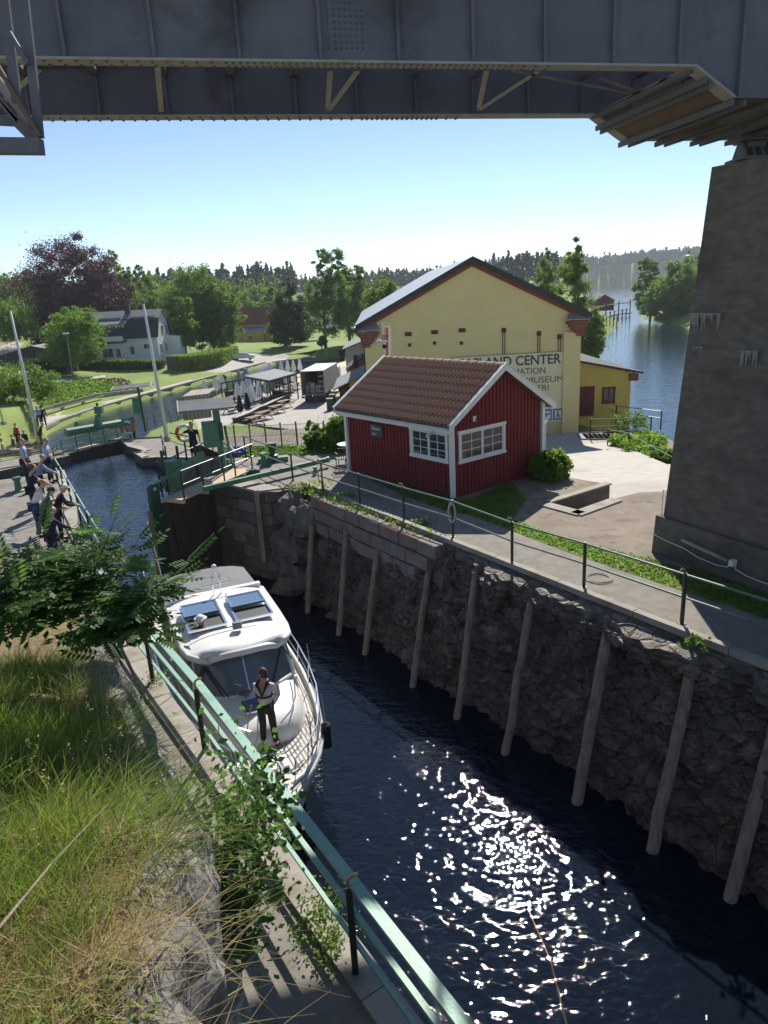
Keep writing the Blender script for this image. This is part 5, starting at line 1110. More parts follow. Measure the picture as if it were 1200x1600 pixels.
for k in range(4): MB().bar(tp2(.55, .5, t0_+.2+k*.55), tp2(1.3, .5, t0_+.2+k*.55), .5, .04).build('shelf', M['white'], tk)
def bin_(label, p):
    p = Vector(p); t_ = thing('wheelie_bin', label, 'bin', p); MB().slab([p+Vector((-.3, -.35, .05)), p+Vector((.3, -.35, .05)), p+Vector((.3, .35, .05)), p+Vector((-.3, .35, .05))], (0, 0, 1.1)).build('body', M['dgreen'], t_); MB().box(p+UP*1.2, (.7, .8, .08)).build('lid', M['dgreen'], t_)
bin_('dark green wheelie bin right of the truck, nearest', at(516, 641, PZ)); bin_('dark wheelie bin right of the truck, behind the nearest one', at(521, 634, PZ))
# silver car in the car park
def car(label, p, rz, mt, g=None):
    t_ = thing('parked_car', label, 'car', p, g, rz)
    prof = [(-2.2, .35), (-2.25, .75), (-1.9, .92), (-1.35, 1.0), (-.85, 1.40), (.5, 1.45), (1.25, 1.02), (2.0, .9), (2.25, .7), (2.25, .35)]
    mb = MB(); rows = []
    for y, k in ((-.86, .0), (-.80, 1), (.80, 1), (.86, 0)): rows.append([Vector((x, y, z if (z < 1.02 or k) else 1.02+(z-1.02)*.0)) for x, z in prof])
    mb.grid(rows); n = len(prof); mb.f.append(tuple(range(n))); mb.f.append(tuple(range(3*n, 4*n))[::-1]); link('body', mb.mesh('body'), t_, M[mt])
    link('window', MB().slab([(-1.2, -.815, 1.03), (1.1, -.815, 1.03), (.45, -.815, 1.38), (-.8, -.815, 1.36)], (0, .02, 0)).mesh('window'), t_, M['glass']); link('window', MB().slab([(-1.2, .8, 1.03), (1.1, .8, 1.03), (.45, .8, 1.38), (-.8, .8, 1.36)], (0, .02, 0)).mesh('window'), t_, M['glass'])
    link('windscreen', MB().slab([(1.22, -.7, 1.06), (1.22, .7, 1.06), (.55, .6, 1.44), (.55, -.6, 1.44)], (.02, 0, .03)).mesh('windscreen'), t_, M['glass'])
    for x in (-1.35, 1.4):
        for y in (-.82, .72): link('wheel', MB().tube([(x, y-.02, .32), (x, y+.14, .32)], .32, 14).mesh('wheel'), t_, M['black'])
M['silver'] = mat('silver_car_paint', (.42, .45, .5), None, rough=.3, metal=.5)
cpos = onland(381, 564); cpos.z += .2; car('silver estate car parked beside the clipped hedge', cpos, .05, 'silver')
# ================================================================ HOUSES
wh = thing('white_house', 'large white wooden house with dark roof, dormer and glazed veranda', 'house', at(200, 570, -4.6))
hb = at(251, 568, -4.6); hx = Vector((1, -.02, 0)).normalized(); hy = Vector((-hx.y, hx.x, 0)); HL = 15.5; ha = hb-hx*HL
def hp(u, v, z): return ha+hx*u+hy*v+UP*z
HW, HE, HR = 8.5, 5.1, 9.6
MB().slab([hp(HL, 0, -.5), hp(HL, HW, -.5), hp(HL, HW, HE), hp(HL, HW*.82, HE+2.9), hp(HL, HW/2, HR), hp(HL, HW*.18, HE+2.9), hp(HL, 0, HE)], -hx*HL).build('wall', M['white'], wh)
for v0, z0, v1, z1, m_ in ((-.4, HE-.25, HW*.2, HE+3.1, 'dtin'), (HW*.2, HE+3.1, HW/2, HR+.12, 'slate'), (HW+.4, HE-.25, HW*.8, HE+3.1, 'dtin'), (HW*.8, HE+3.1, HW/2, HR+.12, 'slate')):
    MB().slab([hp(-.3, v0, z0), hp(HL+.35, v0, z0), hp(HL+.35, v1, z1), hp(-.3, v1, z1)], UP*.15).build('roof', M[m_], wh)
for k in range(9):
    if k == 5: continue
    u = .5+k*1.62; MB().slab([hp(u, HW*.22, HE+3.45), hp(u+1.5, HW*.22, HE+3.45), hp(u+1.5, HW*.42, HR-.38), hp(u, HW*.42, HR-.38)], UP*.06).build('solar_panel', M['dtin'], wh)
MB().box(hp(HL*.62, HW*.4, HR+.3), (.9, .9, 2.4)).build('chimney', M['dtin'], wh)
du0, du1 = HL-10.2, HL-6.2
MB().slab([hp(du0, .8, HE-.4), hp(du1, .8, HE-.4), hp(du1, .8, HE+2.3), hp(du0, .8, HE+2.3)], hy*3).build('dormer', M['white'], wh); MB().slab([hp(du0-.5, .2, HE+2.35), hp(du1+.5, .2, HE+2.35), hp(du1+.5, 4.4, HR-.3), hp(du0-.5, 4.4, HR-.3)], UP*.14).build('dormer_roof', M['slate'], wh)
MB().slab([hp(du0-.3, -1.5, -.4), hp(du1+.3, -1.5, -.4), hp(du1+.3, -1.5, HE-.9), hp(du0-.3, -1.5, HE-.9)], hy*1.55).build('veranda', M['white'], wh); MB().slab([hp(du0-.5, -1.8, HE-.9), hp(du1+.5, -1.8, HE-.9), hp(du1+.5, .1, HE-.6), hp(du0-.5, .1, HE-.6)], UP*.12).build('veranda_roof', M['dtin'], wh)
mb = MB(); 
for z in (HE+.3, HE-.3): mb.bar(hp(du0-.3, -1.4, z), hp(du1+.3, -1.4, z), .08, .1)
mb.slab([hp(du0-.3, -1.4, HE-.6), hp(du1+.3, -1.4, HE-.6), hp(du1+.3, -1.4, HE+.25), hp(du0-.3, -1.4, HE+.25)], hy*.04); mb.build('balcony', M['white'], wh)
def fw_(u, v, z, w_, h_, n=None, du=None, r=wh):
    n = n if n is not None else -hy; du = du if du is not None else hx; p = hp(u, v, z)
    F = MB().slab([p-du*.1-UP*.1, p+du*(w_+.1)-UP*.1, p+du*(w_+.1)+UP*(h_+.1), p-du*.1+UP*(h_+.1)], n*.06).build('window', M['white'], r)
    MB().slab([p, p+du*w_, p+du*w_+UP*h_, p+UP*h_], n*.09).build('pane', M['glass'], F); MB().bar(p+du*w_/2+n*.1, p+du*w_/2+n*.1+UP*h_, .07, .04, up=n).build('mullion', M['white'], F)
for k in range(3): fw_(du0+.4+1.25*k, .8, HE+.9, .8, 1.2)
for args in ((du0+.2, -1.5, 1.8, 1.9, 1.5), (du1-1.2, -1.5, 1.7, .7, 1.5), (du1+.9, 0, 2.0, .7, 1.4), (HL-2.6, 0, 2.9, 1.2, .8), (3, 0, 1.9, 1.0, 1.4)): fw_(*args)
for v, z in ((1.2, 2.0), (4.2, 2.0), (7.2, 2.0), (3.4, HE+.2), (5.8, HE+.2)): fw_(HL, v, z, .9, 1.5, hx, hy)
for u in (2, 6, 12): MB().box(hp(u, -.05, .2), (2.4, .1, .5), math.atan2(hx.y, hx.x)).build('cellar_window', M['slate'], wh)
MB().slab([hp(HL, HW-3, 0), hp(HL+2.6, HW-3, 0), hp(HL+2.6, HW-3, 4.6), hp(HL, HW-3, 4.9)], hy*3).build('side_porch', M['white'], wh)
yh = thing('yellow_house', 'small yellow house with brown gable roof among the trees', 'house', at(390, 532, -5.8))
Y_ = 205; a = atY(365, 533, Y_); s_ = Y_/FP; xh = a.x
def q3(u, v, z): return Vector((xh+u+.25*v, Y_+v-.25*u, -5.6+z))
MB().slab([q3(11, 0, 0), q3(11, 7, 0), q3(11, 7, 5.2), q3(11, 3.5, 9.0), q3(11, 0, 5.2)], Vector((-12, 3.0, 0))).build('wall', M['oyellow'], yh)
for v0, z0, v1, z1 in ((-.5, 4.8, 3.5, 9.2), (7.5, 4.8, 3.5, 9.2)): MB().slab([q3(-1.5, v0, z0), q3(11.5, v0, z0), q3(11.5, v1, z1), q3(-1.5, v1, z1)], UP*.2).build('roof', M['brick'], yh)
MB().box(q3(1.2, 3.2, 9.6), (1.1, 1.1, 2)).build('chimney', M['brick'], yh)
MB().slab([q3(0, -2.6, 0), q3(9.6, -2.6, 0), q3(9.6, -2.6, 2.9), q3(0, -2.6, 2.9)], (0, 2.5, 0)).build('extension', M['oyellow'], yh); MB().slab([q3(-.3, -2.9, 2.9), q3(9.9, -2.9, 2.9), q3(9.9, .1, 4.3), q3(-.3, .1, 4.3)], UP*.12).build('extension_roof', M['tin'], yh)
for u, v, z, n in ((1, -2.62, 1.2, 0), (2.8, -2.62, 1.2, 0), (6.2, -2.62, 1.5, 0)):
    p = q3(u, v, z); F = MB().box(p, (1.4, .1, 1.3)).build('window', M['white'], yh); MB().box(p-Vector((0, .06, 0)), (1.1, .05, 1.0)).build('pane', M['glass'], F)
for v, z in ((1.6, 3.8), (4.6, 3.8), (3.2, .8)):
    p = q3(11.05, v, z+.6); F = MB().box(p, (.1, 1.2, 1.6)).build('window', M['white'], yh); MB().box(p+Vector((.06, -.02, 0)), (.05, .9, 1.3)).build('pane', M['glass'], F)
def cabin_far(name, label, x, y, Y, w_, h_, wm, rm):
    p = atY(x, y, Y); t_ = thing(name, label, 'building', p); gableshed(t_, p.x-w_/2, p.x+w_/2, Y, w_*1.2, p.z-1, p.z+h_*.55, p.z+h_, wm, rm); MB().box((p.x, Y-.05, p.z+h_*.3), (w_*.2, .1, h_*.25)).build('window', M['glass'], t_)
cabin_far('boathouse', 'small red boathouse on the far shore seen between trunks', 492, 528, 236, 6, 5, 'red', 'tin'); cabin_far('boathouse', 'dark red hut at the river barrage behind the birches', 944, 481, 262, 7, 4.5, 'red', 'dtin'); cabin_far('carport', 'low pale roofed carport left of the white house beside the bushes', 55, 572, 128, 13, 3.4, 'dtin', 'slate')
# barrage with railing on lake
dm = thing('barrage', 'low walkway barrage with dark posts crossing the river mouth', 'walkway', at(935, 497, -6.3))
bpts = [at(x, y, -5.7) for x, y in ((925, 502), (940, 497), (960, 492), (985, 489))]
for a, b in zip(bpts, bpts[1:]): MB().bar(a, b, 1.2, .3).build('deck', M['bark'], dm); MB().bar(a+UP*3.6, b+UP*3.6, .25, .25).build('top_rail', M['pipes'], dm); MB().bar(a+UP*1.2, b+UP*1.2, .15, .15).build('rail', M['pipes'], dm)
for k in range(10): p = bpts[0].lerp(bpts[-1], k/9)+Vector((0, .6, 0)); MB().bar(p-UP*1.6, p+UP*(4.6 if k % 3 == 0 else 1.8), .3, .3).build('post', M['pipes'], dm)
fo_ = thing('river_fence', 'row of black mooring posts with rail standing in the river', 'fence', at(930, 520, -6.6))
for k in range(8): p = at(925+k*5.5, 520-1.3*k, -6.6); MB().bar(p-UP, p+UP*3.4, .22, .22).build('post', M['pipes'], fo_)
MB().bar(at(925, 520, -6.6)+UP*3, at(963.5, 511, -6.6)+UP*3, .15, .15).build('rail', M['pipes'], fo_)
# street lamp + direction sign + cart wheel sculpture
lp = at(114, 589, -4.4); lt = thing('street_lamp', 'slim grey street lamp in front of the light green tree', 'street lamp', lp); tpz = atY(104, 522, lp.y); MB().tube([lp, tpz], [.12, .07], 7).build('pole', M['slate'], lt); MB().box(tpz+Vector((-.1, 0, .1)), (.9, .4, .2)).build('lamp_head', M['white'], lt)
lp = at(122, 579, -4.4); sgn_ = thing('direction_sign', 'signpost with stacked white direction boards on the lawn', 'sign', lp); tz = atY(116, 545, lp.y).z; MB().bar(lp, (lp.x-.5, lp.y, tz), .3, .3).build('post', M['slate'], sgn_)
for k in range(4): MB().box((lp.x-.3+.5, lp.y-.2, tz-.3-.42*k), (1.3, .08, .34)).build('sign_board', M['white'], sgn_)
MB().box((lp.x-1.5, lp.y-.2, tz-.7), (1.2, .08, .5)).build('sign_board', M['white'], sgn_)
cw = at(90, 575, -4.4); ws_ = thing('turbine_wheel', 'black iron turbine wheel standing on the lawn by the tree', 'sculpture', cw); pts = [cw+Vector((math.cos(a)*1.7*.6, 0, 1.8+math.sin(a)*1.7)) for a in np.linspace(0, 2*math.pi, 21)]; MB().tube(pts, .16, 6).build('rim', M['pipes'], ws_)
for k in range(6): a = k*math.pi/3; MB().tube([cw+UP*1.8, cw+Vector((math.cos(a)*1.0, 0, 1.8+math.sin(a)*1.7))], .09, 5).build('blade', M['pipes'], ws_)
MB().box(cw+Vector((.9, 0, .5)), (1.6, .5, .9)).build('plinth', M['pipes'], ws_)
# measuring mast behind the cabin ridge
mm = thing('signal_mast', 'red and white striped gauge board with lamps on twin poles behind the cabin', 'signal', (atY(600, 560, 30).x, 30, -.5)); Ym = 30
for x in (597.5, 607.5): a, b = atY(x, 505, Ym), atY(x, 575, Ym); MB().bar((a.x, Ym, -1.5), (a.x, Ym, a.z), .05, .05).build('pole', M['whitepole'], mm)
for k, (y0, y1) in enumerate(((512, 527), (527, 541), (541, 552), (552, 566))): a, b = atY(606, y0, Ym-.1), atY(606, y1, Ym-.1); MB().box(((a.x+b.x)/2-.03, Ym-.1, (a.z+b.z)/2), (.09, .04, a.z-b.z)).build('gauge_field', M['orange'], mm); MB().box(((a.x+b.x)/2+.08, Ym-.1, (a.z+b.z)/2), (.09, .04, a.z-b.z)).build('gauge_field', M['white'], mm)
for y in (510, 550, 556): a, b = atY(597, y, Ym), atY(609, y, Ym); MB().bar(a, b, .03, .03).build('rung', M['whitepole'], mm)
for x, y in ((592, 531), (601, 531)): a = atY(x, y, Ym-.2); MB().tube([a+UP*.03, a-UP*.08], [.05, .16], 10).build('lamp_shade', M['white'], mm)
for x, y in ((601, 525), (601, 529)): a = atY(x, y, Ym-.12); MB().box(a, (.2, .05, .06)).build('plate', M['dred'], mm)
a = atY(601, 541, Ym-.1); MB().ball(a, .1, 8, 6).build('siren', M['black'], mm)
MB().bar(atY(602, 503, Ym), atY(602, 512, Ym), .02, .02).build('aerial', M['whitepole'], mm)
# ================================================================ MOTOR YACHT
b0 = at(455, 1238, -1.85); BA = Vector((-.386, .922, 0)).normalized(); BR = Vector((BA.y, -BA.x, 0)); B0 = Vector((b0.x, b0.y, WL1))
def bl(L, x, z): return B0+BA*L+BR*x+UP*z
boat = thing('motor_yacht', 'white motor yacht with grey teak foredeck waiting in the lock', 'boat', bl(4.5, 0, 0))
Ls = [0, .15, .4, .8, 1.3, 1.9, 2.6, 3.4, 4.4, 5.6, 7, 8.4, 9.6]
hb_ = [.05, .28, .50, .76, .98, 1.17, 1.33, 1.45, 1.54, 1.58, 1.57, 1.52, 1.42]
wb_ = [.01, .03, .10, .25, .46, .70, .93, 1.13, 1.28, 1.36, 1.36, 1.32, 1.22]
zd_ = [1.50, 1.48, 1.45, 1.40, 1.35, 1.30, 1.25, 1.20, 1.16, 1.12, 1.10, 1.10, 1.10]
def hbf(L, A_=hb_): return float(np.interp(L, Ls, A_))
for sg in (-1, 1):
    rows = []; band = []
    for i, L in enumerate(Ls):
        rake = max(0, (1.0-L)*.45)
        zt = zd_[i]+.12; rows.append([bl(L+rake*(1-f_), sg*(wb_[i]+(hb_[i]-wb_[i])*f_**1.0*(1 if f_ >= 0 else 1)), -.4+(zt+.4)*k_) for k_, f_ in ((0, -.3 if L > 1 else 0), (.22, .0), (.45, .35), (.62, .6), (.8, .88), (.84, .93), (1., 1.))])
    MB().grid(rows).build('hull_side', M['gel'], boat, smooth=True)
    P = []
    for i, L in enumerate(Ls): P.append([bl(L+max(0, (1.0-L)*.45)*(1-f_), sg*(wb_[i]+(hb_[i]-wb_[i])*f_+.006), -.4+(zd_[i]+.52)*k_) for k_, f_ in ((.62, .6), (.8, .88))])
    MB().grid(P[1:]).build('hull_band', M['hull'], boat, smooth=True)
    MB().tube([bl(L, sg*(hb_[i]+.02), zd_[i]+.02) for i, L in enumerate(Ls)], .045, 8).build('rubbing_strake', M['hull'], boat)
    MB().tube([bl(L, sg*(hb_[i]-.02), zd_[i]+.13) for i, L in enumerate(Ls)], .028, 6).build('toe_rail', M['gel'], boat)
MB().grid([[bl(9.6, x, z) for x in (-1.42, 0, 1.42)] for z in (-.3, 1.2)]).build('transom', M['gel'], boat)
dk = MB(); rows = [[bl(L, x*hb_[i], zd_[i]+.03*(1-abs(x))) for x in (-1, -.5, 0, .5, 1)] for i, L in enumerate(Ls)]; dk.grid(rows).build('deck', M['deck'], boat)
ck_ = MB()
for k in range(-13, 14):
    x = k*.085; pts = [bl(L, x, float(np.interp(L, Ls, zd_))+.034) for L in np.linspace(.1, 2.6, 14) if hbf(L)-.06 > abs(x)]
    for a, b in zip(pts, pts[1:]): ck_.bar(a, b, .012, .006)
for sg in (-1, 1):
    for off in (.10, .2, .3, .4):
        pts = [bl(L, sg*(hbf(L)-off), float(np.interp(L, Ls, zd_))+.02) for L in np.linspace(1.6, 6.5, 14)]
        for a, b in zip(pts, pts[1:]): ck_.bar(a, b, .012, .012)
ck_.build('deck_caulking', M['caulk'], boat)
for L in (.62, 1.15):
    pts = [bl(L+.25*(abs(x)/.5)**2-.1, x*1.0, 1.48) for x in np.linspace(-hbf(L)*.7, hbf(L)*.7, 11)]; MB().tube(pts, .014, 5).build('deck_trim', M['caulk'], boat)
# bow platform and anchor roller
MB().slab([bl(-.28, -.15, 1.52), bl(.35, -.24, 1.5), bl(.35, .24, 1.5), bl(-.28, .15, 1.52)], UP*.05).build('bow_platform', M['deck'], boat)
MB().box(bl(.85, 0, 1.47), (.35, .35, .08), math.atan2(BA.y, BA.x)).build('anchor_locker', M['gel'], boat); MB().tube([bl(.55, -.02, 1.5), bl(.55, -.02, 1.66)], .07, 10).build('windlass', M['chrome'], boat)
# foredeck coachroof
cl = [1.55, 1.62, 1.8, 2.1, 2.5, 3.0, 3.6]; cwd = [.05, .40, .62, .80, .93, 1.02, 1.08]; chh = [.06, .30, .44, .52, .58, .64, .68]
rows = []
for L, wd, h in zip(cl, cwd, chh):
    zb = float(np.interp(L, Ls, zd_)); rows.append([bl(L-(.12 if abs(x) < .6 else 0)*0, x*wd, zb+h*q) for x, q in ((-1.13, 0), (-1.06, .45), (-.97, .85), (-.8, .98), (-.4, 1.03), (0, 1.05), (.4, 1.03), (.8, .98), (.97, .85), (1.06, .45), (1.13, 0))])
MB().grid(rows).build('coachroof', M['gel'], boat, smooth=True)
MB().box(bl(2.35, .0, 1.27+.60), (.52, .5, .05), math.atan2(BR.y, BR.x)).build('deck_hatch_frame', M['chrome'], boat, bevel=.01); MB().box(bl(2.35, .0, 1.27+.625), (.42, .4, .03), math.atan2(BR.y, BR.x)).build('deck_hatch_glass', M['hatch'], boat)
MB().tube([bl(2.78, -.12, 1.88), bl(2.78, -.12, 1.95)], .13, 14).build('mushroom_vent', M['chrome'], boat)
for sg in (-1, 1):
    pts = [bl(L, sg*w_, float(np.interp(L, Ls, zd_))+z) for L, w_, z in ((1.62, .30, .46), (1.8, .56, .56), (2.2, .78, .63), (2.8, .94, .72), (3.1, .98, .74))]
    MB().tube(pts, .014, 6).build('grab_rail', M['chrome'], boat)
# wheelhouse: sides, windscreen, roof
ZR = 2.92
for sg in (-1, 1):
    MB().slab([bl(3.05, sg*1.10, 1.2), bl(6.4, sg*1.14, 1.1), bl(6.4, sg*1.12, 1.75), bl(3.1, sg*1.08, 1.84)], -BR*sg*.05).build('cabin_side', M['gel'], boat)
    MB().slab([bl(3.2, sg*1.075, 1.84), bl(6.3, sg*1.115, 1.75), bl(6.2, sg*1.05, ZR-.16), bl(3.75, sg*1.02, ZR-.16)], -BR*sg*.03).build('side_window', M['glass'], boat)
    for L in (4.5, 5.5): MB().bar(bl(L, sg*1.12, 1.75), bl(L+.1, sg*1.06, ZR-.15), .09, .05).build('window_pillar', M['gel'], boat)
def ws(x, f_): # windscreen surface
    xb = x*(1.05-.08*f_); L0 = 2.83+.42*(abs(x))**2.2; L1 = 3.42+.36*abs(x)**2.2; return bl(L0+(L1-L0)*f_, xb, 1.86+(ZR-.22-1.86)*f_)
for sg in (-1, 1):
    xs = np.linspace(.035, 1.0, 9)*sg; MB().grid([[ws(x, f_) for f_ in (0, .5, 1)] for x in xs]).build('windscreen_pane', M['glassl'], boat, smooth=True)
MB().tube([ws(0, 0)+UP*.01, ws(0, 1)+UP*.01], .032, 6).build('windscreen_pillar', M['chrome'], boat)
MB().tube([ws(x, 0)+UP*.0 for x in np.linspace(-1, 1, 17)], .045, 6).build('windscreen_frame', M['gel'], boat); 
for sg in (-1, 1): MB().tube([ws(sg, 0), ws(sg, 1)], .05, 6).build('windscreen_pillar', M['gel'], boat)
# dashboard behind glass seen as pale shelf
for x, ang in ((-.5, -.4), (.45, .55), (-.42, -.44)):
    a = ws(x, .0)+UP*.03-BA*.03; b = ws(x+ang*.8, .62)+UP*.05-BA*.03; MB().tube([a, b], .012, 5).build('wiper', M['black'], boat); MB().tube([b, ws(x+ang*1.1, .25)+UP*.06-BA*.02], .012, 5).build('wiper_blade', M['black'], boat)
rl = [3.12, 3.2, 3.4, 3.8, 4.6, 5.4, 6.05]; rw_ = [.72, .92, 1.06, 1.12, 1.14, 1.14, 1.14]
rows = []
for L, wd in zip(rl, rw_): rows.append([bl(L-.18*(1-(x)**2)*(1 if L < 4 else .3), x*wd, ZR-.02-.12*(abs(x))**3+.05*(L-3.1)/3-(.05 if L < 3.15 else 0)) for x in np.linspace(-1, 1, 13)])
MB().grid(rows).build('roof', M['gel'], boat, smooth=True)
rim = [r[0]+Vector((0, 0, -.0)) for r in rows][::-1]+rows[0]+[r[-1] for r in rows]
MB().tube([p-UP*.06 for p in rim], .075, 8).build('roof_edge', M['gel'], boat, smooth=True)
MB().slab([bl(6.0, -1.12, ZR-.05), bl(6.14, -1.12, ZR-.05), bl(6.14, 1.12, ZR-.05), bl(6.0, 1.12, ZR-.05)], UP*.08).build('roof_ridge', M['gel'], boat)
for sg in (-1, 1):
    cx = sg*.52; h0, h1 = 4.05, 5.3; fr_ = MB()
    zf = ZR+.045
    fr_.bar(bl(h0, cx-.40, zf), bl(h0, cx+.40, zf), .05, .05); fr_.bar(bl(h1, cx-.40, zf+.02), bl(h1, cx+.40, zf+.02), .05, .05); fr_.bar(bl(h0, cx-.40, zf), bl(h1, cx-.40, zf+.02), .05, .05); fr_.bar(bl(h0, cx+.40, zf), bl(h1, cx+.40, zf+.02), .05, .05)
    F = fr_.build('hatch_frame', M['chrome'], boat)
    MB().slab([bl(h0+.03, cx-.38, zf-.03), bl(h0+.62, cx-.38, zf-.03), bl(h0+.62, cx+.38, zf-.03), bl(h0+.03, cx+.38, zf-.03)], UP*.02).build('hatch_dark_sheet', M['black'], boat)  # black sheet over the closed roof paints the dark inside of the hatch
    g1 = MB().slab([bl(h0+.62, cx-.38, zf+.04), bl(h1-.03, cx-.38, zf+.06), bl(h1-.03, cx+.38, zf+.06), bl(h0+.62, cx+.38, zf+.04)], UP*.035); g1.build('hatch_lid', M['hatch'], boat)
    lf = MB(); 
    for a, b in ((bl(h0+.62, cx-.38, zf+.085), bl(h0+.62, cx+.38, zf+.085)), (bl(h1-.03, cx-.38, zf+.10), bl(h1-.03, cx+.38, zf+.10)), (bl(h0+.62, cx-.38, zf+.085), bl(h1-.03, cx-.38, zf+.10)), (bl(h0+.62, cx+.38, zf+.085), bl(h1-.03, cx+.38, zf+.10))): lf.bar(a, b, .04, .03)
    lf.build('lid_frame', M['chrome'], boat)
sl = bl(3.72, .05, ZR+.06); MB().box(sl+UP*.06, (.2, .14, .14), .2).build('searchlight', M['slate'], boat, bevel=.02); MB().tube([bl(3.85, -.9, ZR+.04), bl(3.85, .5, ZR+.06)], .012, 5).build('roof_cable', M['slate'], boat)
MB().tube([bl(5.85, -.05, ZR+.03), bl(5.85, -.05, ZR+.5), bl(5.85, .02, ZR+.62), bl(5.85, .12, ZR+.5), bl(5.85, .12, ZR+.03)], .018, 6).build('light_mast', M['chrome'], boat)
MB().tube([bl(5.85, -.3, ZR+.28), bl(5.85, .38, ZR+.28), bl(6.05, .38, ZR+.3)], .014, 5).build('mast_crossbar', M['chrome'], boat); MB().ball(bl(5.85, .03, ZR+.72), .07, 8, 6).build('mast_light', M['white'], boat)
MB().tube([bl(6.1, -1.1, ZR), bl(6.6, -1.25, ZR+1.9)], .012, 5).build('aerial', M['white'], boat)
# aft canopy, cockpit
rows = [[bl(L, x*1.16, ZR-.06-.16*abs(x)**3-(L-6.1)*.05) for x in np.linspace(-1, 1, 9)] for L in (6.12, 6.8, 7.5, 8.2)]; MB().grid(rows).build('canopy', M['greyc'], boat, smooth=True)
for sg in (-1, 1): MB().slab([bl(6.4, sg*1.16, 1.2), bl(8.3, sg*1.2, 1.2), bl(8.2, sg*1.16, 2.6), bl(6.2, sg*1.15, 2.7)], -BR*sg*.02).build('canopy_side', M['greyc'], boat)
# rails
for sg in (-1, 1):
    Lr = [0.05, .35, .9, 1.6, 2.5, 3.5, 4.6, 5.8]; tops = [bl(L, sg*(hbf(L)*1.0+.02), float(np.interp(L, Ls, zd_))+.62-(.05 if L < .3 else 0)) for L in Lr]
    tops = [bl(-.2, sg*.12, 2.02)]+tops+[bl(6.4, sg*1.52, 1.25)]
    MB().tube(tops, .016, 6).build('guard_rail', M['chrome'], boat)
    MB().tube([p-UP*.3 for p in tops[1:-1]], .010, 5).build('mid_rail', M['chrome'], boat)
    for p, L in list(zip(tops[1:-1], Lr)): MB().tube([p, bl(L, sg*(hbf(L)-.03), float(np.interp(L, Ls, zd_))+.1)], .013, 5).build('stanchion', M['chrome'], boat)
MB().tube([bl(-.2, -.12, 2.02), bl(-.26, 0, 2.03), bl(-.2, .12, 2.02)], .016, 6).build('guard_rail', M['chrome'], boat)
def fender(label, p): 
    t_ = thing('boat_fender', label, 'fender', p, 'black fenders hung on the yacht'); MB().tube([Vector(p)-UP*.35, Vector(p)-UP*.3, Vector(p)+UP*.2, Vector(p)+UP*.26], [.02, .1, .1, .02], 10).build('cushion', M['black'], t_); MB().tube([Vector(p)+UP*.25, Vector(p)+UP*.9-BR*.03], .008, 4).build('lanyard', M['rope'], t_)
fender('black fender tied on the right bow rail of the yacht', bl(1.5, 1.16, 1.35)); fender('black fender on the yacht rail abreast of the windscreen', bl(3.9, 1.62, 1.2)); fender('black fender squeezed between the yacht and the left lock wall', bl(5.2, -1.7, .7))
# mooring line
rope = [bl(1.55, -.12, 2.2), bl(1.5, -.2, 1.7), bl(1.45, -.35, 1.42), bl(1.6, -.45, 1.40), bl(1.75, -.3, 1.9), bl(1.85, -.18, 2.2)]
MB().tube(rope, .013, 5).build('mooring_line', M['rope'], label='pale mooring line hanging from the bow man\'s hands onto the deck', cat='rope')
MB().tube([bl(6.2, -1.5, 1.3), at(200, 760, .4)*.5+bl(6.2, -1.5, 1.3)*.5+UP*-.2, at(233, 845, .1)], .014, 5).build('mooring_line', M['rope'], label='taut pale mooring line from the yacht stern past the gate post', cat='rope')
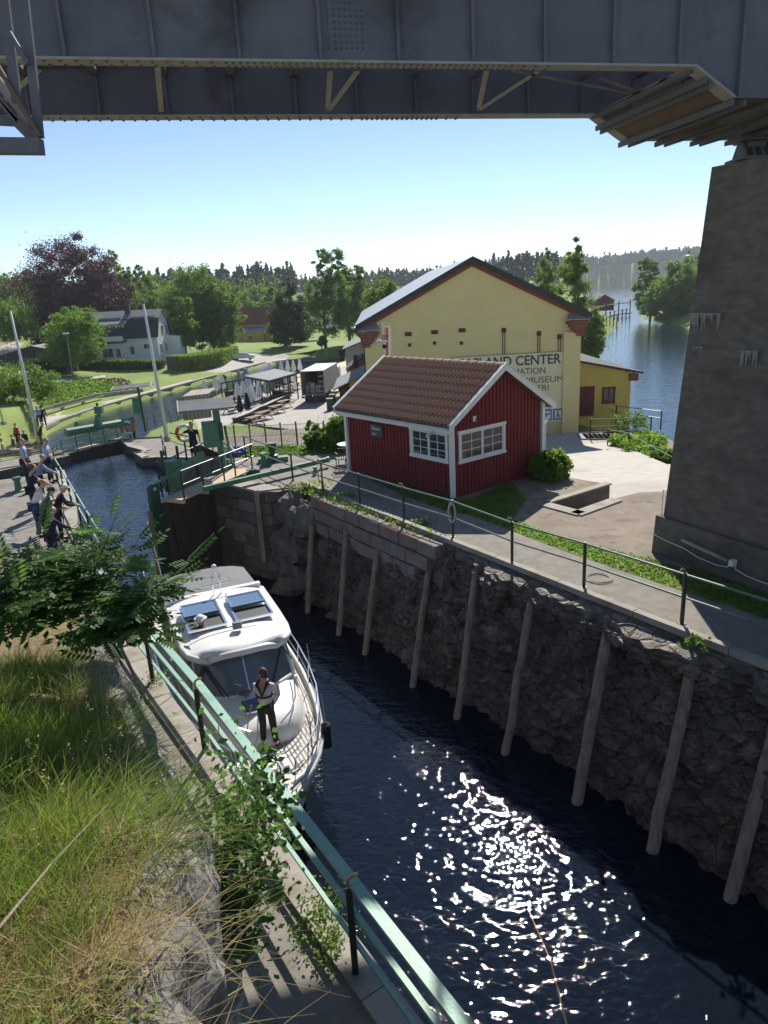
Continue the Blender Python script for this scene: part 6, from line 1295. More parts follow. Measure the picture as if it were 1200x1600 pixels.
# ================================================================ PEOPLE
def skin_obj(vs, es, rs, lvl=1):
    me = bpy.data.meshes.new('tmp'); me.from_pydata([tuple(v) for v in vs], es, []); o = bpy.data.objects.new('tmp', me); C.objects.link(o)
    o.modifiers.new('s', 'SKIN'); sv = me.skin_vertices[0].data
    for i, r in enumerate(rs): r = r if isinstance(r, tuple) else (r, r); sv[i].radius = r
    sv[0].use_root = True
    ms = o.modifiers.new('u', 'SUBSURF'); ms.levels = lvl; ms.render_levels = lvl
    dg = bpy.context.evaluated_depsgraph_get(); m2 = bpy.data.meshes.new_from_object(o.evaluated_get(dg)); bpy.data.objects.remove(o); m2.materials.clear(); m2.shade_smooth(); return m2
def person(label, p, rz, h=1.75, lean=0, hands=((.28, .12, .85), (-.28, .12, .85)), shirt='c_white', trous='c_dark', hair='hairb', shorts=False, long=True, head_turn=0, cap=None, vest=None, glasses=False, sit=False, group=None, skirt=False, phone=False, bald=False):
    s = h/1.75; root = thing('person', label, 'person', p, group, rz); root.scale = (s, s, s)
    def L_(v):   # lean about the hips
        v = Vector(v); c, q = math.cos(lean), math.sin(lean); y, z = v.y, v.z-.95
        return Vector((v.x, y*c+z*q, .95+z*c-y*q))
    hipz = .95
    if sit: legs = lambda g: [(g*.09, .0, .5), (g*.12, .42, .5), (g*.12, .44, .09), (g*.12, .56, .04)]; dz = -.45
    else: legs = lambda g: [(g*.09, 0, .92), (g*.105, .03, .50), (g*.11+.03*g, -.01 if g > 0 else .05, .085), (g*.12+.03*g, .13 if g > 0 else .19, .035)]; dz = 0
    D = Vector((0, 0, dz))
    V = [L_((0, 0, .95))+D, L_((0, .0, 1.2))+D, L_((0, -.01, 1.42))+D, L_((0, .0, 1.50))+D, L_((0, .025, 1.58))+D, L_((0, .02, 1.66))+D, L_((0, .01, 1.72))+D]; R = [.10, .10, .11, .05, .066, .085, .055]
    E = [(0, 1), (1, 2), (2, 3), (3, 4), (4, 5), (5, 6)]; arms = {}
    for g, hd in ((1, hands[0]), (-1, hands[1])):
        sh_ = L_((g*.17, 0, 1.41))+D; hand = Vector(hd)+D*1.0; wr = hand
        d_ = wr-sh_; ln = min(d_.length, .53); wr = sh_+d_.normalized()*ln; mid = (sh_+wr)/2; k = math.sqrt(max(.0, .27**2-(ln/2)**2)); out = Vector((g*.5, -.7, -.3)); out -= d_.normalized()*out.dot(d_.normalized()); out.normalize(); el = mid+out*k
        n = len(V); V += [sh_, el, wr]; R += [.05, .04, .028]; E += [(2, n), (n, n+1), (n+1, n+2)]; arms[g] = (sh_, el, wr, n+2)
    for g in (1, -1):
        n = len(V); q = legs(g); V += [Vector(v) for v in q]; R += [.078, .058, .038, .035]; E += [(0, n), (n, n+1), (n+1, n+2), (n+2, n+3)]
    me = skin_obj(V, E, R, 1)
    # hands and face joined into the body surface
    mb = MB(); mb.add([v.co for v in me.vertices], [tuple(f.vertices) for f in me.polygons])
    for g in (1, -1):
        sh_, el, wr, _ = arms[g]; d_ = (wr-el).normalized(); sd_ = Vector((g, 0, 0)); sd_ -= d_*sd_.dot(d_); sd_.normalize(); up_ = d_.cross(sd_)
        mb.tube([wr-d_*.02, wr+d_*.04, wr+d_*.08], [.024, .036, .030], 7)
        for k in range(4):
            q = wr+d_*.075+sd_*(.020*(k-1.5)); f_ = (.07, .082, .078, .06)[k]; mb.tube([q, q+d_*f_*.5+up_*.004, q+d_*f_*.85+up_*.022], [.010, .009, .007], 5)
        q = wr+d_*.03-sd_*.028; mb.tube([q, q-sd_*.03+d_*.03, q-sd_*.032+d_*.06], [.012, .010, .008], 5)
    hc = V[5]; fwd = Vector((math.sin(-head_turn), math.cos(head_turn), -.35 if lean > .2 else -.08)).normalized(); sdh = fwd.cross(UP).normalized()
    mb.ball(hc, .085, 12, 9, (.9, 1.05, 1.2)); mb.tube([hc+fwd*.08+UP*.01, hc+fwd*.108-UP*.018], [.012, .018], 6)
    for g in (-1, 1): mb.ball(hc+sdh*.08*g-fwd*.0, .024, 6, 4, (.5, 1, 1.3))
    mb.tube([hc+fwd*.083-UP*.045-sdh*.022, hc+fwd*.088-UP*.045, hc+fwd*.083-UP*.045+sdh*.022], .008, 5)
    m3 = mb.mesh('body', smooth=True); link('body', m3, root, M['skin'])
    ey = MB()
    for g in (-1, 1): ey.ball(hc+fwd*.082+sdh*.032*g+UP*.012, .010 if not glasses else .024, 6, 4)
    if glasses: ey.tube([hc+fwd*.09-sdh*.05+UP*.014, hc+fwd*.09+sdh*.05+UP*.014], .006, 4)
    link('sunglasses' if glasses else 'eyes', ey.mesh('eyes'), root, M['black'])
    # hair
    hm = MB(); n_ = 12; rows = []
    for i in range(7):
        ph = (.0+i/6*1.62); rows.append([hc-fwd*.014+UP*.012+Vector((0, 0, 0))+(sdh*math.cos(t)*math.sin(ph)*.088+fwd*(math.sin(t)*math.sin(ph)*(.098) - (.0 if math.sin(t) < 0 else .018*math.sin(ph)))+UP*(math.cos(ph)*.112)) for t in np.linspace(0, 2*math.pi, n_+1)])
    hm.grid(rows)
    if hair in ('hairw', 'hairb') and not bald: hm.ball(hc-fwd*.04-UP*.01, .083, 10, 7, (1, .9, 1.15))
    link('hair', hm.mesh('hair', smooth=True), root, M[hair])
    if cap:
        c_ = MB(); c_.ball(hc+UP*.045, .1, 12, 6, (1, 1.1, .85)); c_.slab([hc+fwd*.05+sdh*.07+UP*.06, hc+fwd*.17+sdh*.05+UP*.035, hc+fwd*.17-sdh*.05+UP*.035, hc+fwd*.05-sdh*.07+UP*.06], UP*.012)
        if cap == 'sunhat': c_.tube([hc+UP*.04, hc+UP*.055], [.15, .11], 14)
        link('hat', c_.mesh('hat', smooth=True), root, M['c_white' if cap in ('sunhat', 'white') else 'c_navy'])
    # shirt
    V2 = [V[0]+Vector((0, 0, -.02)), V[1], V[2], V[3]-Vector((0, 0, .02))]; R2 = [(.155, .115), (.15, .115), (.165, .11), (.062, .062)]; E2 = [(0, 1), (1, 2), (2, 3)]
    for g in (1, -1):
        sh_, el, wr, _ = arms[g]; n = len(V2); e2 = el if long else sh_.lerp(el, .75); V2 += [sh_, e2]; R2 += [.066, .056]; E2 += [(2, n), (n, n+1)]
        if long: V2.append(el.lerp(wr, .93)); R2.append(.040); E2.append((n+1, n+2))
    m4 = skin_obj(V2, E2, R2, 1); link('shirt', m4, root, M[shirt])
    V3 = [V[0]+Vector((0, 0, -.03))]; R3_ = [(.150, .115)]; E3 = []
    for g in (1, -1):
        q = [Vector(v) for v in legs(g)]; n = len(V3); end = q[1].lerp(q[2], .12) if shorts else q[2].lerp(q[1], .04); V3 += [q[0], q[1], end] if not shorts else [q[0], q[1]]; R3_ += [.098, .080, .062][:3 if not shorts else 2]; E3 += [(0, n), (n, n+1)]+([] if shorts else [(n+1, n+2)])
    link('trousers' if not shorts else 'shorts', skin_obj(V3, E3, R3_, 1), root, M[trous])
    so = MB()
    for g in (1, -1): q = legs(g); so.ball((Vector(q[2])+Vector(q[3]))/2-Vector((0, -.01, .02)), .06, 8, 6, (.8, 2.0, .75))
    link('shoes', so.mesh('shoes', smooth=True), root, M['c_dark'])
    if vest:
        V4 = [V[1]-Vector((0, 0, .06)), V[1], V[2]]; mb = MB()
        for g in (-1, 1): mb.tube([V[2]+L_((g*.10, .10, .0))*0+Vector((g*.1, -.10, .06)), V[2]+Vector((g*.09, .02, .10)), V[2]+Vector((g*.10, .13, -.02)), V[1]+Vector((g*.08, .13, -.02))], .035, 6); 
        mb.tube([V[2]+Vector((-.1, -.11, .06)), V[1]+Vector((0, -.14, .05)), V[2]+Vector((.1, -.11, .06))], .03, 6); mb.tube([V[1]+Vector((math.cos(a)*.165, math.sin(a)*.135, .0)) for a in np.linspace(0, 2*math.pi, 15)], .02, 5)
        link('life_vest', mb.mesh('life_vest', smooth=True), root, M['pipes'])
    if phone: link('phone', MB().box((Vector(arms[1][2])+Vector((0, .06, .06))), (.08, .02, .15)).mesh('phone'), root, M['black'])
    return root
aB = math.atan2(BA.y, BA.x)-math.pi/2
person('man standing on the yacht foredeck in pale shirt, black life vest and dark trousers', bl(1.50, .02, 1.42), aB-.5, 1.66, .06, ((.12, .26, 1.0), (-.10, .28, .98)), 'c_pink', 'c_dark', 'hairb', long=False, head_turn=.8, vest=True)
person('helmsman in white sun hat looking out of the yacht roof hatch', bl(4.30, -.62, 1.42), aB+2.9, 1.75, .0, ((.25, .2, 1.1), (-.25, .2, 1.1)), 'c_lblue', 'c_dark', 'hairg', cap='sunhat', glasses=True, vest=True)
person('lock keeper in dark shirt and shorts standing by the green cabinet', at(307, 727), math.radians(200), 1.78, .02, ((.55, .05, 1.3), (-.25, .1, .9)), 'c_navy', 'c_navy', 'hairb', shorts=True, long=False)
sfc = math.radians(-60)
sps = [((46, 758), 1.80, .05, 'c_lblue', 'c_dark', 'hairr', False, {}, 'ginger-haired spectator in light blue t-shirt standing farthest left of the front group'),
 ((80, 754), 1.72, .12, 'c_lblue', 'c_navy', 'hairg', False, dict(phone=True, hands=((.12, .42, 1.32), (-.05, .4, 1.2))), 'spectator in light blue shirt with dark sling holding up a phone'),
 ((68, 786), 1.70, .35, 'c_check', 'c_navy', 'hairg', True, {}, 'spectator in blue checked shirt leaning on the rail behind the navy-shirted man'),
 ((56, 808), 1.74, .30, 'c_navy', 'c_navy', 'hairb', False, {}, 'brown-haired spectator in plain navy top leaning over the rail'),
 ((62, 838), 1.76, .55, 'c_white', 'c_jean', 'hairr', True, {}, 'spectator in white top and blue jeans bending far over the rail'),
 ((75, 853), 1.74, .50, 'c_grey', 'c_navy', 'hairg', True, dict(shorts=True, cap='navy', glasses=True), 'spectator in dark grey sweater, shorts and black cap resting on the rail'),
 ((97, 846), 1.70, .45, 'c_dark', 'c_dark', 'hairg', True, dict(cap='white'), 'spectator in pale cap half hidden behind the man with the black cap'),
 ((90, 890), 1.66, .22, 'c_navy', 'c_navy', 'hairw', True, dict(glasses=True), 'white-haired woman with sunglasses and navy cardigan nearest the leafy bush')]
for (x, y), h, ln, s1, s2, hr, lg_, kw, lb_ in sps:
    kw = dict(kw); kw.setdefault('hands', ((.15, .55, 1.05), (-.15, .55, 1.02)) if ln > .2 else ((.27, .1, .86), (-.27, .12, .86)))
    person(lb_, at(x, y), sfc+(.25 if 'white-haired' in lb_ else 0)-(.3 if ln < .2 else 0), h, ln, shirt=s1, trous=s2, hair=hr, long=lg_, **kw)
far = [((31, 700), 'c_red', 'c_dark', 'hairg', 'visitor in red jacket walking on the far landing', {}, 2.6), ((24, 708), 'c_grey', 'c_beige', 'hairw', 'seated visitor in checked grey shirt on the far landing left of the red jacket', dict(sit=True), 2.2), ((8, 716), 'c_beige', 'c_beige', 'hairg', 'seated visitor in beige at the far left of the landing', dict(sit=True), 2.0), ((42, 700), 'c_navy', 'c_beige', 'hairw', 'seated visitor in navy jacket and white cap beside the red jacket', dict(sit=True, cap='white'), 2.8),
 ((66, 698), 'c_dark', 'c_grey', 'hairw', 'visitor in black leaning on the landing railing beside the flagpole', dict(lean=.4), -1.2), ((63, 668), 'c_lblue', 'c_jean', 'hairw', 'woman in light blue top on the steps by the waterside bench', {}, .5), ((70, 667), 'c_navy', 'c_dark', 'hairb', 'person in navy beside the woman in light blue on the steps', {}, .3)]
for (x, y), s1, s2, hr, lb_, kw, rz in far: person(lb_, at(x, y, -2.8), rz, 1.75, shirt=s1, trous=s2, hair=hr, **kw)
MB().box(at(22, 712, -2.8)+UP*.22, (2.6, .45, .44)).build('landing_bench', M['timber'], label='low timber bench under the seated visitors on the far landing', cat='bench')
MB().box(at(43, 702, -2.8)+UP*.22, (1.2, .45, .44)).build('landing_bench', M['timber'], label='short timber bench under the navy-jacketed visitor on the landing', cat='bench')
# ================================================================ VEGETATION
F_ = dict(green=foliage('tree_leaves', (.07, .135, .018), (.15, .225, .038), trans=.5), dark=foliage('dark_leaves', (.025, .058, .015), (.055, .10, .022)), light=foliage('light_leaves', (.10, .18, .022), (.16, .26, .038), trans=.5),
 beech=foliage('copper_beech_leaves', (.05, .022, .03), (.085, .034, .045), trans=.35), birch=foliage('birch_leaves', (.11, .17, .03), (.19, .25, .055), trans=.5), pine=foliage('conifer_needles', (.018, .034, .014), (.035, .055, .02), .05, .15), near=foliage('shrub_leaves', (.05, .115, .022), (.11, .20, .04), 5, .55), straw=mat('straw_grass', (.34, .26, .12), (.45, .36, .18), 2, .8, trans=.35), blade=mat('grass_blades', (.10, .17, .02), (.20, .27, .04), 2.5, .6, trans=.45, spec=.3))
def quadmesh(name, V, mats):   # V (n,4,3)
    n = len(V); me = bpy.data.meshes.new(name); me.vertices.add(n*4); me.vertices.foreach_set('co', np.ascontiguousarray(V, dtype=np.float32).ravel())
    me.loops.add(n*4); me.loops.foreach_set('vertex_index', np.arange(n*4, dtype=np.int32)); me.polygons.add(n); me.polygons.foreach_set('loop_start', np.arange(0, n*4, 4, dtype=np.int32))
    me.update(calc_edges=True)
    for m_ in mats: me.materials.append(m_)
    return me
RS = np.random.RandomState(11)
def leafcloud(P, size, flat=.0, RS=RS, droop=0):
    n = len(P); a = RS.normal(size=(n, 3)); a /= np.linalg.norm(a, axis=1)[:, None]; b = RS.normal(size=(n, 3)); b -= a*(a*b).sum(1)[:, None]; b /= np.linalg.norm(b, axis=1)[:, None]
    a[:, 2] -= droop; s = size*(.6+.8*RS.rand(n))[:, None]; a = a*s; b = b*s*.55
    return np.stack([P-a, P-a*.1+b, P+a, P-a*.1-b], 1)
def crownpts(blobs, n, clump=.22, shell=.55, nc=None):
    out = []; tot = sum(r[0]*r[1]+r[2]*r[1] for _, r in blobs)
    for c, r in blobs:
        k = max(14, int((nc or 70)*(r[0]*r[1]+r[2]*r[1])/tot)); m_ = int(n*(r[0]*r[1]+r[2]*r[1])/tot/k)+1
        for _ in range(k):
            d = RS.normal(size=3); d /= np.linalg.norm(d); q = (shell+(1-shell)*RS.rand()**.5); cc = np.array(c)+d*np.array(r)*q
            rr = np.mean(r)*clump*(.6+.9*RS.rand()); p = RS.normal(size=(m_, 3))*.55
            out.append(cc+p*rr*np.array((1.15, 1.15, .8)))
    return np.concatenate(out)
def trunkbuild(root, base, h, r, top, mt='bark', limbs=5, spread=3, lseed=1):
    rg = random.Random(lseed); pts = [base, base+UP*h*.35+Vector((rg.uniform(-.2, .2), 0, 0)), base+UP*h*.7+Vector((rg.uniform(-.4, .4), 0, 0)), top]
    MB().tube(pts, [r*1.3, r*.9, r*.6, r*.15], 8).build('trunk', M[mt], root)
    for k in range(limbs):
        f_ = rg.uniform(.3, .8); a = rg.uniform(0, 6.28); q = pts[0].lerp(pts[3], f_); e = q+Vector((math.cos(a)*spread*rg.uniform(.5, .9), math.sin(a)*spread*rg.uniform(.5, .9), h*.18)); MB().tube([q, q.lerp(e, .5)+UP*.3, e], [r*.45, r*.28, r*.08], 5).build('limb', M[mt], root)
def tree(label, x, yt, yb, wpx, Y, mt='green', n=5000, kind='round', lean=0, cat='tree', leaf=None, zb=None, trunk=.28, group=None, name='tree', ybase=None, clump=.17, nc=150):
    top = atY(x, yt, Y); d = Y/FP*1.0; 
    lo = atY(x, yb, Y); gzv = gz(lo.x, lo.y) if zb is None else zb; base = Vector((lo.x, Y, gzv-.1)); W = wpx*d*1.12; H = top.z-lo.z; cx = top.x
    root = thing(name, label, cat, base, group)
    cz = (top.z+lo.z)/2; c = lambda fx, fy, fz, rx, rz, ry=None: ((cx+fx*W+ (lo.x-cx)*(.5-fz), Y+fy*W, lo.z+fz*H), (rx*W, (ry or rx)*W, rz*H))
    if kind == 'round': B = [c(0, 0, .5, .44, .42), c(-.2, .05, .42, .28, .3), c(.22, -.05, .45, .27, .3), c(.02, 0, .75, .3, .24), c(-.1, -.2, .3, .3, .25), c(.12, -.2, .35, .28, .28)]
    elif kind == 'cone': B = [c(0, 0, .2, .46, .2), c(0, 0, .42, .40, .22), c(0.03, 0, .65, .28, .22), c(0, 0, .85, .14, .16)]
    elif kind == 'tall': B = [c(0, 0, .3, .38, .28), c(-.15, 0, .5, .28, .2), c(.17, 0, .45, .28, .22), c(.02, 0, .72, .24, .14), c(0, 0, .9, .26, .09), c(-.18, 0, .83, .12, .05), c(.16, 0, .8, .12, .05)]
    elif kind == 'birch': B = [c(0, 0, .3, .34, .3), c(-.2, 0, .35, .2, .24), c(.22, 0, .3, .2, .26), c(0, 0, .62, .25, .28), c(.02, 0, .85, .13, .16)]
    elif kind == 'bush': B = [c(0, 0, .45, .45, .5), c(-.25, 0, .35, .26, .4), c(.25, 0, .38, .27, .42), c(0, -.2, .35, .32, .4)]
    else: B = kind(c)
    P = crownpts(B, int(n*3.6), clump, .45, nc); P = P[P[:, 2] > gzv+.05]; sz = leaf or max(.07, d*1.4)
    V = leafcloud(P, sz, droop=.6 if kind == 'birch' else 0); o = link('crown' if kind != 'bush' else 'foliage', quadmesh('crown', V-np.array(base), [F_[mt]]), root)
    if kind != 'bush': trunkbuild(root, base, H*.8, trunk*(W/10)**.5, Vector((cx, Y, lo.z+H*.8)), 'bark', 5, W*.33, int(x*7+yt))
    else:
        for k in range(4): a = k*1.7; MB().tube([base, base+Vector((math.cos(a)*W*.2, math.sin(a)*W*.2, H*.6))], [.04, .015], 5).build('stem', M['bark'], root)
    return root
TR = [('huge dark copper beech behind the white house', 99, 366, 560, 172, 172, 'beech', 26000, 'round'),
 ('pale green broad tree in front of the white house', 106, 476, 578, 90, 126, 'light', 7500, 'round'),
 ('tall feathery birch just right of the copper beech', 166, 390, 500, 62, 185, 'birch', 3200, 'birch'),
 ('slender yellow-green birch behind the white house roof', 190, 415, 500, 50, 178, 'birch', 3000, 'birch'),
 ('dark pointed tree peeking between birch and lindens', 211, 414, 500, 34, 195, 'green', 1500, 'tall'),
 ('rounded linden left of the tallest linden behind the house', 236, 423, 555, 72, 168, 'green', 5500, 'round'),
 ('tallest broad linden with a domed crown beside the hedge', 290, 401, 556, 92, 160, 'green', 9000, 'round'),
 ('linden right of the tallest one with hanging outer boughs', 336, 428, 556, 66, 158, 'green', 6000, 'round'),
 ('small bright green tree standing before the lindens', 283, 464, 555, 42, 146, 'light', 2600, 'tall'),
 ('misty tree left behind the yellow house', 366, 446, 530, 56, 235, 'green', 2600, 'round'),
 ('misty rounded tree behind the yellow house roof', 402, 440, 530, 60, 250, 'green', 2800, 'round'),
 ('dense dark conical tree in the meadow right of the yellow house', 447, 436, 540, 64, 172, 'dark', 7000, 'cone'),
 ('tall open crowned alder leaning over the meadow', 508, 386, 530, 74, 158, 'green', 6500, 'tall'),
 ('round topped alder with dark trunk close to the hall gutter', 546, 414, 530, 64, 166, 'green', 5200, 'tall'),
 ('round bushy tree rising behind the left roof slope of the hall', 595, 430, 500, 52, 120, 'green', 3000, 'round'),
 ('slim pale birch behind the right roof slope of the hall', 853, 384, 520, 42, 100, 'birch', 3000, 'birch'),
 ('big weeping birch between the hall and the river', 899, 374, 590, 88, 92, 'birch', 14000, 'birch'),
 ('low birch foliage hanging over the river by the corbel', 925, 470, 560, 40, 84, 'birch', 2600, 'bush'),
 ('tall dark pine on the right river point', 1016, 402, 495, 46, 225, 'green', 3600, 'tall'),
 ('leafy tree next to the pier edge on the right shore', 1062, 402, 500, 60, 205, 'green', 5200, 'round'),
 ('light green rounded tree low on the right river shore', 1038, 432, 505, 62, 212, 'light', 3600, 'round'),
 ('sprawling dark bush under the left flagpole', 30, 556, 668, 96, 74, 'green', 8500, 'bush'),
 ('bright shrub on the lower hillside at the left edge', 10, 462, 530, 70, 150, 'light', 3200, 'bush'),
 ('hillside tree at the far left edge of the skyline', 12, 420, 520, 60, 200, 'green', 3200, 'round'),
 ('round clipped shrub at the garden hedge corner', 290, 572, 584, 22, 128, 'light', 700, 'bush'),
 ('small round topiary tree in the lakeside meadow', 503, 524, 541, 15, 150, 'green', 600, 'round'),
 ('leafy lilac bush left of the red cabin by the low shed', 533, 648, 702, 58, 36.5, 'light', 4200, 'bush'),
 ('feathery shrub on the fence left of the lilac bush', 490, 655, 702, 30, 37.5, 'light', 700, 'bush'),
 ('flowering pale shrub at the right rear corner of the cabin', 860, 703, 748, 58, 24.6, 'light', 3600, 'bush'),
 ('thin climbing shrub between cabin downpipe and hall', 838, 655, 730, 16, 26.8, 'light', 420, 'bush'),
 ('willow scrub by the river railing at the annex', 985, 640, 680, 60, 46, 'light', 700, 'bush'),
 ('weedy shrub on the bank below the footbridge', 975, 690, 735, 70, 37, 'light', 1700, 'bush'),
 ('tall weeds shrub against the left edge of the pier', 1032, 690, 745, 44, 33, 'light', 1200, 'bush'),
 ('misty pine in the gap right of the tall alder', 566, 440, 520, 40, 260, 'green', 1500, 'tall'),
 ('green bank tree between dark conical tree and alder', 478, 462, 530, 44, 200, 'light', 1800, 'round'),
 ('grove tree behind the conical tree, left side', 428, 446, 525, 46, 240, 'green', 2000, 'tall')]
for a in TR:
  if 'cabin' in a[0] or 'lilac' in a[0] or 'fence' in a[0]: a = a[:5]+(at(a[1], a[3], 0).y,)+a[6:]
  tree(*a[:7], n=a[7], kind=a[8], zb=-.05 if 'cabin' in a[0] or 'lilac' in a[0] or 'fence' in a[0] else (-3.4 if 'bank below' in a[0] or 'annex' in a[0] or 'weeds' in a[0] else None), cat='bush' if a[8] == 'bush' else 'tree', name='bush' if a[8] == 'bush' else 'tree', nc=230 if a[7] > 2000 else 60)
def hedge(label, pts, w_, h, mt='light', n=4000, cat='hedge'):
    t_ = thing('hedge', label, cat, pts[0]); P = []
    for a, b in zip(pts, pts[1:]):
        a, b = Vector(a), Vector(b); L_ = (b-a).length; d = (b-a)/L_; nn = Vector((-d.y, d.x, 0)); m_ = int(n*L_/sum((q-p).length for p, q in zip(pts, pts[1:])))
        for _ in range(m_):
            u, v, z = RS.rand()*L_, (RS.rand()-.5)*w_, RS.rand()*h
            k = RS.randint(3); 
            if k == 0: z = h+RS.rand()*.15
            elif k == 1: v = -w_/2-RS.rand()*.12
            else: v = v*1.1
            q = a+d*u+nn*v+UP*z; P.append((q.x, q.y, q.z))
    V = leafcloud(np.array(P), .16); link('foliage', quadmesh('foliage', V-np.array(t_.location), [F_[mt]]), t_)
    mb = MB()
    for a, b in zip(pts, pts[1:]): mb.bar(Vector(a)+UP*h/2, Vector(b)+UP*h/2, w_*.8, h*.9)
    mb.build('branches', M['bark'], t_)
G_ = lambda x, y, z: onland(x, y)
hedge('tall rounded leafy hedge beside the car park', [G_(270, 580, -5), G_(300, 578, -5.3), G_(335, 571, -5.5), G_(362, 562, -5.6)], 3.2, 2.6, 'light', 8000)
hedge('low clipped dark hedge in front of the white house', [G_(130, 578, -4.5), G_(180, 577, -4.5), G_(256, 577, -4.5)], 1.4, 1.5, 'green', 5000)
hedge('dark hedge left of the turbine wheel', [G_(52, 583, -4.4), G_(88, 580, -4.4)], 1.6, 1.6, 'dark', 2000)
# reeds / green weeds sloping bank left
def scatter(label_, name, poly, n, size, mt, h=0, mat_=None, zf=gz):
    xs = [p[0] for p in poly]; ys = [p[1] for p in poly]; P = []
    while len(P) < n:
        x, y = RS.uniform(min(xs), max(xs)), RS.uniform(min(ys), max(ys))
        if pip(x, y, poly): P.append((x, y, zf(x, y)+RS.rand()**2*h))
    me = quadmesh(name, leafcloud(np.array(P), size), [mat_ or F_[mt]]); props(link(name, me), kind='stuff')
scatter('', 'ground_cover', [tuple(onland(x, y)[:2]) for x, y in [(60, 600), (180, 600), (200, 612), (150, 618), (80, 640), (62, 655)]], 5000, .22, 'light', .5)
scatter('', 'wild_flowers', [tuple(onland(x, y)[:2]) for x, y in [(100, 594), (190, 592), (215, 612), (190, 608)]], 1500, .16, 'beech', .3)
scatter('', 'weeds', P2([(950, 700), (985, 722), (1040, 750), (1040, 700), (1010, 692)], -3), 4200, .16, 'light', .9, zf=lambda x, y: -3.1)
scatter('', 'cabin_grass', [tuple(at(x, y)[:2]) for x, y in ((720, 785), (600, 745), (560, 742), (640, 780), (700, 800), (800, 815), (822, 780), (800, 755))], 5000, .045, 'light', .08, zf=lambda x, y: 0.01)
scatter('', 'verge_grass', [st(s, t)[:2] for s, t in ((-4, 12.75), (11, 12.8), (17.6, 13.1), (18, 13.8), (12, 13.4), (7, 14.2), (-4, 14.5))], 16000, .040, 'light', .05, zf=lambda x, y: 0.02)
scatter('', 'lawn_grass', lawn, 5000, .07, 'light', .05, zf=lambda x, y: 0.02)
scatter('', 'path_weeds', [st(s, t)[:2] for s, t in ((14, 11.0), (21.8, 10.4), (22.5, 10.0), (21.9, 11.25), (14, 11.25))], 700, .05, 'light', .10, zf=lambda x, y: .0)
for (x, y, n_, r_) in ((495, 762, 90, .3), (540, 778, 70, .25), (660, 820, 60, .2), (1105-20, 1010, 30, .15)):
    c_ = at(x, y); P = np.array([(c_.x+RS.normal()*r_, c_.y+RS.normal()*r_*.6, .03+abs(RS.normal())*.10) for _ in range(n_)]); props(link('weed_tuft', quadmesh('weed_tuft', leafcloud(P, .06), [F_['light']])), kind='stuff')
# far forest on the ridges
def forest(name, spots, mt, n, hmin, hmax, lf=1.35):
    V = []; F = []; vs = []
    for _ in range(n):
        x, y = spots(); z = zland(x, y) if True else 0
        if any(pip(x, y, q) for q in (LAKE, LAKE2, POND)): continue
        h = hmin+(hmax-hmin)*RS.rand()**1.7*1.25; r = h*RS.uniform(.14, .22); m_ = 52
        u = RS.rand(m_); a = RS.rand(m_)*6.28; rr = r*(1-u)**.8*(.6+.4*RS.rand(m_)); vs.append(np.stack([x+rr*np.cos(a), y+rr*np.sin(a), z+h*(.12+.88*u)], 1))
    P = np.concatenate(vs); me = quadmesh(name, leafcloud(P, lf), [F_[mt]]); props(link(name, me), kind='stuff')
def band(x0, x1, y0, y1): return lambda: (RS.uniform(x0, x1), RS.uniform(y0, y1))
forest('ridge_forest', lambda: (lambda r, a: (r*math.sin(a), r*math.cos(a)))(RS.uniform(430, 900), math.radians(RS.uniform(-38, 14))), 'pine', 3600, 10, 15)
forest('near_wood', lambda: (lambda r, a: (r*math.sin(a), r*math.cos(a)))(RS.uniform(270, 420), math.radians(RS.uniform(-36, -1))), 'green', 700, 4, 8)
forest('far_shore_forest', lambda: (lambda r, a: (r*math.sin(a), r*math.cos(a)))(RS.uniform(1300, 2000), math.radians(RS.uniform(8, 34))), 'pine', 2200, 14, 22, 2.4)
forest('shore_forest', lambda: (lambda r, a: (r*math.sin(a), r*math.cos(a)))(RS.uniform(1400, 1900), math.radians(RS.uniform(13, 28))), 'pine', 5200, 10, 17, 2.6)
forest('point_wood', lambda: (lambda y: (y*RS.uniform(.42, .75), y))(RS.uniform(240, 420)), 'green', 500, 9, 15)
forest('left_hill_wood', band(-230, -95, 170, 330), 'green', 500, 9, 15)
# ================================================================ FOREGROUND
def blades(name, pts, L0, L1, w_, mt, up=.8, lean=(0, 0), seg=3):
    n = len(pts); P = np.array(pts); L = RS.uniform(L0, L1, n)[:, None]; d = RS.normal(size=(n, 3))*.42; d[:, 2] = up; d[:, 0] += lean[0]; d[:, 1] += lean[1]; d /= np.linalg.norm(d, axis=1)[:, None]
    side = np.cross(d, RS.normal(size=(n, 3))); side /= np.linalg.norm(side, axis=1)[:, None]; bend = d.copy(); bend[:, 2] -= 1.0; bend *= RS.uniform(.1, .5, n)[:, None]; q = []
    def cur(t): return P+d*L*t+bend*L*t*t
    ts = np.linspace(0, 1, seg+1)
    for a, b in zip(ts, ts[1:]):
        wa, wb = w_*(1-a*.9), w_*(1-b*.9)*(b < 1)+.0004; q.append(np.stack([cur(a)-side*wa, cur(a)+side*wa, cur(b)+side*wb, cur(b)-side*wb], 1))
    me = quadmesh(name, np.concatenate(q), [F_[mt] if mt in F_ else M[mt]]); me.shade_smooth(); return props(link(name, me), kind='stuff')
def bankspots(n, s0, s1, e0, e1, dens=None):
    out = []
    while len(out) < n:
        s = RS.uniform(s0, s1); ct, cz = crest(s); t = ct-RS.uniform(e0, e1)
        if dens and RS.rand() > dens(s, t, ct): continue
        out.append(tuple(bank_pt(s, t)-UP*.02))
    return out
patch = lambda s, t, ct: (.15+.85*(noise.noise(Vector((s*1.3, t*1.3, 5))) > -.1))*(.12 if ct-t < .42+.25*noise.noise(Vector((s*2, 1, 1))) else 1)
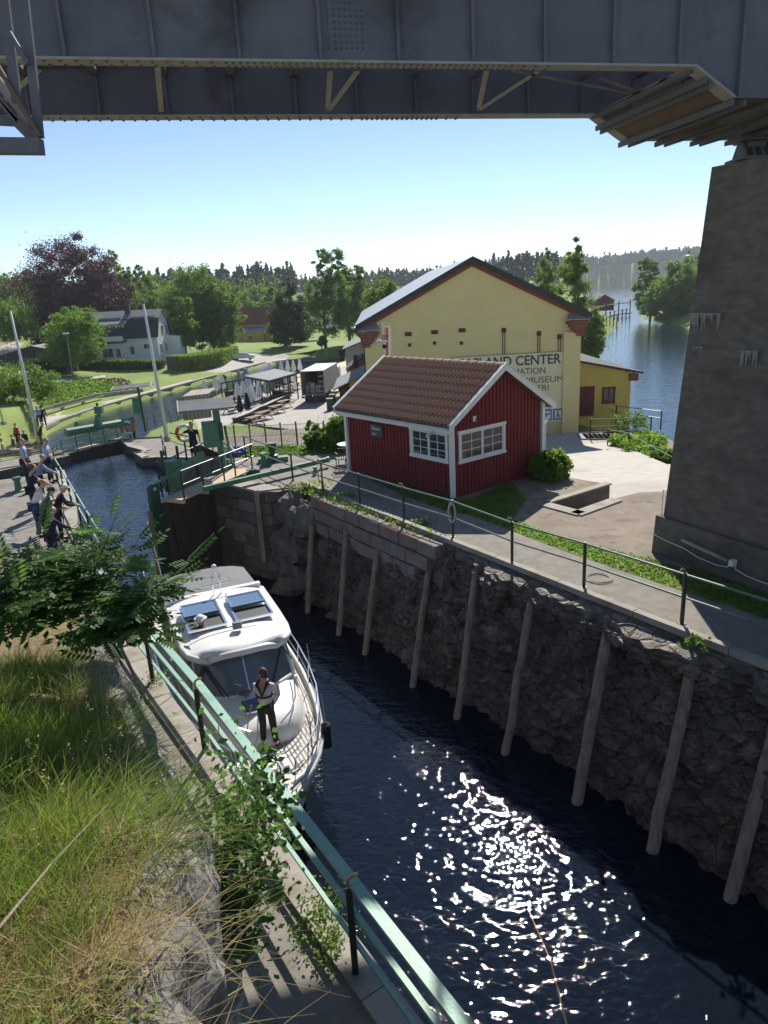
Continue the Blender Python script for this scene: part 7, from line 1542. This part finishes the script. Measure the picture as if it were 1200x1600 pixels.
blades('green_grass', bankspots(22000, 2.6, 8.5, .05, 3.2, patch), .16, .42, .0035, 'blade', lean=(.10, .1))
blades('green_grass_near', bankspots(10000, .7, 3.4, .2, 2.4, patch), .10, .26, .0028, 'blade')
blades('dry_grass', bankspots(15000, .4, 4.2, .0, 2.6, lambda s, t, ct: .2 if ct-t < .35 else 1), .08, .28, .0024, 'straw', up=.5, lean=(.15, .05))
blades('dry_thatch', bankspots(22000, .2, 3.2, .10, 2.2), .05, .18, .0030, 'straw', up=.35, lean=(.1, .05))
blades('dry_grass_far', bankspots(6000, 4, 14, .0, 3.5), .14, .40, .003, 'straw', lean=(.1, 0))
blades('bank_grass', bankspots(5000, 14, 26, .1, 6), .10, .22, .006, 'blade')
blades('overhanging_grass', bankspots(1100, 2.8, 6.5, -.02, .5), .25, .55, .003, 'blade', up=.45, lean=(.55, .1), seg=4)
blades('overhanging_straw', bankspots(450, 1.6, 4.5, -.1, .5), .22, .5, .002, 'straw', up=.3, lean=(.6, .1), seg=4)
stalks = bankspots(70, 2.2, 6.5, .0, 1.4); sk = MB(); sdh_ = []
for p in stalks:
    p = Vector(p); d = Vector((RS.normal()*.15+.1, RS.normal()*.12, 1)).normalized(); h = RS.uniform(.45, .8); e = p+d*h; sk.tube([p, p+d*h*.5, e+Vector((.05, 0, 0))], [.0016, .0013, .0008], 3)
    for _ in range(10): q = e-d*RS.uniform(0, .12)+Vector(RS.normal(size=3)*.008); sdh_.append(tuple(q))
sk.build('grass_stalks', F_['straw'], kind='stuff'); props(link('grass_seeds', quadmesh('grass_seeds', leafcloud(np.array(sdh_), .007), [F_['straw']])), kind='stuff')
scatter('', 'clover', [st(s, t)[:2] for s, t in ((1.0, -.9), (2.2, -.9), (2.2, .3), (1.0, .3))], 3000, .012, 'light', .05, zf=lambda x, y: bankz(x*SX+y*SY, x*NX+y*NY)+.02)
# compound-leaved rowan saplings in the shade, left
def leafletmesh(nl=7, L=.22):
    mb = MB(); mb.tube([(0, 0, 0), (0, L*.6, .01), (0, L, -.01)], [.0025, .002, .001], 3)
    for i in range(nl):
        y = L*(.22+.75*i/nl)
        for g in (-1, 1):
            l = L*.27*(1-.35*abs(i/nl-.4)); w_ = l*.25; a = Vector((g*l*.9, l*.42, -l*.15)); b = Vector((-a.y, a.x, 0)).normalized()*w_; c = Vector((0, y, .003))
            mb.add([c, c+a*.45+b+UP*.004, c+a, c+a*.45-b+UP*.004], [(0, 1, 2, 3)])
    c = Vector((0, L, 0)); mb.add([c, c+Vector((L*.05, L*.12, 0)), c+Vector((0, L*.28, -.01)), c+Vector((-L*.05, L*.12, 0))], [(0, 1, 2, 3)])
    return mb
lfm = []
for nl, L in ((6, .32), (7, .38), (5, .27)): me = leafletmesh(nl, L).mesh('compound_leaf'); me.materials.append(F_['near']); lfm.append(me)
def orient(o, p, d, roll, base):
    d = Vector(d).normalized(); q = d.to_track_quat('Y', 'Z'); o.rotation_euler = (q.to_matrix() @ Matrix.Rotation(roll, 3, 'Y')).to_euler(); o.location = Vector(p)-base
def sapling(label, base, stems, nleaf, meshes, name='sapling', leafname='leaf', sc0=.8, sc1=1.3, mt='bark', leafspread=1., r0=.014):
    root = thing(name, label, 'sapling', base); base = Vector(base)
    for e, bend in stems:
        e = Vector(e); m_ = base.lerp(e, .5)+Vector(bend); pts = [base, base.lerp(m_, .6), m_, m_.lerp(e, .6), e]; MB().tube(pts, [r0, r0*.8, r0*.6, r0*.4, r0*.2], 6).build('stem', M[mt], root)
        k_ = nleaf//len(stems)
        for i in range(k_):
            f_ = .22+.78*(i+.5)/k_; j = min(int(f_*4), 3); q = pts[j].lerp(pts[j+1], f_*4-j); a = RS.rand()*6.28; d = Vector((math.cos(a)*leafspread, math.sin(a)*leafspread, RS.uniform(-.15, .35)))
            if i == k_-1: d = (e-m_).normalized()+Vector((0, 0, .2))
            o = link(leafname, meshes[RS.randint(len(meshes))], root); s = RS.uniform(sc0, sc1); o.scale = (s, s, s); orient(o, q+Vector(RS.normal(size=3)*.05*leafspread), d, RS.uniform(-.5, .5), base)
    return root
def scr(x, y, Y): return atY(x, y, Y)
b1 = scr(60, 985, 6.6); 
sapling('dark leafy rowan thicket spreading from the left edge beneath the spectators', scr(40, 990, 6.4), [(scr(x, y, Y), (0, 0, .1)) for x, y, Y in ((10, 880, 6.4), (60, 862, 6.9), (110, 855, 7.2), (150, 872, 7.0), (30, 930, 6.2), (90, 915, 6.5), (140, 930, 6.6), (0, 960, 6), (120, 880, 6.9), (70, 895, 6.6), (160, 915, 6.7))], 286, lfm, 'rowan_sapling', sc0=1.0, sc1=1.6)
sapling('tall rowan shoot standing against the blue lock water', scr(120, 960, 6.6), [(scr(182, 805, 6.9), (0, 0, 0)), (scr(215, 850, 6.9), (0, 0, .1)), (scr(150, 840, 6.8), (0, 0, .05))], 42, lfm, 'rowan_sapling', sc0=.8, sc1=1.15)
sapling('rowan branches reaching right across the gate post toward the yacht', scr(150, 1010, 6.2), [(scr(270, 890, 6.5), (0, 0, .1)), (scr(262, 925, 6.3), (0, 0, .08)), (scr(225, 930, 6.4), (0, 0, .1)), (scr(285, 900, 6.7), (0, 0, .14)), (scr(200, 960, 6.1), (0, 0, .1)), (scr(245, 985, 6.0), (0, 0, .1)), (scr(190, 1000, 6.0), (0, 0, .05)), (scr(170, 950, 6.1), (0, 0, .1)), (scr(215, 965, 6.1), (0, 0, .1))], 200, lfm, 'rowan_sapling', sc0=.75, sc1=1.25)
def ovleaf(L=.05, w_=.042):
    mb = MB(); P = [(0, 0, 0), (.35, .22, .004), (.5, .45, .006), (.35, .75, .002), (0, 1.1, -.008), (-.35, .75, .002), (-.5, .45, .006), (-.35, .22, .004)]; mb.add([(x*w_, y*L, z) for x, y, z in P]+[(0, .5*L, -.002)], [(i, (i+1) % 8, 8) for i in range(8)]); return mb
bm_ = []
for L in (.06, .05): me = ovleaf(L, L*.85).mesh('birch_leaf'); me.materials.append(F_['near']); bm_.append(me)
bx = [scr(x, y, Y) for x, y, Y in ((400, 1190, 3.9), (365, 1240, 3.7), (420, 1300, 3.6), (350, 1310, 3.5), (440, 1370, 3.4), (385, 1400, 3.3), (340, 1430, 3.2), (450, 1280, 3.6), (330, 1370, 3.3), (410, 1450, 3.2))]
sapling('young round-leaved birch sapling overhanging the green railing', scr(330, 1520, 2.9), [(p, (0, 0, .05)) for p in bx], 290, bm_, 'birch_sapling', sc0=.9, sc1=1.5, leafspread=.9, r0=.008)
me = quadmesh('x', leafcloud(np.array([tuple(scr(370+RS.normal()*38, 1330+RS.normal()*80, 3.5+RS.normal()*.15)) for _ in range(1500)]), .026), [F_['near']]); o = props(link('small_leaves', me), kind='stuff')
sapling('small leafy sprig growing in front of the yacht bow', scr(395, 1290, 3.9), [(scr(470, 1240, 4.2), (0, 0, .03)), (scr(440, 1215, 4.2), (0, 0, .05)), (scr(415, 1180, 4.2), (0, 0, .05))], 60, bm_, 'birch_sapling', sc0=.9, sc1=1.4, leafspread=.7, r0=.006)
# kerb weeds on the left path, twigs and dead stalk
for (x, y, n_, r_) in ((500, 1440, 900, .22), (245, 1065, 350, .16), (395, 1260, 400, .2), (520, 1480, 400, .15)):
    c_ = at(x, y); P = np.array([(c_.x+RS.normal()*r_*.6, c_.y+RS.normal()*r_, .02+abs(RS.normal())*.06) for _ in range(n_)]); props(link('kerb_weeds', quadmesh('kerb_weeds', leafcloud(P, .022), [F_['light']])), kind='stuff')
def twig(label, pts, r, m_='straw'): MB().tube(pts, [r*(1-.7*i/(len(pts)-1)) for i in range(len(pts))], 5).build('dry_twig', F_[m_] if m_ in F_ else M[m_], label=label, cat='twig')
twig('long dark dry stalk slanting across the dry grass at lower left', [scr(-10, 1460, 1.6), scr(80, 1350, 2.0), scr(170, 1255, 2.4)], .005, 'timber')
twig('pale crooked twig over the rock edge at the bottom', [scr(230, 1500, 2.0), scr(275, 1440, 2.2), scr(320, 1400, 2.4), (scr(330, 1385, 2.5))], .006)
twig('pale forked twig at the bottom edge under the birch sapling', [scr(320, 1600, 2.2), scr(350, 1560, 2.3), scr(400, 1530, 2.5)], .006)
twig('long straw blade pointing across the path toward the railing', [scr(190, 1240, 3.4), scr(250, 1190, 3.6), scr(310, 1150, 3.9)], .005)
twig('thin straw stem hanging down over the glittering water', [scr(895, 1640, 2.2), scr(860, 1500, 2.4), scr(825, 1420, 2.6)], .0035)
# ================================================================ HAZE
HZ = globals().get('HAZE', True)
if HZ:
    hb = MB().box((0, 2000, 40), (9800, 4700, 104)); me = hb.mesh('haze'); o = link('haze', me); hm_ = bpy.data.materials.new('haze'); hm_.use_nodes = True; nn = hm_.node_tree.nodes
    nn.remove(nn['Principled BSDF']); v = nn.new('ShaderNodeVolumePrincipled'); v.inputs['Density'].default_value = .00016; v.inputs['Color'].default_value = (.86, .92, 1, 1); v.inputs['Anisotropy'].default_value = .3
    hm_.node_tree.links.new(v.outputs[0], nn['Material Output'].inputs['Volume']); me.materials.append(hm_); props(o, kind='stuff')
